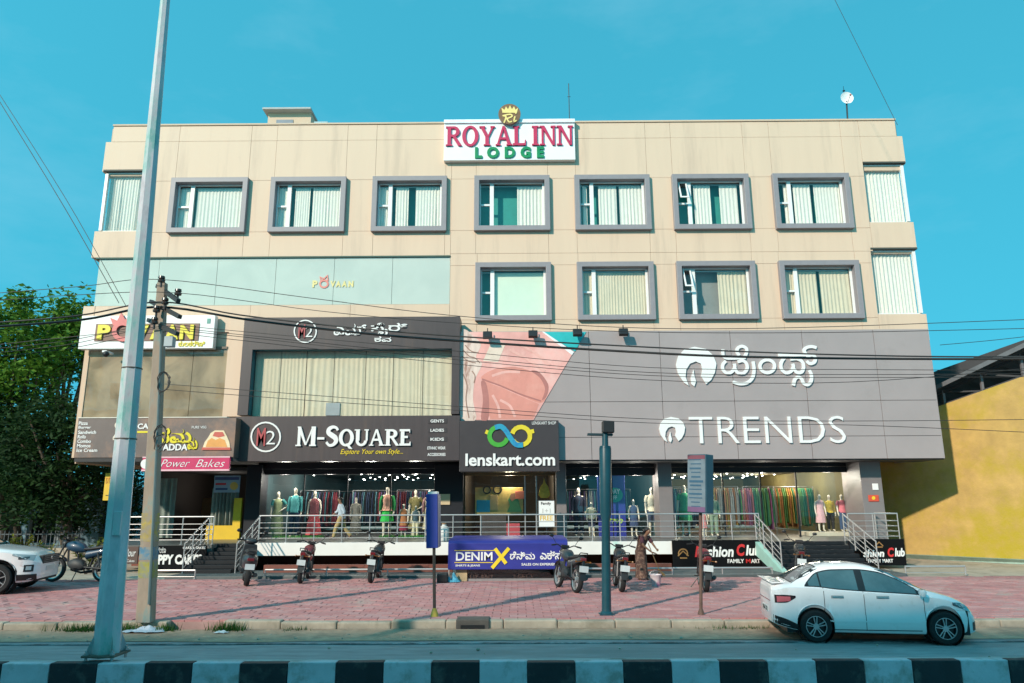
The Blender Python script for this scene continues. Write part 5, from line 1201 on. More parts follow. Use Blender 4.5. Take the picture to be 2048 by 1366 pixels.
def dressed(t, J, o):
    """o: outfit description -> garments as children"""
    g = lambda k: Vector(J[k][0])
    if 'dress' in o:
        c, hem = o['dress']; R = [(hem, .26 if hem < .4 else .22, .22 if hem < .4 else .19), (.75, .19, .16), (.95, .165, .135), (1.10, .135, .11), (1.30, .165, .125), (1.40, .15, .10), (1.46, .075, .07)]
        if hem > .7: R.pop(1)
        dress(t, 'dress', c, R)
    if 'skirt' in o:
        c, hem, wd = o['skirt']; dress(t, 'skirt', c, [(hem, wd, wd*.85), ((hem+1.0)/2, wd*.82, wd*.7), (1.0, .155, .125), (1.06, .14, .112)], .08)
    if 'top' in o:
        c = o['top']; dress(t, 'top', c, [(.88, .175, .145), (1.0, .16, .13), (1.10, .145, .115), (1.30, .168, .128), (1.40, .16, .10), (1.46, .08, .075)], .02)
    if 'sleeve' in o:
        c, full = o['sleeve']
        for n_ in 'lr':
            a, b, d = g('sh'+n_), g('el'+n_), g('wr'+n_)
            a2 = a + Vector((-.03 if n_ == 'l' else .03, 0, .01))
            if full: sleeve(t, c, [a2, a.lerp(b, .5), b, b.lerp(d, .9)], [.078, .068, .056, .042])
            else: sleeve(t, c, [a2, a.lerp(b, .35), a.lerp(b, .7)], [.078, .068, .062])
    if 'trousers' in o:
        c, end = o['trousers']
        dress(t, 'waistband', c, [(.82, .165, .125), (.95, .155, .12), (1.04, .14, .108)], 0)
        for n_ in 'lr':
            a, b, d = g('hip'+n_), g('kn'+n_), g('an'+n_); pts = [a + Vector((0, 0, .04)), a.lerp(b, .5), b]; rs = [.105, .095, .078]
            if end < .4: pts += [b.lerp(d, .5), d.lerp(b, .05)]; rs += [.07, .062]
            sleeve(t, c, pts, rs, 'trouser_leg')
def mannequin(label, px, hy, Y, o, J=J0, me=BODY0, base=0.0, rz=0.0):
    q = P(px, hy, Y); z0 = ZF + base; k = (q.z - z0) / 1.79
    t = thing('mannequin', label, 'mannequin', (q.x, Y, z0), 'shop window mannequins', local=True, rz=rz); t.scale = (k*1.06, k*1.06, k)
    link('body', me, None, t)
    if o.get('stand', True): MB().lathe([(.17, 0), (.17, .015), (.16, .02)], 16).build('base_disc', STEELD, t)
    dressed(t, J, o); return t
Ym = 25.75
mannequin('mannequin in a long sage green dress, hand on hip, leftmost in its window', 558, 980, Ym, dict(dress=(gm('sage', (.30, .34, .18)), .12), sleeve=(gm('aqua', (.10, .42, .40)), False)), JH, BODYH, rz=.2)
mannequin('mannequin in a turquoise top and dark jeans', 593, 972, Ym, dict(top=gm('turquoise', (.10, .42, .42)), sleeve=(gm('turquoise', (.1, .42, .42)), True), trousers=(gm('denim', (.03, .05, .10)), .1)))
mannequin('mannequin in a maroon top and long red skirt', 631, 979, Ym, dict(top=gm('maroon', (.20, .05, .06)), skirt=(gm('red', (.62, .08, .09)), .12, .27)))
mannequin('mannequin in a long grey gown behind the walking man', 713, 992, 27.2, dict(dress=(gm('grey', (.24, .23, .20)), .2), sleeve=(gm('grey', (.24, .23, .2)), True)))
mannequin('mannequin in a salmon vest over green shirt and green shorts', 776, 970, 25.6, dict(dress=(gm('salmon', (.68, .34, .24)), .92), sleeve=(gm('green', (.02, .26, .06)), True), skirt=(gm('brightgreen', (.02, .38, .06)), .55, .22)))
mannequin('child mannequin in a brown dress with maroon hem', 808, 1005, 25.6, dict(dress=(gm('brown', (.36, .14, .05)), .62), skirt=(gm('maroonhem', (.24, .02, .05)), .38, .24)))
mannequin('child mannequin in a dark top and cream trousers', 832, 1009, 25.55, dict(top=gm('darkteal', (.04, .08, .10)), trousers=(gm('cream', (.68, .62, .42)), .1)))
mannequin('mannequin in an olive wrap behind the two child mannequins', 832, 976, 26.3, dict(dress=(gm('olive', (.20, .17, .06)), .3), sleeve=(gm('olive', (.2, .17, .06)), False)), JH, BODYH)
mannequin('mannequin in a cream dress half hidden by the blue blade sign', 860, 976, 25.8, dict(dress=(gm('ivorydress', (.62, .55, .38)), .3), sleeve=(gm('rosejacket', (.4, .2, .2)), True)))
mannequin('mannequin in a navy suit and pale tie, left in the middle window', 1156, 972, 25.8, dict(top=gm('navy', (.02, .025, .05)), sleeve=(gm('navy', (.02, .025, .05)), True), trousers=(gm('navy', (.02, .025, .05)), .1)))
mannequin('child mannequin in a cream shirt beside the blue poster', 1182, 1002, 25.7, dict(top=gm('creamshirt', (.60, .54, .36)), sleeve=(gm('creamshirt', (.6, .54, .36)), False), trousers=(gm('navyshort', (.03, .04, .08)), .5)))
mannequin('child mannequin in a navy dress right of the blue poster', 1266, 996, 25.7, dict(dress=(gm('navydress', (.03, .05, .12)), .45)))
mannequin('mannequin in a cream top with dark scarf and navy shorts', 1302, 971, 25.75, dict(top=gm('creamtop', (.64, .58, .44)), sleeve=(gm('creamtop', (.64, .58, .44)), False), trousers=(gm('navyshort', (.03, .04, .08)), .5)))
mannequin('mannequin in a knee-length green dress', 1367, 966, 25.7, dict(dress=(mat('cloth_polka', (.06, .36, .14), .8, var=.1, scale=10, col2=(.5, .6, .3), mix2=.1, s2=25), .5), sleeve=(gm('leafgreen', (.06, .36, .14)), False)), rz=-.3)
mannequin('child mannequin in a pink top behind the box sign', 1406, 1018, 25.7, dict(dress=(gm('rose', (.6, .22, .22)), .55)))
mannequin('mannequin in a grey green outfit behind the box sign', 1424, 984, 25.9, dict(top=gm('moss', (.18, .26, .16)), trousers=(gm('greygreen', (.22, .30, .22)), .1), sleeve=(gm('moss', (.18, .26, .16)), True)))
mannequin('mannequin in a pale pink dress by the right shop door', 1637, 986, 25.6, dict(dress=(gm('palepink', (.68, .40, .42)), .42)), base=.14)
mannequin('mannequin in a yellow blouse and black trousers', 1656, 987, 26.0, dict(top=gm('yellow', (.68, .50, .04)), sleeve=(gm('yellow', (.68, .5, .04)), True), trousers=(gm('black', (.012, .012, .015)), .1)), base=.14)
mannequin('mannequin in a coral blouse and blue jeans', 1681, 986, 25.65, dict(top=gm('coral', (.62, .16, .20)), sleeve=(gm('coral', (.62, .16, .2)), False), trousers=(gm('bluejean', (.04, .08, .16)), .1)), base=.14)
x0, x1 = xc(1618, 1070, 25.4), xc(1698, 1070, 25.4)
tag(MB().box(x0, x1, 25.35, 26.3, ZF + .005, ZF + .135).build('display_plinth', mat('plinth_cream', (.62, .54, .42), .6), bevel=.01), 'low cream display plinth under the three coloured mannequins', 'plinth')
def grass_mat(label, p0, p1):
    x0, x1 = xc(p0, 1080, 25.4), xc(p1, 1080, 25.4); rr = random.Random(p0)
    t = thing('grass_mat', label, 'mat', ((x0+x1)/2, 25.5, ZF), 'artificial grass mats')
    m = MB()
    for i in range(900):
        x, y = rr.uniform(x0, x1), rr.uniform(25.3, 25.95); h = rr.uniform(.05, .12); a = rr.uniform(0, 6.3); dx, dy = .012*math.cos(a), .012*math.sin(a)
        m.add([(x-dx, y-dy, ZF+.01), (x+dx, y+dy, ZF+.01), (x+rr.uniform(-.03, .03), y+rr.uniform(-.03, .03), ZF+.01+h)], [(0, 1, 2)])
    tag(m.build('turf', mat('turf_green', (.04, .20, .03), .8, var=.3), t), kind='stuff')
    MB().box(x0, x1, 25.3, 25.95, ZF+.003, ZF+.012).build('backing', mat('turf_back', (.03, .1, .03), .9), t)
grass_mat('strip of artificial grass under the green, turquoise and red mannequins', 545, 642); grass_mat('strip of artificial grass under the salmon vest mannequin', 758, 850)
# walking man
q = P(685, 994, 24.6)
t = thing('person', 'man in pale blue shirt and khaki trousers walking past the shop window', 'person', (q.x, 24.6, ZF), local=True, rz=rad(-80)); k = (q.z - ZF) / 1.75; t.scale = (1.12*k, 1.12*k, k)
JW = bend(STAND, {'chest': ((0,-.04,1.30),(.145,.10)), 'nb': ((0,-.06,1.45),(.065,.06)), 'neck': ((0,-.075,1.52),(.048,.048)), 'h1': ((0,-.10,1.585),(.062,.078)), 'h2': ((0,-.10,1.66),(.075,.092)), 'h3': ((0,-.09,1.735),(.05,.06)), 'nose': ((0,-.195,1.63),(.010,.012)),
    'shl': ((.165,-.04,1.405),(.052,.052)), 'shr': ((-.165,-.04,1.405),(.052,.052)), 'ell': ((.21,.10,1.15),(.04,.04)), 'wrl': ((.21,.06,.92),(.026,.028)), 'pal': ((.21,.03,.85),(.018,.032)), 'elr': ((-.21,-.18,1.14),(.04,.04)), 'wrr': ((-.20,-.36,1.0),(.026,.028)), 'par': ((-.2,-.42,.97),(.018,.032)),
    'knl': ((.09,-.18,.50),(.056,.056)), 'anl': ((.09,-.26,.09),(.036,.038)), 'tol': ((.10,-.42,.06),(.034,.024)), 'knr': ((-.09,.10,.50),(.056,.056)), 'anr': ((-.09,.36,.14),(.036,.038)), 'tor': ((-.10,.26,.03),(.034,.024))})
SKB = mat('skin_brown', (.22, .11, .065), .55, var=.08)
link('body', body_mesh(JW), SKB, t)
SH = gm('paleblue', (.40, .48, .55)); KH = gm('khaki', (.36, .27, .12))
dress(t, 'shirt', SH, [(.86, .18, .15), (1.0, .165, .14), (1.12, .15, .125, 0, -.01), (1.30, .172, .135, 0, -.04), (1.40, .16, .105, 0, -.05), (1.46, .08, .075, 0, -.06)], .02)
for n_ in 'lr':
    a, b, d = [Vector(JW[k_+n_][0]) for k_ in ('sh', 'el', 'wr')]; sleeve(t, SH, [a + Vector((-.03 if n_ == 'l' else .03, 0, .01)), a.lerp(b, .5), b, b.lerp(d, .4)], [.078, .07, .06, .055])
    a, b, d = [Vector(JW[k_+n_][0]) for k_ in ('hip', 'kn', 'an')]; sleeve(t, KH, [a + Vector((0, 0, .06)), a.lerp(b, .5), b, b.lerp(d, .5), d.lerp(b, .05)], [.11, .098, .08, .072, .064], 'trouser_leg')
HAIR = mat('black_hair', (.012, .010, .010), .5)
def hair(t, c, rx, ry, rz_, bun=None):
    mb = MB(); n = 14; rings = []
    for i in range(7):
        ph = -.25 + (PI/2 + .25) * i/6; cr = max(.03, math.cos(ph)); rings.append([(c[0]+rx*cr*math.cos(2*PI*j/n), c[1]+ry*cr*math.sin(2*PI*j/n) + (.02 if i < 3 else 0), c[2]+rz_*math.sin(ph) + (.035 if (i < 2 and math.sin(2*PI*j/n) < -.3) else 0)) for j in range(n)])
    mb.loft(rings)
    if bun: mb.sphere(bun, .055, n=10, m=8)
    mb.build('hair', HAIR, t, smooth=70)
hair(t, (0, -.085, 1.665), .085, .10, .095)
for s_ in (-1, 1): MB().sphere((s_*.025, -.185, 1.66), .010, n=6, m=5).build('eye', BLACK, t)
# woman sweeping
q = G(1286, 1160, ZP + .002); top = P(1288, 1056, q.y)
t = thing('person', 'woman in a brown patterned saree bending to sweep the footpath', 'person', q, local=True, rz=rad(40)); k = (top.z - ZP) / 1.60; t.scale = (1.1*k, 1.1*k, k)
JS = bend(STAND, {'pelvis': ((0,.06,.92),(.14,.11)), 'belly': ((0,.03,1.07),(.12,.09)), 'chest': ((0,-.09,1.24),(.14,.10)), 'nb': ((0,-.18,1.36),(.06,.055)), 'neck': ((0,-.21,1.42),(.045,.045)), 'h1': ((0,-.26,1.46),(.058,.074)), 'h2': ((0,-.27,1.53),(.072,.088)), 'h3': ((0,-.25,1.595),(.048,.055)), 'nose': ((0,-.36,1.48),(.009,.011)),
    'shl': ((.15,-.13,1.32),(.048,.048)), 'shr': ((-.15,-.13,1.32),(.048,.048)), 'ell': ((.20,-.26,1.10),(.036,.036)), 'wrl': ((.13,-.42,.98),(.024,.026)), 'pal': ((.10,-.48,.95),(.017,.03)), 'elr': ((-.19,-.22,1.08),(.036,.036)), 'wrr': ((-.02,-.36,.88),(.024,.026)), 'par': ((.03,-.40,.85),(.017,.03)),
    'hipl': ((.085,.05,.86),(.085,.085)), 'hipr': ((-.085,.05,.86),(.085,.085)), 'knl': ((.09,-.02,.48),(.055,.055)), 'knr': ((-.09,.06,.48),(.055,.055)), 'anl': ((.09,.0,.08),(.034,.036)), 'anr': ((-.09,.12,.08),(.034,.036)), 'tol': ((.10,-.14,.025),(.032,.022)), 'tor': ((-.10,-.02,.025),(.032,.022))})
link('body', body_mesh(JS), SKB, t)
SAR = mat('saree_print', (.10, .05, .038), .9, var=.35, scale=14, bump=.3, bscale=18, col2=(.27, .17, .12), mix2=.4, s2=14)
dress(t, 'saree', SAR, [(.06, .175, .19, 0, .04), (.3, .155, .17, 0, .04), (.6, .165, .165, 0, .05), (.88, .17, .15, 0, .05), (1.05, .14, .12, 0, .02), (1.2, .155, .13, 0, -.06), (1.30, .15, .11, 0, -.12), (1.37, .075, .07, 0, -.18)], .09)
n_ = 8; mb = MB(); rs = []
for i in range(9):                                            # loose end over the shoulder, down the back
    u = i/8; cx = -.12 + .10*u; cy = -.20 + .38*u if u < .5 else -.01 + .28*(u-.5)*2*.6; cz = 1.34 + .06*math.sin(u*PI) - .95*max(0, u-.35)/.65; rs.append([(cx-.10, cy, cz), (cx+.10, cy+.01, cz), (cx+.10, cy+.03, cz+.012), (cx-.10, cy+.022, cz+.012)])
mb.loft(rs).build('saree_drape', SAR, t, smooth=60)
for n_ in 'lr':
    a, b = Vector(JS['sh'+n_][0]), Vector(JS['el'+n_][0]); sleeve(t, gm('blouse', (.07, .02, .03)), [a + Vector((-.03 if n_ == 'l' else .03, 0, .01)), a.lerp(b, .4), a.lerp(b, .75)], [.07, .062, .056])
hair(t, (0, -.235, 1.525), .092, .108, .10, (0, -.13, 1.49))
for s_ in (-1, 1): MB().sphere((s_*.024, -.345, 1.51), .010, n=6, m=5).build('eye', BLACK, t)
q2 = P(1296, 1086, q.y - .25); q3 = G(1323, 1152, ZP + .03)
t = thing('broom', 'long handled broom held by the sweeping woman', 'broom', q3)
hd = t; a_, b_ = Vector(q2), Vector(q3); MB().tube([a_, b_.lerp(a_, .12)], .012, 8).build('handle', mat('bamboo', (.50, .33, .15), .6), t, smooth=40)
mb = MB(); rr = random.Random(1); s0 = b_.lerp(a_, .2)
for i in range(60): mb.beam(s0 + Vector((rr.uniform(-.02, .02), rr.uniform(-.02, .02), 0)), b_ + Vector((rr.uniform(-.1, .12), rr.uniform(-.06, .06), rr.uniform(-.01, .02))), .006, .006)
mb.build('bristles', mat('broom_straw', (.40, .28, .12), .9), t)
q = G(1312, 1172, ZP)
t = thing('bucket', 'small white and pink plastic bucket by the sweeping woman', 'bucket', q, local=True)
MB().lathe([(.10, 0), (.135, .24), (.145, .25), (.145, .265), (.13, .265), (.125, .24), (.09, .02)], 18).build('tub', mat('bucket_white', (.68, .60, .62), .45, var=.1, col2=(.62, .16, .34), mix2=.4, s2=5), t, smooth=40)
MB().tube([(.14*math.cos(a), 0, .25 + .10*math.sin(a)) for a in [PI*i/10 for i in range(11)]], .005, 6).build('handle', STEELD, t)
# ================================================================== vehicles
def interp(tab, x):
    n = len(tab)
    if x <= tab[0][0]: return tab[0][1]
    if x >= tab[-1][0]: return tab[-1][1]
    for i in range(n - 1):
        if tab[i][0] <= x <= tab[i+1][0]:
            x0, y0 = tab[i]; x1, y1 = tab[i+1]; h = x1 - x0
            def sl(k):
                if k == 0: return (tab[1][1]-tab[0][1])/(tab[1][0]-tab[0][0])
                if k == n-1: return (tab[-1][1]-tab[-2][1])/(tab[-1][0]-tab[-2][0])
                a = (tab[k][1]-tab[k-1][1])/(tab[k][0]-tab[k-1][0]); b = (tab[k+1][1]-tab[k][1])/(tab[k+1][0]-tab[k][0])
                return 0 if a*b <= 0 else 2*a*b/(a+b)
            u = (x-x0)/h; m0, m1 = sl(i)*h, sl(i+1)*h
            return (2*u**3-3*u*u+1)*y0 + (u**3-2*u*u+u)*m0 + (-2*u**3+3*u*u)*y1 + (u**3-u*u)*m1
class Car:
    def __init__(s, top, belt, wid, bot, wheels, R, wr): s.top, s.belt, s.wid, s.bot, s.wheels, s.R, s.wr = top, belt, wid, bot, wheels, R, wr; s.L = top[-1][0]
    def sec(s, x):
        w_ = interp(s.wid, x); zt = interp(s.top, x); zb = interp(s.bot, x)
        for wc in s.wheels:
            if abs(x-wc) < s.R: zb = max(zb, s.wr + math.sqrt(s.R**2-(x-wc)**2))
        zs = min(interp(s.belt, x), zt - .05); c = max(0, min(1, (zt - zs - .05)/.30)); c = c*c*(3-2*c)
        kr = .88*(1-c) + .665*c; rz_ = zt - (.03*(1-c) + .075*c)
        pts = [(w_*.93, zb), (w_*.975, zb+.05), (w_*.998, .40), (w_*1.004, .50), (w_*.982, .63), (w_*.996, zs-.20), (w_*.988, zs-.08), (w_*.955, zs)]
        q = []; zl = zb
        for i, (y, z) in enumerate(pts):
            z = max(z, zl + (.006 if i else 0)); z = min(z, zs - .004*(6-i)) if i < 6 else max(zs, zl+.004); q.append((y, z)); zl = z
        ym, zm = (w_*.955 + w_*kr)/2 + .012*c, (q[-1][1] + rz_)/2
        q += [((w_*.955*2+ym)/3+.006*c, (q[-1][1]*2+zm)/3), (ym, zm), (w_*kr, rz_), (w_*kr*.86, zt-.028*c-.012*(1-c)), (w_*kr*.5, zt-.008), (0, zt)]
        return q
    def side(s, x, z):
        q = s.sec(x)
        for i in range(len(q)-1):
            if q[i][1] <= z <= q[i+1][1] + 1e-9:
                u = (z-q[i][1])/max(1e-9, q[i+1][1]-q[i][1]); return q[i][0]*(1-u)+q[i+1][0]*u
        return q[0][0] if z < q[0][1] else q[-2][0]
    def topz(s, x, y):
        q = s.sec(x)[6:]; y = abs(y)
        for i in range(len(q)-1):
            if q[i+1][0] <= y <= q[i][0]:
                u = (q[i][0]-y)/max(1e-9, q[i][0]-q[i+1][0]); return q[i][1]*(1-u)+q[i+1][1]*u
        return q[0][1]
    def body(s):
        xs = sorted(set([round(s.L*i/110, 4) for i in range(111)] + [round(w_+d*s.R, 4) for w_ in s.wheels for d in (-1.0, -.995, -.97, -.92, .92, .97, .995, 1.0)] + [.012, .03, s.L-.012, s.L-.03]))
        rings = []
        for x in xs:
            q = s.sec(x); rings.append([(x-s.L/2, -y, z) for y, z in q] + [(x-s.L/2, y, z) for y, z in q[-2::-1]])
        return MB().loft(rings, True, True, closed=False)
    def patch(s, x0, x1, lo, hi, sd, eps=.006, nx=24, nz=6):
        mb = MB(); k = 0
        for i in range(nx+1):
            x = x0+(x1-x0)*i/nx; a, b = lo(x), hi(x)
            for j in range(nz+1):
                z = a+(b-a)*j/nz; mb.v.append((x-s.L/2, sd*(s.side(x, z)+eps), z))
        for i in range(nx):
            for j in range(nz):
                a = i*(nz+1)+j; f = (a, a+1, a+nz+2, a+nz+1); mb.f.append(f if sd > 0 else f[::-1])
        return mb
    def tpatch(s, x0, x1, hw, eps=.006, nx=14, ny=14):
        mb = MB()
        for i in range(nx+1):
            x = x0+(x1-x0)*i/nx
            for j in range(ny+1):
                y = -1+2*j/ny; y *= hw(x); mb.v.append((x-s.L/2, y, s.topz(x, y)+eps))
        for i in range(nx):
            for j in range(ny):
                a = i*(ny+1)+j; mb.f.append((a, a+ny+1, a+ny+2, a+1))
        return mb
RUB = mat('tyre_rubber', (.012, .012, .013), .85, var=.15, bump=.2); ALLOY = mat('alloy', (.55, .56, .57), .3, metal=.8, var=.05); DARKR = mat('rim_dark', (.03, .03, .033), .4, metal=.3)
def wheel(t, x, y, r, sd, ns=5, twin=True, wd=.19):
    w_ = MB().lathe([(r*.66, -wd/2), (r*.90, -wd/2), (r*.985, -wd*.38), (r, -wd*.2), (r, wd*.2), (r*.985, wd*.38), (r*.90, wd/2), (r*.66, wd/2)], 36, (x, y, r), 'y', False).build('wheel', RUB, t, smooth=35)
    MB().lathe([(r*.67, -wd*.46), (r*.63, -wd*.40), (r*.60, -wd*.1), (.02, -wd*.1)] if sd < 0 else [(.02, wd*.1), (r*.60, wd*.1), (r*.63, wd*.40), (r*.67, wd*.46)], 32, (x, y, r), 'y', False).build('rim_barrel', DARKR, w_, smooth=35)
    yo = y + sd*wd*.36
    MB().lathe([(r*.62, -.012), (r*.675, -.012), (r*.675, .012), (r*.62, .012), (r*.62, -.012)], 36, (x, yo + sd*.012, r), 'y', False).build('rim_lip', ALLOY, w_, smooth=35)
    sp = MB()
    for i in range(ns):
        for o in ((-.13, .13) if twin else (0,)):
            a = 2*PI*i/ns + .35; a1 = a + o*1.25; a0 = a + o*2.2
            p = Vector((x + .05*math.cos(a0), yo - sd*.004, r + .05*math.sin(a0))); q = Vector((x + r*.64*math.cos(a1), yo + sd*.004, r + r*.64*math.sin(a1))); sp.beam(p, q, .018, .030 if twin else .045, up=(0, 1, 0))
    sp.build('spokes', ALLOY, w_)
    MB().lathe([(.055, -.012), (.06, 0), (.05, .014)], 16, (x, yo, r), 'y').build('hub', ALLOY, w_, smooth=40)
    return w_
CARW = mat('car_white', (.84, .80, .80), .25, var=.03, coat=.8, spec=.5, col2=(.74, .69, .67), mix2=.15, s2=2.5)
CGLASS = glass('car_glass', (.16, .24, .25), .16)
TRIM = mat('car_trim', (.012, .012, .014), .4); LAMPG = mat('lamp_lens', (.32, .36, .38), .1, coat=1.0); TAIL = mat('tail_red', (.14, .008, .012), .15, coat=1.0)
# ---- white sedan
C_ = Car(top=[(0, .86), (.02, 1.04), (.06, 1.09), (.18, 1.10), (.36, 1.115), (.55, 1.23), (.78, 1.37), (1.0, 1.445), (1.35, 1.488), (1.7, 1.49), (2.05, 1.445), (2.35, 1.345), (2.7, 1.17), (2.98, 1.015), (3.2, .955), (3.5, .87), (3.72, .76), (3.86, .63), (3.95, .48)],
         belt=[(0, .95), (.4, 1.04), (.8, 1.035), (1.3, .985), (2.0, .945), (2.8, .90), (3.3, .83), (3.95, .45)],
         wid=[(0, .52), (.03, .62), (.10, .72), (.25, .785), (.55, .825), (1.2, .84), (2.6, .84), (3.1, .825), (3.45, .78), (3.7, .69), (3.86, .55), (3.95, .38)],
         bot=[(0, .34), (.15, .29), (.5, .22), (1.2, .20), (2.8, .19), (3.6, .19), (3.95, .21)], wheels=(.79, 3.21), R=.355, wr=.305)
def sedan():
    t = thing('sedan_car', 'white sedan parked beside the kerb at right, facing right', 'car', (0, 0, 0), local=True)
    hl = C_.L/2
    bd = C_.body().build('body', CARW, t, smooth=32)
    MB().box(-hl+.25, hl-.25, -.70, .70, .17, .62).build('underbody', TRIM, t)
    for wc in C_.wheels:
        for sd in (-1, 1): wheel(t, wc-hl, sd*.745, .305, sd)
        for sd in (-1, 1): MB().lathe([(.352, 0), (.352, .30)], 30, (wc-hl, .80*sd if sd > 0 else -.80, .305), 'y', False).xf(Matrix.Identity(4)).build('wheel_arch', TRIM, t) if sd < 0 else None
    zl = lambda x: interp(C_.belt, x) + .02
    roof = lambda x: interp(C_.top, x) - (.115)
    for sd in (-1, 1):
        # dark band behind the side glass, then the panes
        hi = lambda x: min(interp([(.62, 1.06), (.74, 1.18), (.95, 1.33), (1.25, 1.382), (1.7, 1.39), (2.1, 1.345), (2.4, 1.24), (2.7, 1.08), (2.88, .945)], x), interp(C_.top, x)-.075)
        C_.patch(.64, 2.86, lambda x: zl(x), lambda x: max(hi(x), zl(x)+.003), sd, .003, 40, 8).build('window_band', TRIM, t, smooth=60)
        for a, b, nm in ((.72, .93, 'quarter_window'), (.96, 1.66, 'rear_side_window'), (1.80, 2.76, 'front_side_window')):
            C_.patch(a, b, lambda x: zl(x)+.018, lambda x: max(hi(x)-.022, zl(x)+.022), sd, .009, 24, 8).build(nm, mat('sedan_glass', (.055, .095, .105), .05, var=.35, scale=1.6, coat=1.0, spec=.8), t, smooth=60)
        for a, b in ((.985, .30), (1.745, .24), (2.86, .30)):    # door gaps
            C_.patch(a-.005, a+.005, lambda x: b, lambda x: zl(x), sd, .0035, 1, 12).build('door_gap', TRIM, t)
        C_.patch(.70, 2.86, lambda x: .245, lambda x: .26, sd, .003, 24, 1).build('sill_gap', TRIM, t)
        for hx in (1.12, 1.98):
            C_.patch(hx, hx+.24, lambda x: .845, lambda x: .90, sd, .004, 6, 2).build('handle_recess', mat('recess', (.30, .34, .36), .3, coat=.5), t)
            C_.patch(hx+.02, hx+.22, lambda x: .862, lambda x: .888, sd, .03, 6, 2).build('door_handle', mat('chrome', (.6, .62, .63), .15, metal=.9), t)
        # swage line low on the doors
        C_.patch(.98, 2.86, lambda x: .40, lambda x: .425, sd, .006, 20, 1).build('door_crease', CARW, t)
        tl = C_.patch(.055, .44, lambda x: interp([(.05, .73), (.25, .745), (.44, .845)], x), lambda x: interp([(.05, .885), (.25, .895), (.44, .885)], x), sd, .006, 16, 5).build('tail_light', mat('tail_dark', (.03, .012, .014), .15, coat=1.0), t, smooth=60)
        C_.patch(.09, .34, lambda x: interp([(.09, .75), (.34, .78)], x), lambda x: .865, sd, .011, 12, 4).build('tail_lens', mat('tail_rose', (.60, .12, .14), .15, coat=1.0), tl, smooth=60)
        hd_ = C_.patch(3.40, 3.80, lambda x: interp([(3.4, .735), (3.6, .66), (3.8, .575)], x), lambda x: interp([(3.4, .79), (3.6, .765), (3.8, .665)], x), sd, .008, 14, 4).build('headlight', mat('headlight_dark', (.05, .06, .07), .1, coat=1.0), t, smooth=60)
        MB().sphere((3.62-hl, sd*(C_.side(3.62, .70)-.03), .70), .05, n=10, m=8).build('projector', LAMPG, hd_)
        m_ = MB().loft([ell((2.80-hl, sd*.97, .985 - .065), .05, .09, 12), ell((2.80-hl, sd*.97, .985), .07, .11, 12), ell((2.80-hl, sd*.97, 1.04), .055, .095, 12)]).build('wing_mirror', CARW, t, smooth=50)
        MB().beam((2.80-hl, sd*.82, .955), (2.80-hl, sd*.92, .965), .05, .03).build('mirror_arm', TRIM, m_)
        C_.patch(.02, .62, lambda x: interp(C_.bot, x) + .012, lambda x: interp([(.0, .50), (.22, .44), (.42, .35), (.62, .26)], x), sd, .004, 16, 3).build('bumper_valance', TRIM, t, smooth=60)
        C_.patch(3.80, 3.945, lambda x: .24, lambda x: .40, sd, .004, 8, 3).build('bumper_grille', TRIM, t, smooth=60)
    C_.tpatch(.42, .93, lambda x: interp([(.42, .60), (.93, .47)], x), .006).build('rear_window', mat('sedan_glass', (.1, .16, .17)), t, smooth=60)
    C_.tpatch(.40, .97, lambda x: interp([(.40, .66), (.97, .53)], x), .003).build('rear_window_band', TRIM, t, smooth=60)
    C_.tpatch(2.12, 2.93, lambda x: interp([(2.12, .50), (2.93, .66)], x), .006).build('windscreen', mat('sedan_glass', (.1, .16, .17)), t, smooth=60)
    C_.tpatch(2.09, 2.96, lambda x: interp([(2.09, .53), (2.96, .70)], x), .003).build('windscreen_band', TRIM, t, smooth=60)
    MB().loft([[( .03-hl, y, interp(C_.top, .05)+.012), (.26-hl, y, interp(C_.top, .26)+.004), (.26-hl, y, interp(C_.top, .26)+.02), (-.02-hl, y*1.0, interp(C_.top, .05)+.05)] for y in (-.64, -.3, 0, .3, .64)]).build('boot_spoiler', CARW, t, smooth=40)
    MB().box(-hl-.012, -hl+.06, -.26, .26, .50, .62).build('number_plate', mat('plate_white', (.55, .56, .55), .5), t)
    letters(t, 'KA 32', (-.2, .2, .52, .60), 0, BLACK, .004).data.transform(Matrix.Translation((-hl-.0125, 0, 0)) @ Matrix.Rotation(rad(-90), 4, 'Z'))
    MB().box(-hl-.004, -hl+.05, -.50, .50, .74, .76).build('rear_light_bar', TAIL, t)
    MB().tube([(1.25-hl, 0, 1.485), (1.15-hl, 0, 1.52), (1.05-hl, 0, 1.49)], .02, 6).build('roof_antenna', TRIM, t)
    return t
car = sedan()
a = G(1634, 1286); b = G(1893, 1291); d_ = b - a; k = d_.length / (3.21 - .79)
ang = math.atan2(d_.y, d_.x); mid = (a + b)/2
car.scale = (k, k, k); car.rotation_euler = (0, 0, ang)
n_ = Vector((-math.sin(ang), math.cos(ang), 0)); ctr = mid + n_*.75*k - Vector((math.cos(ang), math.sin(ang), 0))*k*((.79+3.21)/2 - C_.L/2); car.location = (ctr.x, ctr.y, .012)
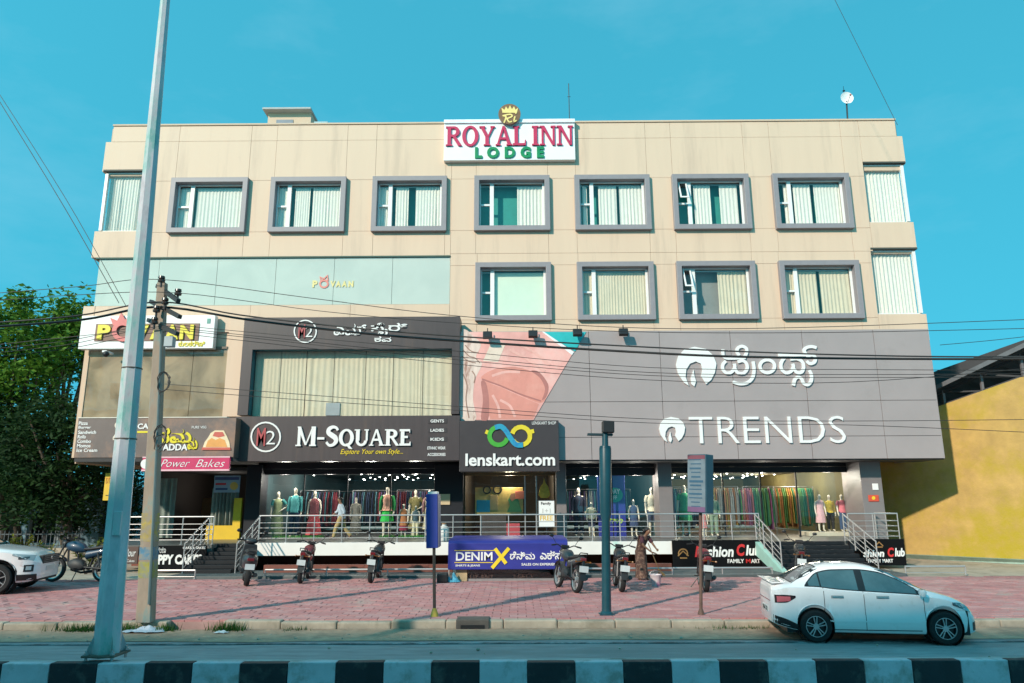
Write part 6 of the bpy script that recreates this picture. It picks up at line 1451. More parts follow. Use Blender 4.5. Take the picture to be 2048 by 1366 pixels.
# ---- white SUV, only its front in the picture
V_ = Car(top=[(0, 1.0), (.05, 1.35), (.2, 1.5), (.6, 1.60), (1.3, 1.63), (2.0, 1.61), (2.35, 1.53), (2.8, 1.27), (3.08, 1.10), (3.4, 1.055), (3.8, 1.0), (4.05, .95), (4.18, .86), (4.27, .72)],
         belt=[(0, .95), (.8, 1.06), (2.0, 1.03), (3.0, 1.0), (3.6, .95), (4.27, .68)], wid=[(0, .6), (.1, .75), (.4, .86), (1.2, .89), (3.0, .89), (3.5, .875), (3.9, .82), (4.12, .72), (4.22, .62), (4.27, .54)],
         bot=[(0, .35), (.5, .27), (3.5, .25), (4.0, .26), (4.27, .33)], wheels=(.85, 3.44), R=.40, wr=.345)
def suv():
    t = thing('suv_car', 'white SUV cut by the left frame edge, its front showing', 'car', (0, 0, 0), local=True); hl = V_.L/2
    V_.body().build('body', CARW, t, smooth=32); MB().box(-hl+.3, hl-.3, -.75, .75, .22, .7).build('underbody', TRIM, t)
    for wc in V_.wheels:
        for sd in (-1, 1): wheel(t, wc-hl, sd*.79, .345, sd, 7, False, .21)
        MB().lathe([(.397, 0), (.397, .32)], 30, (wc-hl, -.86, .345), 'y', False).build('wheel_arch', TRIM, t)
    SG = mat('sedan_glass', (.1, .16, .17))
    for sd in (-1, 1):
        zl = lambda x: interp(V_.belt, x)+.02; hi = lambda x: interp([(.4, 1.3), (.7, 1.47), (1.4, 1.52), (2.1, 1.49), (2.5, 1.33), (2.85, 1.07)], x)
        V_.patch(.4, 2.84, zl, lambda x: max(zl(x)+.003, min(hi(x), interp(V_.top, x)-.08)), sd, .003, 36, 6).build('window_band', TRIM, t, smooth=60)
        for a, b in ((.5, 1.6), (1.72, 2.74)): V_.patch(a, b, lambda x: zl(x)+.02, lambda x: max(zl(x)+.024, min(hi(x), interp(V_.top, x)-.08)-.02), sd, .009, 20, 6).build('side_window', SG, t, smooth=60)
        # black cladding round arch and sill
        V_.patch(3.02, 3.86, lambda x: max(interp(V_.bot, x), .345+math.sqrt(max(0, .40**2-(x-3.44)**2))), lambda x: max(interp(V_.bot, x)+.10, .345+math.sqrt(max(0, .455**2-(x-3.44)**2))), sd, .006, 30, 2).build('arch_cladding', TRIM, t, smooth=60)
        V_.patch(1.25, 3.03, lambda x: .27, lambda x: .40, sd, .006, 10, 2).build('sill_cladding', TRIM, t)
        V_.patch(3.86, 4.22, lambda x: .30, lambda x: .44, sd, .006, 10, 2).build('bumper_cladding', TRIM, t, smooth=60)
        hl_ = V_.patch(3.72, 4.14, lambda x: interp([(3.72, .88), (4.14, .75)], x), lambda x: interp([(3.72, .93), (4.14, .875)], x), sd, .008, 14, 4).build('headlight', LAMPG, t, smooth=60)
        V_.patch(3.85, 4.05, lambda x: .79, lambda x: .85, sd, .011, 6, 2).build('headlight_projector', mat('headlight_dark', (.05, .06, .07)), hl_)
        fg = V_.patch(3.98, 4.16, lambda x: .50, lambda x: .66, sd, .007, 8, 3).build('fog_light', TRIM, t); V_.patch(4.02, 4.12, lambda x: .54, lambda x: .63, sd, .012, 6, 2).build('fog_lens', LAMPG, fg)
        V_.patch(2.86, 2.87, lambda x: .42, lambda x: zl(x), sd, .0035, 1, 8).build('door_gap', TRIM, t)
        MB().sphere((2.78-hl, sd*1.02, 1.08), .07, .10, .07).build('wing_mirror', CARW, t, smooth=60)
    V_.tpatch(2.37, 3.05, lambda x: interp([(2.37, .55), (3.05, .72)], x), .006).build('windscreen', SG, t, smooth=60)
    gr = MB().box(hl-.10, hl+.012, -.50, .50, .66, .86).build('grille', TRIM, t, bevel=.02)
    for i in range(4): MB().box(hl+.012, hl+.022, -.46, .46, .69+.045*i, .705+.045*i).build('grille_bar', mat('grille_steel', (.25, .26, .27), .3, metal=.8), gr)
    MB().sphere((hl+.02, 0, .77), .012, .07, .045).build('badge', mat('chrome', (.6, .62, .63)), gr)
    MB().box(hl-.05, hl+.015, -.26, .26, .49, .60).build('number_plate', mat('plate_white', (.55, .56, .55)), t)
    MB().box(hl-.2, hl-.02, -.55, .55, .27, .45).build('lower_grille', TRIM, t, bevel=.02)
    return t
sv = suv(); q = G(-14, 1190, ZP + .002); sv.scale = (.93, .93, .93); sv.rotation_euler = (0, 0, rad(12))
Rz = Matrix.Rotation(rad(12), 3, 'Z'); off = Rz @ Vector((3.44 - V_.L/2, -.88, 0)) * .93; sv.location = (q.x - off.x, q.y - off.y, ZP + .002)

# ---- motorcycles (built facing +x, parked on their side stands)
def bikewheel(t, x, r, wd, spokes=16, name='wheel'):
    w_ = MB().lathe([(r*.78, -wd/2), (r*.9, -wd*.55), (r*.98, -wd*.35), (r, 0), (r*.98, wd*.35), (r*.9, wd*.55), (r*.78, wd/2), (r*.78, -wd/2)], 28, (x, 0, r), 'y', False).build(name, RUB, t, smooth=40)
    MB().lathe([(r*.70, -wd*.3), (r*.79, -wd*.42), (r*.79, wd*.42), (r*.70, wd*.3), (r*.70, -wd*.3)], 28, (x, 0, r), 'y', False).build('rim', STEELD, w_, smooth=40)
    sp = MB()
    if spokes > 8:
        for i in range(spokes): a = 2*PI*i/spokes; sp.tube([(x, .02*(1 if i % 2 else -1), r), (x + r*.73*math.cos(a), 0, r + r*.73*math.sin(a))], .004, 4)
    else:
        for i in range(spokes): a = 2*PI*i/spokes; sp.beam((x, 0, r), (x + r*.74*math.cos(a), 0, r + r*.74*math.sin(a)), .03, .035, up=(0, 1, 0))
    sp.build('spokes', STEELD, w_); MB().lathe([(.05, -.06), (.07, -.05), (.07, .05), (.05, .06)], 14, (x, 0, r), 'y').build('hub', STEELD, w_, smooth=40)
    return w_
def sect(x, w_, z0, z1, n=12, p=2.5):
    c = (z0+z1)/2; h = (z1-z0)/2; o = []
    for i in range(n):
        a = 2*PI*i/n; cx, sx = math.cos(a), math.sin(a); o.append((x, w_*math.copysign(abs(cx)**(2/p), cx), c + h*math.copysign(abs(sx)**(2/p), sx)))
    return o
BMET = mat('bike_metal', (.05, .05, .052), .4, metal=.5, var=.2)
def motorcycle(label, paint, spokes=6, group='motorcycles parked in front of the shops'):
    t = thing('motorcycle', label, 'motorcycle', (0, 0, 0), group, local=True)
    bikewheel(t, -.64, .30, .11, spokes, 'rear_wheel'); bikewheel(t, .66, .30, .09, spokes, 'front_wheel')
    MB().tube([(.40, 0, .92), (.10, 0, .62), (.05, 0, .32), (-.25, 0, .30), (-.30, 0, .62), (-.75, 0, .80)], .025, 8).tube([(.40, 0, .88), (.32, 0, .42), (.10, 0, .26)], .025, 8).build('frame', BLACK, t, smooth=50)
    for s_ in (-1, 1):
        MB().tube([(-.64, s_*.09, .30), (-.15, s_*.07, .34)], .022, 8).build('swing_arm', BLACK, t); MB().tube([(-.58, s_*.12, .34), (-.46, s_*.11, .68)], .024, 8).build('shock_absorber', BMET, t)
        MB().tube([(.66, s_*.085, .30), (.42, s_*.085, .92)], .02, 8).build('fork_tube', BMET, t)
    MB().loft([sect(-.12, .08, .30, .44), sect(-.05, .12, .26, .52), sect(.12, .13, .26, .56), sect(.24, .10, .32, .52), sect(.30, .06, .36, .48)]).build('engine', mat('engine_grey', (.035, .035, .037), .5, metal=.5, var=.3), t, smooth=50)
    MB().tube([(.28, -.06, .40), (.30, -.12, .28), (.05, -.14, .22), (-.30, -.15, .26), (-.78, -.17, .36)], [.02, .022, .025, .045, .05], 10).build('exhaust', BMET, t, smooth=50)
    MB().loft([sect(-.10, .07, .70, .80), sect(0, .12, .68, .90), sect(.15, .155, .68, .96), sect(.30, .15, .72, .96), sect(.40, .09, .78, .92)]).build('fuel_tank', paint, t, smooth=60)
    MB().loft([sect(-.78, .08, .80, .87), sect(-.60, .12, .77, .87), sect(-.35, .14, .74, .83), sect(-.15, .12, .73, .80), sect(-.05, .08, .74, .80)]).build('seat', mat('seat_black', (.02, .02, .022), .7, bump=.2), t, smooth=60)
    MB().loft([sect(-.92, .05, .78, .84), sect(-.80, .09, .70, .83), sect(-.45, .12, .60, .78), sect(-.15, .11, .52, .74)]).build('tail_cowl', paint, t, smooth=60)
    tl = MB().box(-.965, -.91, -.07, .07, .755, .825).build('tail_light', TAIL, t, bevel=.012)
    MB().loft([[(-.66 - .36*math.sin(a), y, .30 + .36*math.cos(a)) for y in (-.075, -.04, .04, .075)] for a in [rad(v) for v in (-10, 10, 30, 50, 70, 88)]], False, False, False).build('rear_mudguard', BLACK, t, smooth=60)
    MB().loft([[(.66 + .345*math.sin(a), y, .30 + .345*math.cos(a)) for y in (-.06, -.03, .03, .06)] for a in [rad(v) for v in (-60, -40, -20, 0, 20, 40, 55)]], False, False, False).build('front_mudguard', paint, t, smooth=60)
    MB().box(-1.03, -1.015, -.11, .11, .50, .64).build('number_plate', mat('plate_pale', (.17, .19, .20), .5), t); MB().beam((-.93, 0, .78), (-1.01, 0, .58), .05, .02).build('plate_bracket', BLACK, t)
    for s_ in (-1, 1): MB().tube([(-.93, 0, .74), (-.94, s_*.17, .73)], .008, 6).sphere((-.94, s_*.18, .73), .022, .026, .022, 8, 6).build('indicator', mat('amber', (.22, .08, .01), .3), t)
    MB().tube([(-.85, -.10, .86), (-.95, -.09, .93), (-.95, .09, .93), (-.85, .10, .86)], .013, 8).build('grab_rail', BMET, t, smooth=50)
    MB().tube([(.30, -.36, 1.02), (.36, -.22, 1.05), (.42, -.08, .98), (.42, .08, .98), (.36, .22, 1.05), (.30, .36, 1.02)], .014, 8).build('handlebar', BLACK, t, smooth=50)
    for s_ in (-1, 1):
        MB().tube([(.33, s_*.28, 1.035), (.29, s_*.40, 1.015)], .02, 8).build('grip', RUB, t); MB().tube([(.36, s_*.24, 1.04), (.40, s_*.32, 1.16), (.38, s_*.38, 1.22)], .007, 6).sphere((.38, s_*.40, 1.25), .02, .065, .042, 10, 6).build('mirror', BLACK, t, smooth=60)
    MB().lathe([(.03, -.14), (.08, -.10), (.095, 0), (.085, .012)], 16, (.50, 0, .90), 'x').build('headlight', BLACK, t, smooth=50)
    MB().lathe([(.08, .0), (.05, .02), (.01, .025)], 16, (.513, 0, .90), 'x').build('headlight_lens', LAMPG, t, smooth=50)
    MB().box(.36, .44, -.10, .10, .97, 1.05).build('instrument_cluster', BLACK, t, bevel=.01)
    MB().tube([(-.02, .12, .28), (-.05, .30, .02)], .012, 6).build('side_stand', BLACK, t); MB().tube([(.02, -.22, .30), (.02, .22, .30)], .015, 6).build('foot_pegs', RUB, t)
    MB().tube([(.40, .07, .95), (.2, .12, .9), (.05, .1, .7)], .007, 5).tube([(.42, -.06, .95), (.55, -.05, .8), (.5, -.07, .5)], .006, 5).build('control_cables', BLACK, t)
    return t
def scooter(label, paint, group='motorcycles parked in front of the shops'):
    t = thing('scooter', label, 'scooter', (0, 0, 0), group, local=True)
    bikewheel(t, -.55, .235, .11, 5, 'rear_wheel'); bikewheel(t, .66, .235, .10, 5, 'front_wheel')
    MB().loft([sect(-.88, .07, .58, .70), sect(-.75, .15, .46, .76), sect(-.45, .19, .36, .78), sect(-.15, .17, .34, .74), sect(-.04, .12, .30, .66)]).build('rear_body', paint, t, smooth=60)
    MB().loft([sect(-.82, .10, .75, .83), sect(-.5, .15, .76, .86), sect(-.15, .15, .74, .83), sect(.02, .09, .74, .80)]).build('seat', mat('seat_black', (.02, .02, .022)), t, smooth=60)
    MB().box(-.1, .42, -.18, .18, .24, .30).build('floorboard', BLACK, t, bevel=.03)
    MB().loft([[(.40, -.20, .28), (.44, 0, .28), (.40, .20, .28), (.36, .20, .28), (.36, -.20, .28)], [(.50, -.21, .62), (.56, 0, .62), (.50, .21, .62), (.45, .2, .62), (.45, -.2, .62)], [(.42, -.17, .92), (.50, 0, .95), (.42, .17, .92), (.38, .15, .92), (.38, -.15, .92)]]).build('leg_shield', paint, t, smooth=50, bevel=.02)
    MB().loft([[(.66 + .28*math.sin(a), y, .235 + .28*math.cos(a)) for y in (-.08, -.05, .05, .08)] for a in [rad(v) for v in (-60, -40, -20, 0, 20, 40, 65)]], False, False, False).build('front_mudguard', paint, t, smooth=60)
    MB().tube([(.62, 0, .24), (.46, 0, .95)], .03, 8).build('fork', BLACK, t)
    MB().loft([sect(.34, .08, .96, 1.04), sect(.42, .17, .93, 1.08), sect(.50, .14, .93, 1.06), sect(.55, .07, .95, 1.02)]).build('headlight_cowl', paint, t, smooth=60); MB().sphere((.545, 0, .985), .02, .07, .04).build('headlight_lens', LAMPG, t, smooth=60)
    for s_ in (-1, 1):
        MB().tube([(.40, s_*.12, 1.02), (.34, s_*.34, 1.03)], .018, 8).build('grip', RUB, t); MB().tube([(.40, s_*.2, 1.04), (.40, s_*.3, 1.22)], .007, 6).sphere((.39, s_*.33, 1.25), .02, .06, .045, 10, 6).build('mirror', BLACK, t, smooth=60)
    MB().box(-.93, -.87, -.08, .08, .60, .67).build('tail_light', TAIL, t, bevel=.015); MB().box(-.90, -.885, -.11, .11, .40, .53).build('number_plate', mat('plate_pale', (.5, .55, .56)), t)
    MB().tube([(-.78, -.10, .84), (-.93, -.09, .86), (-.93, .09, .86), (-.78, .10, .84)], .013, 8).build('grab_rail', BMET, t)
    MB().loft([sect(-.75, .09, .16, .34), sect(-.35, .10, .18, .36), sect(-.1, .06, .2, .3)]).build('engine', mat('engine_grey', (.035, .035, .037)), t, smooth=50); MB().tube([(-.2, -.14, .2), (-.8, -.16, .28)], [.03, .05], 8).build('exhaust', BLACK, t)
    MB().box(.70, .715, -.1, .1, .40, .5).build('front_plate', mat('plate_green', (.28, .38, .30), .5), t)
    return t
def park(t, px, py, deg, lean=0, k=1.0, z=None, part=-.64):
    """stand the thing with its rear tyre at the photo point; deg: direction it faces, 90 = towards the shops"""
    q = G(px, py, (ZP if z is None else z) + .002); a = rad(deg); t.rotation_euler = (rad(lean), 0, a); t.scale = (k, k, k)
    t.location = (q.x - math.cos(a)*part*k, q.y - math.sin(a)*part*k, q.z)
pt = lambda n, c: mat('paint_' + n, c, .4, var=.05, coat=.25)
ZA = ZP + .07
park(scooter('dark scooter in front of the cafe steps', pt('charcoal', (.03, .035, .04))), 492, 1172, 112, 5, 1.0, part=-.55)
park(motorcycle('dark red motorcycle below the white fascia, left of the black one', pt('wine', (.16, .02, .025))), 600, 1167, 97, 6, .92)
park(motorcycle('black motorcycle standing alone below the white fascia', pt('black', (.02, .022, .025))), 741, 1166, 92, 6, .92)
park(motorcycle('motorcycle with red tail in front of the blue DenimX fascia', pt('graphite', (.05, .055, .06)), 16), 1152, 1186, 106, 7, .92)
park(motorcycle('black motorcycle half hidden behind the teal lamp post', pt('jet', (.015, .016, .018))), 1243, 1184, 89, 6, .92)
park(motorcycle('red and black motorcycle behind the box sign post', pt('deepred', (.22, .015, .02))), 1412, 1184, 82, 5, .92)
park(motorcycle('motorcycle behind the roof of the white sedan', pt('black2', (.02, .02, .022))), 1602, 1166, 72, 5, .92)
park(motorcycle('dark blue motorcycle beside the front of the white SUV', pt('navy', (.02, .05, .09)), 16), 205, 1164, 176, 6, 1.05)
# ================================================================== vegetation
def leafmat(name, c1, c2):
    if name in MATS: return MATS[name]
    m = bpy.data.materials.new(name); m.use_nodes = True; MATS[name] = m
    n = m.node_tree.nodes; l = m.node_tree.links; n.clear()
    o = n.new('ShaderNodeOutputMaterial'); d = n.new('ShaderNodeBsdfPrincipled'); d.inputs['Roughness'].default_value = .75; d.inputs['Specular IOR Level'].default_value = .25; tr = n.new('ShaderNodeBsdfTranslucent'); mx = n.new('ShaderNodeMixShader'); mx.inputs[0].default_value = .3
    tc = n.new('ShaderNodeTexCoord'); tx = n.new('ShaderNodeTexNoise'); tx.inputs['Scale'].default_value = 1.3; tx.inputs['Detail'].default_value = 5; l.new(tc.outputs['Object'], tx.inputs['Vector'])
    rp = n.new('ShaderNodeValToRGB'); rp.color_ramp.elements[0].position = .35; rp.color_ramp.elements[1].position = .65; rp.color_ramp.elements[0].color = (*c1, 1); rp.color_ramp.elements[1].color = (*c2, 1)
    l.new(tx.outputs['Fac'], rp.inputs[0]); l.new(rp.outputs[0], d.inputs['Base Color']); l.new(rp.outputs[0], tr.inputs[0]); l.new(d.outputs[0], mx.inputs[1]); l.new(tr.outputs[0], mx.inputs[2]); l.new(mx.outputs[0], o.inputs[0])
    return m
BARK = mat('bark', (.10, .075, .055), .95, var=.3, scale=5, bump=.6)
def leaves(mb, c, r, n, size, rr):
    for i in range(n):
        d = Vector((rr.gauss(0, 1), rr.gauss(0, 1), rr.gauss(0, .8))).normalized() * (r * rr.random()**.45); p = c + d
        a = Vector((rr.gauss(0, 1), rr.gauss(0, 1), rr.gauss(0, .5))).normalized(); b = a.cross(Vector((rr.gauss(0, 1), rr.gauss(0, 1), rr.gauss(0, 1)))).normalized()
        L = size*rr.uniform(.7, 1.4); W_ = L*.42
        mb.add([p - a*L*.5, p + b*W_*.5, p + a*L*.5, p - b*W_*.5], [(0, 1, 2, 3)])
def tree(label, base, ctr, rad3, seed, nclump, nleaf, size, lm, cr=1.0):
    rr = random.Random(seed); base = Vector(base); ctr = Vector(ctr)
    t = thing('tree', label, 'tree', base, 'trees beside the building')
    fork = base.lerp(ctr, .45); tr = MB(); tr.tube([base, base.lerp(fork, .5) + Vector((rr.uniform(-.2, .2), 0, 0)), fork], [.30, .24, .19], 10)
    tips = []
    for i in range(9):
        a = 2*PI*i/9 + rr.uniform(-.3, .3); e = ctr + Vector((math.cos(a)*rad3[0]*.7, math.sin(a)*rad3[1]*.7, rr.uniform(-.5, .6)*rad3[2])); m_ = fork.lerp(e, .5) + Vector((rr.uniform(-.3, .3), rr.uniform(-.3, .3), rr.uniform(0, .5)))
        tr.tube([fork, m_, e], [.12, .075, .025], 7); tips.append(e)
    tr.build('trunk', BARK, t, smooth=60)
    mb = MB()
    for i in range(nclump):
        d = Vector((rr.gauss(0, 1), rr.gauss(0, 1), rr.gauss(0, 1))).normalized(); u = rr.uniform(.45, 1.0)
        c = ctr + Vector((d.x*rad3[0]*u, d.y*rad3[1]*u, d.z*rad3[2]*u)); leaves(mb, c, rr.uniform(.55, 1.25)*cr, int(nleaf*rr.uniform(.6, 1.3)), size, rr)
    mb.build('crown', lm, t)
    return t
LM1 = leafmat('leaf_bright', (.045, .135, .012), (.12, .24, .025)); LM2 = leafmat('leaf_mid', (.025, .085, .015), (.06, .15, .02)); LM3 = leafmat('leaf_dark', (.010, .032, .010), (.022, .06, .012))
zc = lambda px, py, Y: P(px, py, Y)
def ptree(label, px, py, Y, rpx, bx, seed, nclump, nleaf, size, lm):
    c = P(px, py, Y); k = Y/FPX; tree(label, (P(bx, 1080, Y).x, Y, 0), c, (rpx[0]*k, rpx[0]*k*.8, rpx[1]*k), seed, nclump, nleaf, size, lm)
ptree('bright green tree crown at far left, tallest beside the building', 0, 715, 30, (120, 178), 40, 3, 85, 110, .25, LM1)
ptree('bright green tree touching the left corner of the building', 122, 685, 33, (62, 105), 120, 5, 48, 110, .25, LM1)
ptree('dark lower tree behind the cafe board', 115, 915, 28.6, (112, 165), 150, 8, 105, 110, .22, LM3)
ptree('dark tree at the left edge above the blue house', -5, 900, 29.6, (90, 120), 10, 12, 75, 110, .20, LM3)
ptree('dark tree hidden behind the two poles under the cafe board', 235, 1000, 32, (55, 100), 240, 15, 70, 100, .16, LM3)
# far belt of trees closing the view at left
mb = MB(); rr = random.Random(77)
for i in range(150):
    c = Vector((rr.uniform(-75, -18), rr.uniform(52, 64), rr.uniform(.5, 7))); leaves(mb, c, 1.6, 60, .45, rr)
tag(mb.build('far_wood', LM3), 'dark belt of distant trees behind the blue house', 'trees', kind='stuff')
def shrub(label, px, py, h, seed, lm, z=0.0, Y=None):
    q = G(px, py, z) if Y is None else Vector((P(px, py, Y).x, Y, z)); rr = random.Random(seed)
    t = thing('shrub', label, 'plant', q, 'small plants at the left')
    st = MB(); mb = MB()
    for i in range(7):
        a = rr.uniform(0, 6.28); e = q + Vector((math.cos(a)*h*.35, math.sin(a)*h*.35, h*rr.uniform(.6, 1))); st.tube([q, q.lerp(e, .5) + Vector((0, 0, h*.1)), e], [.02, .014, .006], 5)
        for j in range(26):
            p = q.lerp(e, rr.uniform(.35, 1.05)); d = Vector((rr.gauss(0, 1), rr.gauss(0, 1), rr.uniform(-.2, 1))).normalized(); L = h*rr.uniform(.14, .26); s_ = d.cross(Vector((0, 0, 1))).normalized()*L*.18
            mb.add([p, p + d*L*.5 + s_, p + d*L + Vector((0, 0, -L*.15)), p + d*L*.5 - s_], [(0, 1, 2, 3)])
    st.build('stem', BARK, t); mb.build('foliage', lm, t)
LMY = leafmat('leaf_yellow', (.10, .14, .012), (.26, .24, .02))
shrub('yellow green shrub left of the steel lamp pole', 172, 1140, 1.1, 3, LMY, .1, 21.6)
shrub('small yellow shrub behind the bonnet of the white SUV', 92, 1128, .7, 5, LMY, .3, 22.5)
shrub('small yellow shrub at the far left above the white SUV', 40, 1112, .8, 9, LMY, .5, 23.5)

# ================================================================== neighbours
# blue house behind the trees
Yh = 31.0
hx0, hx1 = -30.0, P(205, 1000, Yh).x
t = thing('blue_house', 'low pale blue house with dark openings behind the trees at left', 'house', (hx1, Yh, 0))
HB = mat('house_blue', (.13, .22, .27), .8, var=.1, scale=1.2, bump=.1)
zh = P(60, 980, Yh).z
def wall_with_holes(x0, x1, z0, z1, holes, y0, y1):
    mb = MB(); xs = sorted({x0, x1} | {v for h in holes for v in h[:2]}); zs = sorted({z0, z1} | {v for h in holes for v in h[2:]})
    for i in range(len(xs)-1):
        for j in range(len(zs)-1):
            cx, cz = (xs[i]+xs[i+1])/2, (zs[j]+zs[j+1])/2
            if any(h[0] < cx < h[1] and h[2] < cz < h[3] for h in holes): continue
            mb.box(xs[i], xs[i+1], y0, y1, zs[j], zs[j+1])
    return mb
hb = lambda a, b, c, d: pbox(a, b, c, d, Yh)
H_ = [hb(0, 1018, 44, 1034), hb(64, 1026, 112, 1086), hb(120, 1030, 158, 1080)]
wall_with_holes(hx0, hx1, -.1, zh, H_, Yh, Yh + .25).build('wall', HB, t)
DK = mat('dark_room', (.02, .022, .025), .8)
for h in H_:
    MB().box(h[0]-.1, h[1]+.1, Yh+.3, Yh+.4, h[2]-.1, h[3]+.1).build('opening', DK, t); MB().box(h[0]-.06, h[0], Yh-.04, Yh+.1, h[2], h[3]).box(h[1], h[1]+.06, Yh-.04, Yh+.1, h[2], h[3]).build('frame', mat('house_frame', (.2, .24, .26), .6), t)
MB().box(hx0-.3, hx1+.2, Yh-.6, Yh+7, zh+.003, zh+.18).build('roof', mat('house_roof', (.30, .38, .40), .8, var=.15), t)
MB().box(hx1-.25, hx1, Yh+.26, Yh+6.5, -.1, zh).build('side_wall', HB, t)
MB().box(P(62, 1000, Yh-.6).x, P(66, 1000, Yh-.6).x+.02, Yh-.62, Yh-.5, 0, zh).build('post', mat('house_frame', (.4, .44, .46)), t)
MB().box(P(62, 960, Yh+3).x, P(85, 960, Yh+3).x, Yh+3, Yh+4.5, zh+.18, P(70, 940, Yh+3).z).build('roof_tank', mat('tank_teal', (.08, .35, .42), .6), t)
# iron fence on a low wall in front of it
Yf = 28.2
fx0, fx1 = -24.0, P(165, 1080, Yf).x; zf0, zf1 = P(80, 1096, Yf).z, P(80, 1064, Yf).z
t = thing('iron_fence', 'grey iron bar fence on a low wall before the blue house', 'fence', (fx1, Yf, 0))
MB().box(fx0, fx1, Yf-.1, Yf+.1, -.1, zf0).build('low_wall', mat('low_wall_buff', (.36, .30, .24), .85, var=.2), t)
IRG = mat('fence_grey', (.06, .075, .085), .6)
MB().box(fx0, fx1, Yf-.02, Yf+.02, zf1-.1, zf1-.06).build('rail', IRG, t); MB().box(fx0, fx1, Yf-.02, Yf+.02, zf0+.06, zf0+.1).build('rail', IRG, t)
bm_ = MB().box(-.012, .012, -.034, -.021, 0, zf1 - zf0 + .05).mesh('bar'); bm_.materials.append(IRG)
x = fx0
while x < fx1:
    o = link('bar', bm_, None, t); o.location = (x - fx1, 0, zf0); x += .16
# low ochre wall stub behind the left motorcycle
# yellow wall at the right, with the shed roof behind
A = Vector((12.5, 27.5, 0)); U = Vector((2.43, -2.6, 0)); Nn = Vector((U.y, -U.x, 0)).normalized()*-1          # Nn points away from the street
if Nn.y < 0: Nn = -Nn
wt = lambda t_: 4.4 + 1.0*t_
t = thing('yellow_wall', 'tall ochre yellow wall running towards the street at the right', 'wall', A + U*.6)
OCH = mat('ochre_paint', (.46, .29, .09), .85, var=.2, scale=1.6, bump=.35, bscale=14, col2=(.40, .29, .02), mix2=.5, s2=.34)
p0, p1 = A - U*.3, A + U*2.6
def vq(p, z): return (p.x, p.y, z)
z0, z1 = wt(-.3), wt(2.6)
MB().add([vq(p0, -.1), vq(p1, -.1), vq(p1, z1), vq(p0, z0), vq(p0+Nn*.25, -.1), vq(p1+Nn*.25, -.1), vq(p1+Nn*.25, z1), vq(p0+Nn*.25, z0)], [(0,3,2,1),(4,5,6,7),(0,1,5,4),(1,2,6,5),(2,3,7,6),(3,0,4,7)]).build('wall_face', OCH, t, fixn=True)
MB().add([vq(p0-Nn*.01, ZP-.1), vq(p1-Nn*.35, ZP-.1), vq(p1-Nn*.35, ZP+.12), vq(p0-Nn*.3, ZP+.12), vq(p0-Nn*.005, ZP+.12), vq(p1-Nn*.005, ZP+.12)], [(0, 1, 2, 3), (3, 2, 5, 4)]).build('foot_kerb', mat('mint_kerb', (.30, .42, .36), .8, var=.25), t, fixn=True)
t = thing('shed_roof', 'dark metal shed roof on trusses behind the yellow wall', 'roof', A + Nn*3)
ROOF = mat('shed_sheet', (.10, .105, .115), .5, metal=.4, var=.2); TRS = mat('truss_dark', (.035, .035, .04), .6)
rf = lambda t_: wt(t_) + .28 + .39*t_
n_ = 40; mb = MB(); k0 = 0
for i in range(n_+1):
    t_ = -.2 + 2.9*i/n_
    for dd in (-.35, 9.0):
        p = A + U*t_ + Nn*dd; mb.v.append((p.x, p.y, rf(t_) + (.03 if i % 2 else 0)))
for i in range(n_): mb.f.append((2*i, 2*i+2, 2*i+3, 2*i+1))
mb.build('sheet', ROOF, t)
q0, q1 = A - U*.2 - Nn*.36, A + U*2.7 - Nn*.36
MB().beam(vq(q0, rf(-.2)-.06), vq(q1, rf(2.7)-.06), .03, .14).build('fascia', ROOF, t)
q0, q1 = A - U*.2 + Nn*.3, A + U*2.7 + Nn*.3
MB().beam(vq(q0, rf(-.2)-.16), vq(q1, rf(2.7)-.16), .08, .1).build('top_chord', TRS, t); MB().beam(vq(q0, wt(-.2)+.05), vq(q1, wt(2.7)+.05), .08, .08).build('bottom_chord', TRS, t)
for i in range(9):
    t_ = -.1 + .34*i; p = A + U*t_ + Nn*.3; MB().beam(vq(p, wt(t_)-.1), vq(p, rf(t_)-.1), .08, .08).build('truss_post', mat('truss_grey', (.16, .15, .16), .6), t)
    p2 = A + U*(t_+.34) + Nn*.3; MB().beam(vq(p, rf(t_)-.16), vq(p2, wt(t_+.34)+.05), .05, .05).build('truss_brace', TRS, t)
pb0, pb1 = A - U*.4 + Nn*7, A + U*3 + Nn*7
MB().add([vq(pb0, 0), vq(pb1, 0), vq(pb1, 10), vq(pb0, 7)], [(0, 1, 2, 3)]).build('back_wall', mat('shed_back', (.05, .05, .055), .9), t)

# row of buildings across the road, behind the viewer: they shade the road and show in the glass
def opposite(label, x0, x1, y, h, c, nx, nz):
    t = thing('opposite_building', label, 'building', ((x0+x1)/2, y, 0), 'buildings across the road')
    MB().box(x0, x1, y-9, y, -.1, h).build('wall', c, t)
    MB().box(x0-.1, x1+.1, y-.3, y+.25, h+.003, h+.3).build('parapet', WHITEP, t)
    for j in range(nz):
        z = 3.6 + j*3.3
        if z + 1.8 > h: break
        MB().box(x0, x1, y+.002, y+.6, z-.75, z-.62).build('sunshade', WHITEP, t)
        for i in range(nx):
            xa = x0 + (x1-x0)*(i+.2)/nx; xb = x0 + (x1-x0)*(i+.8)/nx
            w_ = MB().box(xa, xb, y+.002, y+.08, z, z+1.5).build('window', WHITEF, t); MB().box(xa+.08, xb-.08, y+.082, y+.09, z+.08, z+1.42).build('pane', mat('opp_glass', (.05, .07, .08), .1, spec=.8), w_)
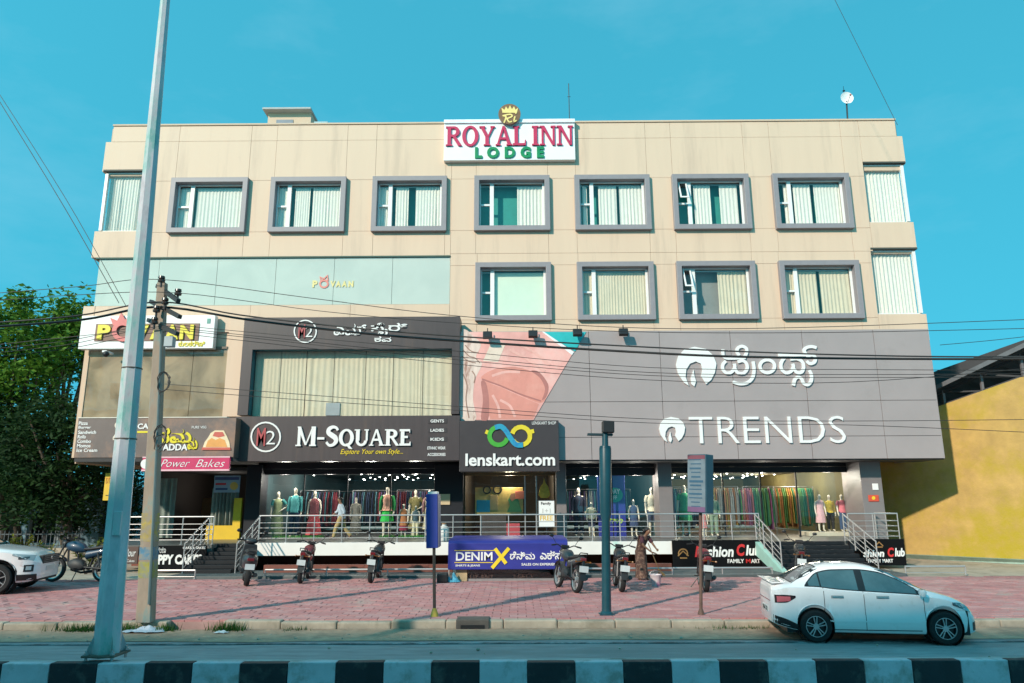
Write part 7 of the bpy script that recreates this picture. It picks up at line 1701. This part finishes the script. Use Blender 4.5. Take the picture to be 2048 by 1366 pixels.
OB = [('tall buff building across the road, leftmost seen only as shade and reflection', -50, -34, -10, 14.2, mat('opp_buff', (.50, .42, .30), .8), 6, 5), ('tall white building across the road, seen only as shade and reflection', -33.9, -8, -10, 14.1, mat('opp_white', (.58, .55, .50), .8), 6, 5), ('tall grey building across the road behind the viewer, seen only as shade', -7.9, 5, -10, 14.15, mat('opp_grey', (.36, .35, .34), .8), 4, 5)]
for a in OB: opposite(*a)

# ================================================================== small things on the ground
def crumple(name, label, cat, c, sx, sy, h, m, seed, n=16):
    mb = MB(); rr = random.Random(seed)
    for i in range(n+1):
        for j in range(n+1):
            u, v = i/n-.5, j/n-.5; z = max(.004, h*(1-2*max(abs(u), abs(v)))*(.5+.9*mnoise.noise(Vector((u*5+seed, v*5, 0)))) + .012 + .02*mnoise.noise(Vector((u*14, v*14, seed))))
            mb.v.append((c[0]+u*sx*(1+.25*mnoise.noise(Vector((v*3, seed, 1)))), c[1]+v*sy*(1+.25*mnoise.noise(Vector((u*3, seed, 5)))), c[2]+z))
    for i in range(n):
        for j in range(n): a = i*(n+1)+j; mb.f.append((a, a+n+1, a+n+2, a+1))
    return tag(mb.build(name, m, smooth=30), label, cat)
q = G(312, 1256, .03)
mb = MB(); a, b = G(283, 1262, .03), G(340, 1254, .03)
crumple('crumpled_banner', 'crumpled white printed sheet lying at the foot of the concrete pole', 'litter', (q.x, YK - .12, .04), .66, .42, .09, mat('sheet_white', (.62, .60, .66), .5, var=.1, col2=(.18, .42, .50), mix2=.15, s2=6), 3)
q = G(443, 1266, .03); crumple('plastic_wrapper', 'small white plastic wrapper on the dirt verge', 'litter', (q.x, q.y, .03), .22, .10, .05, mat('wrapper_white', (.66, .66, .66), .4), 8, 8)
q = G(905, 1164, ZP); crumple('plastic_bag', 'blue plastic bag beside the kiosk', 'bag', (q.x, q.y, ZP), .36, .3, .26, mat('bag_blue', (.10, .36, .48), .4, var=.2), 5)
q = G(886, 1166, ZP); tag(MB().box(q.x-.16, q.x+.12, q.y, q.y+.2, ZP+.002, ZP+.22).build('carton', BLACK, bevel=.03), 'small black box on the footpath left of the kiosk', 'box')
q = P(905, 1070, 23.4)
t = thing('water_drum', 'white plastic drum on the terrace right of the blue blade sign', 'drum', (P(888, 1070, 23.4).x, 23.4, ZF), local=True)
MB().lathe([(.15, 0), (.16, .03), (.16, .35), (.14, .42), (.07, .46), (.07, .5)], 18).build('drum_body', mat('drum_white', (.62, .62, .60), .4, var=.06), t, smooth=40); MB().lathe([(.075, .505), (.075, .54)], 14).build('lid', mat('lid_brown', (.3, .18, .1), .5), t)
def tuft(label, px, py, n, h, wdt, seed):
    q = G(px, py, .02); rr = random.Random(seed); mb = MB()
    for i in range(n):
        x, y = q.x + rr.gauss(0, wdt), min(YK-.03, YK - .1 + rr.gauss(0, .05)); a = rr.uniform(0, 6.28); L = h*rr.uniform(.5, 1.2); dx, dy = math.cos(a), math.sin(a)
        mb.add([(x-dy*.008, y+dx*.008, .02), (x+dy*.008, y-dx*.008, .02), (x+dx*L*.5, y+dy*L*.3, .02+L)], [(0, 1, 2)])
    tag(mb.build('grass_tuft', LM2), label, 'grass', kind='stuff')
tuft('grass growing along the kerb left of the lamp pole', 165, 1262, 240, .14, .22, 1); tuft('grass growing right of the lamp pole foot', 245, 1262, 260, .16, .2, 2); tuft('grass growing behind the crumpled white sheet', 345, 1258, 120, .14, .10, 3); tuft('grass clump at the kerb gap', 465, 1258, 220, .16, .15, 4); tuft('grass clump below the white fascia at the kerb', 600, 1258, 60, .08, .12, 5); tuft('dry grass at the kerb near the sedan', 1470, 1258, 90, .08, .3, 6)
q = G(944, 1246, ZP)
t = thing('drain_slab', 'small dark concrete drain slab set in the kerb', 'drain', (q.x, YK, 0))
MB().box(q.x-.28, q.x+.28, YK-.06, YK+.3, -.02, ZP+.03).build('slab', mat('drain_dark', (.10, .085, .075), .9, var=.3), t, bevel=.02); MB().box(q.x-.2, q.x+.2, YK-.068, YK-.061, .02, .1).build('inlet', BLACK, t)
rr = random.Random(31)
for i in range(70):
    x = rr.uniform(-8.5, 9.5); y = rr.choice((rr.uniform(11.9, 12.85), rr.uniform(11.9, 12.85), rr.uniform(9.5, 12))); s_ = rr.uniform(.012, .035)
    if i == 0: deb = MB()
    deb.sphere((x, y, .02), s_, s_*.8, s_*.6, 6, 4)
tag(deb.build('pebbles', CONC), 'scattered pebbles and grit on the road edge', 'pebbles', kind='stuff')
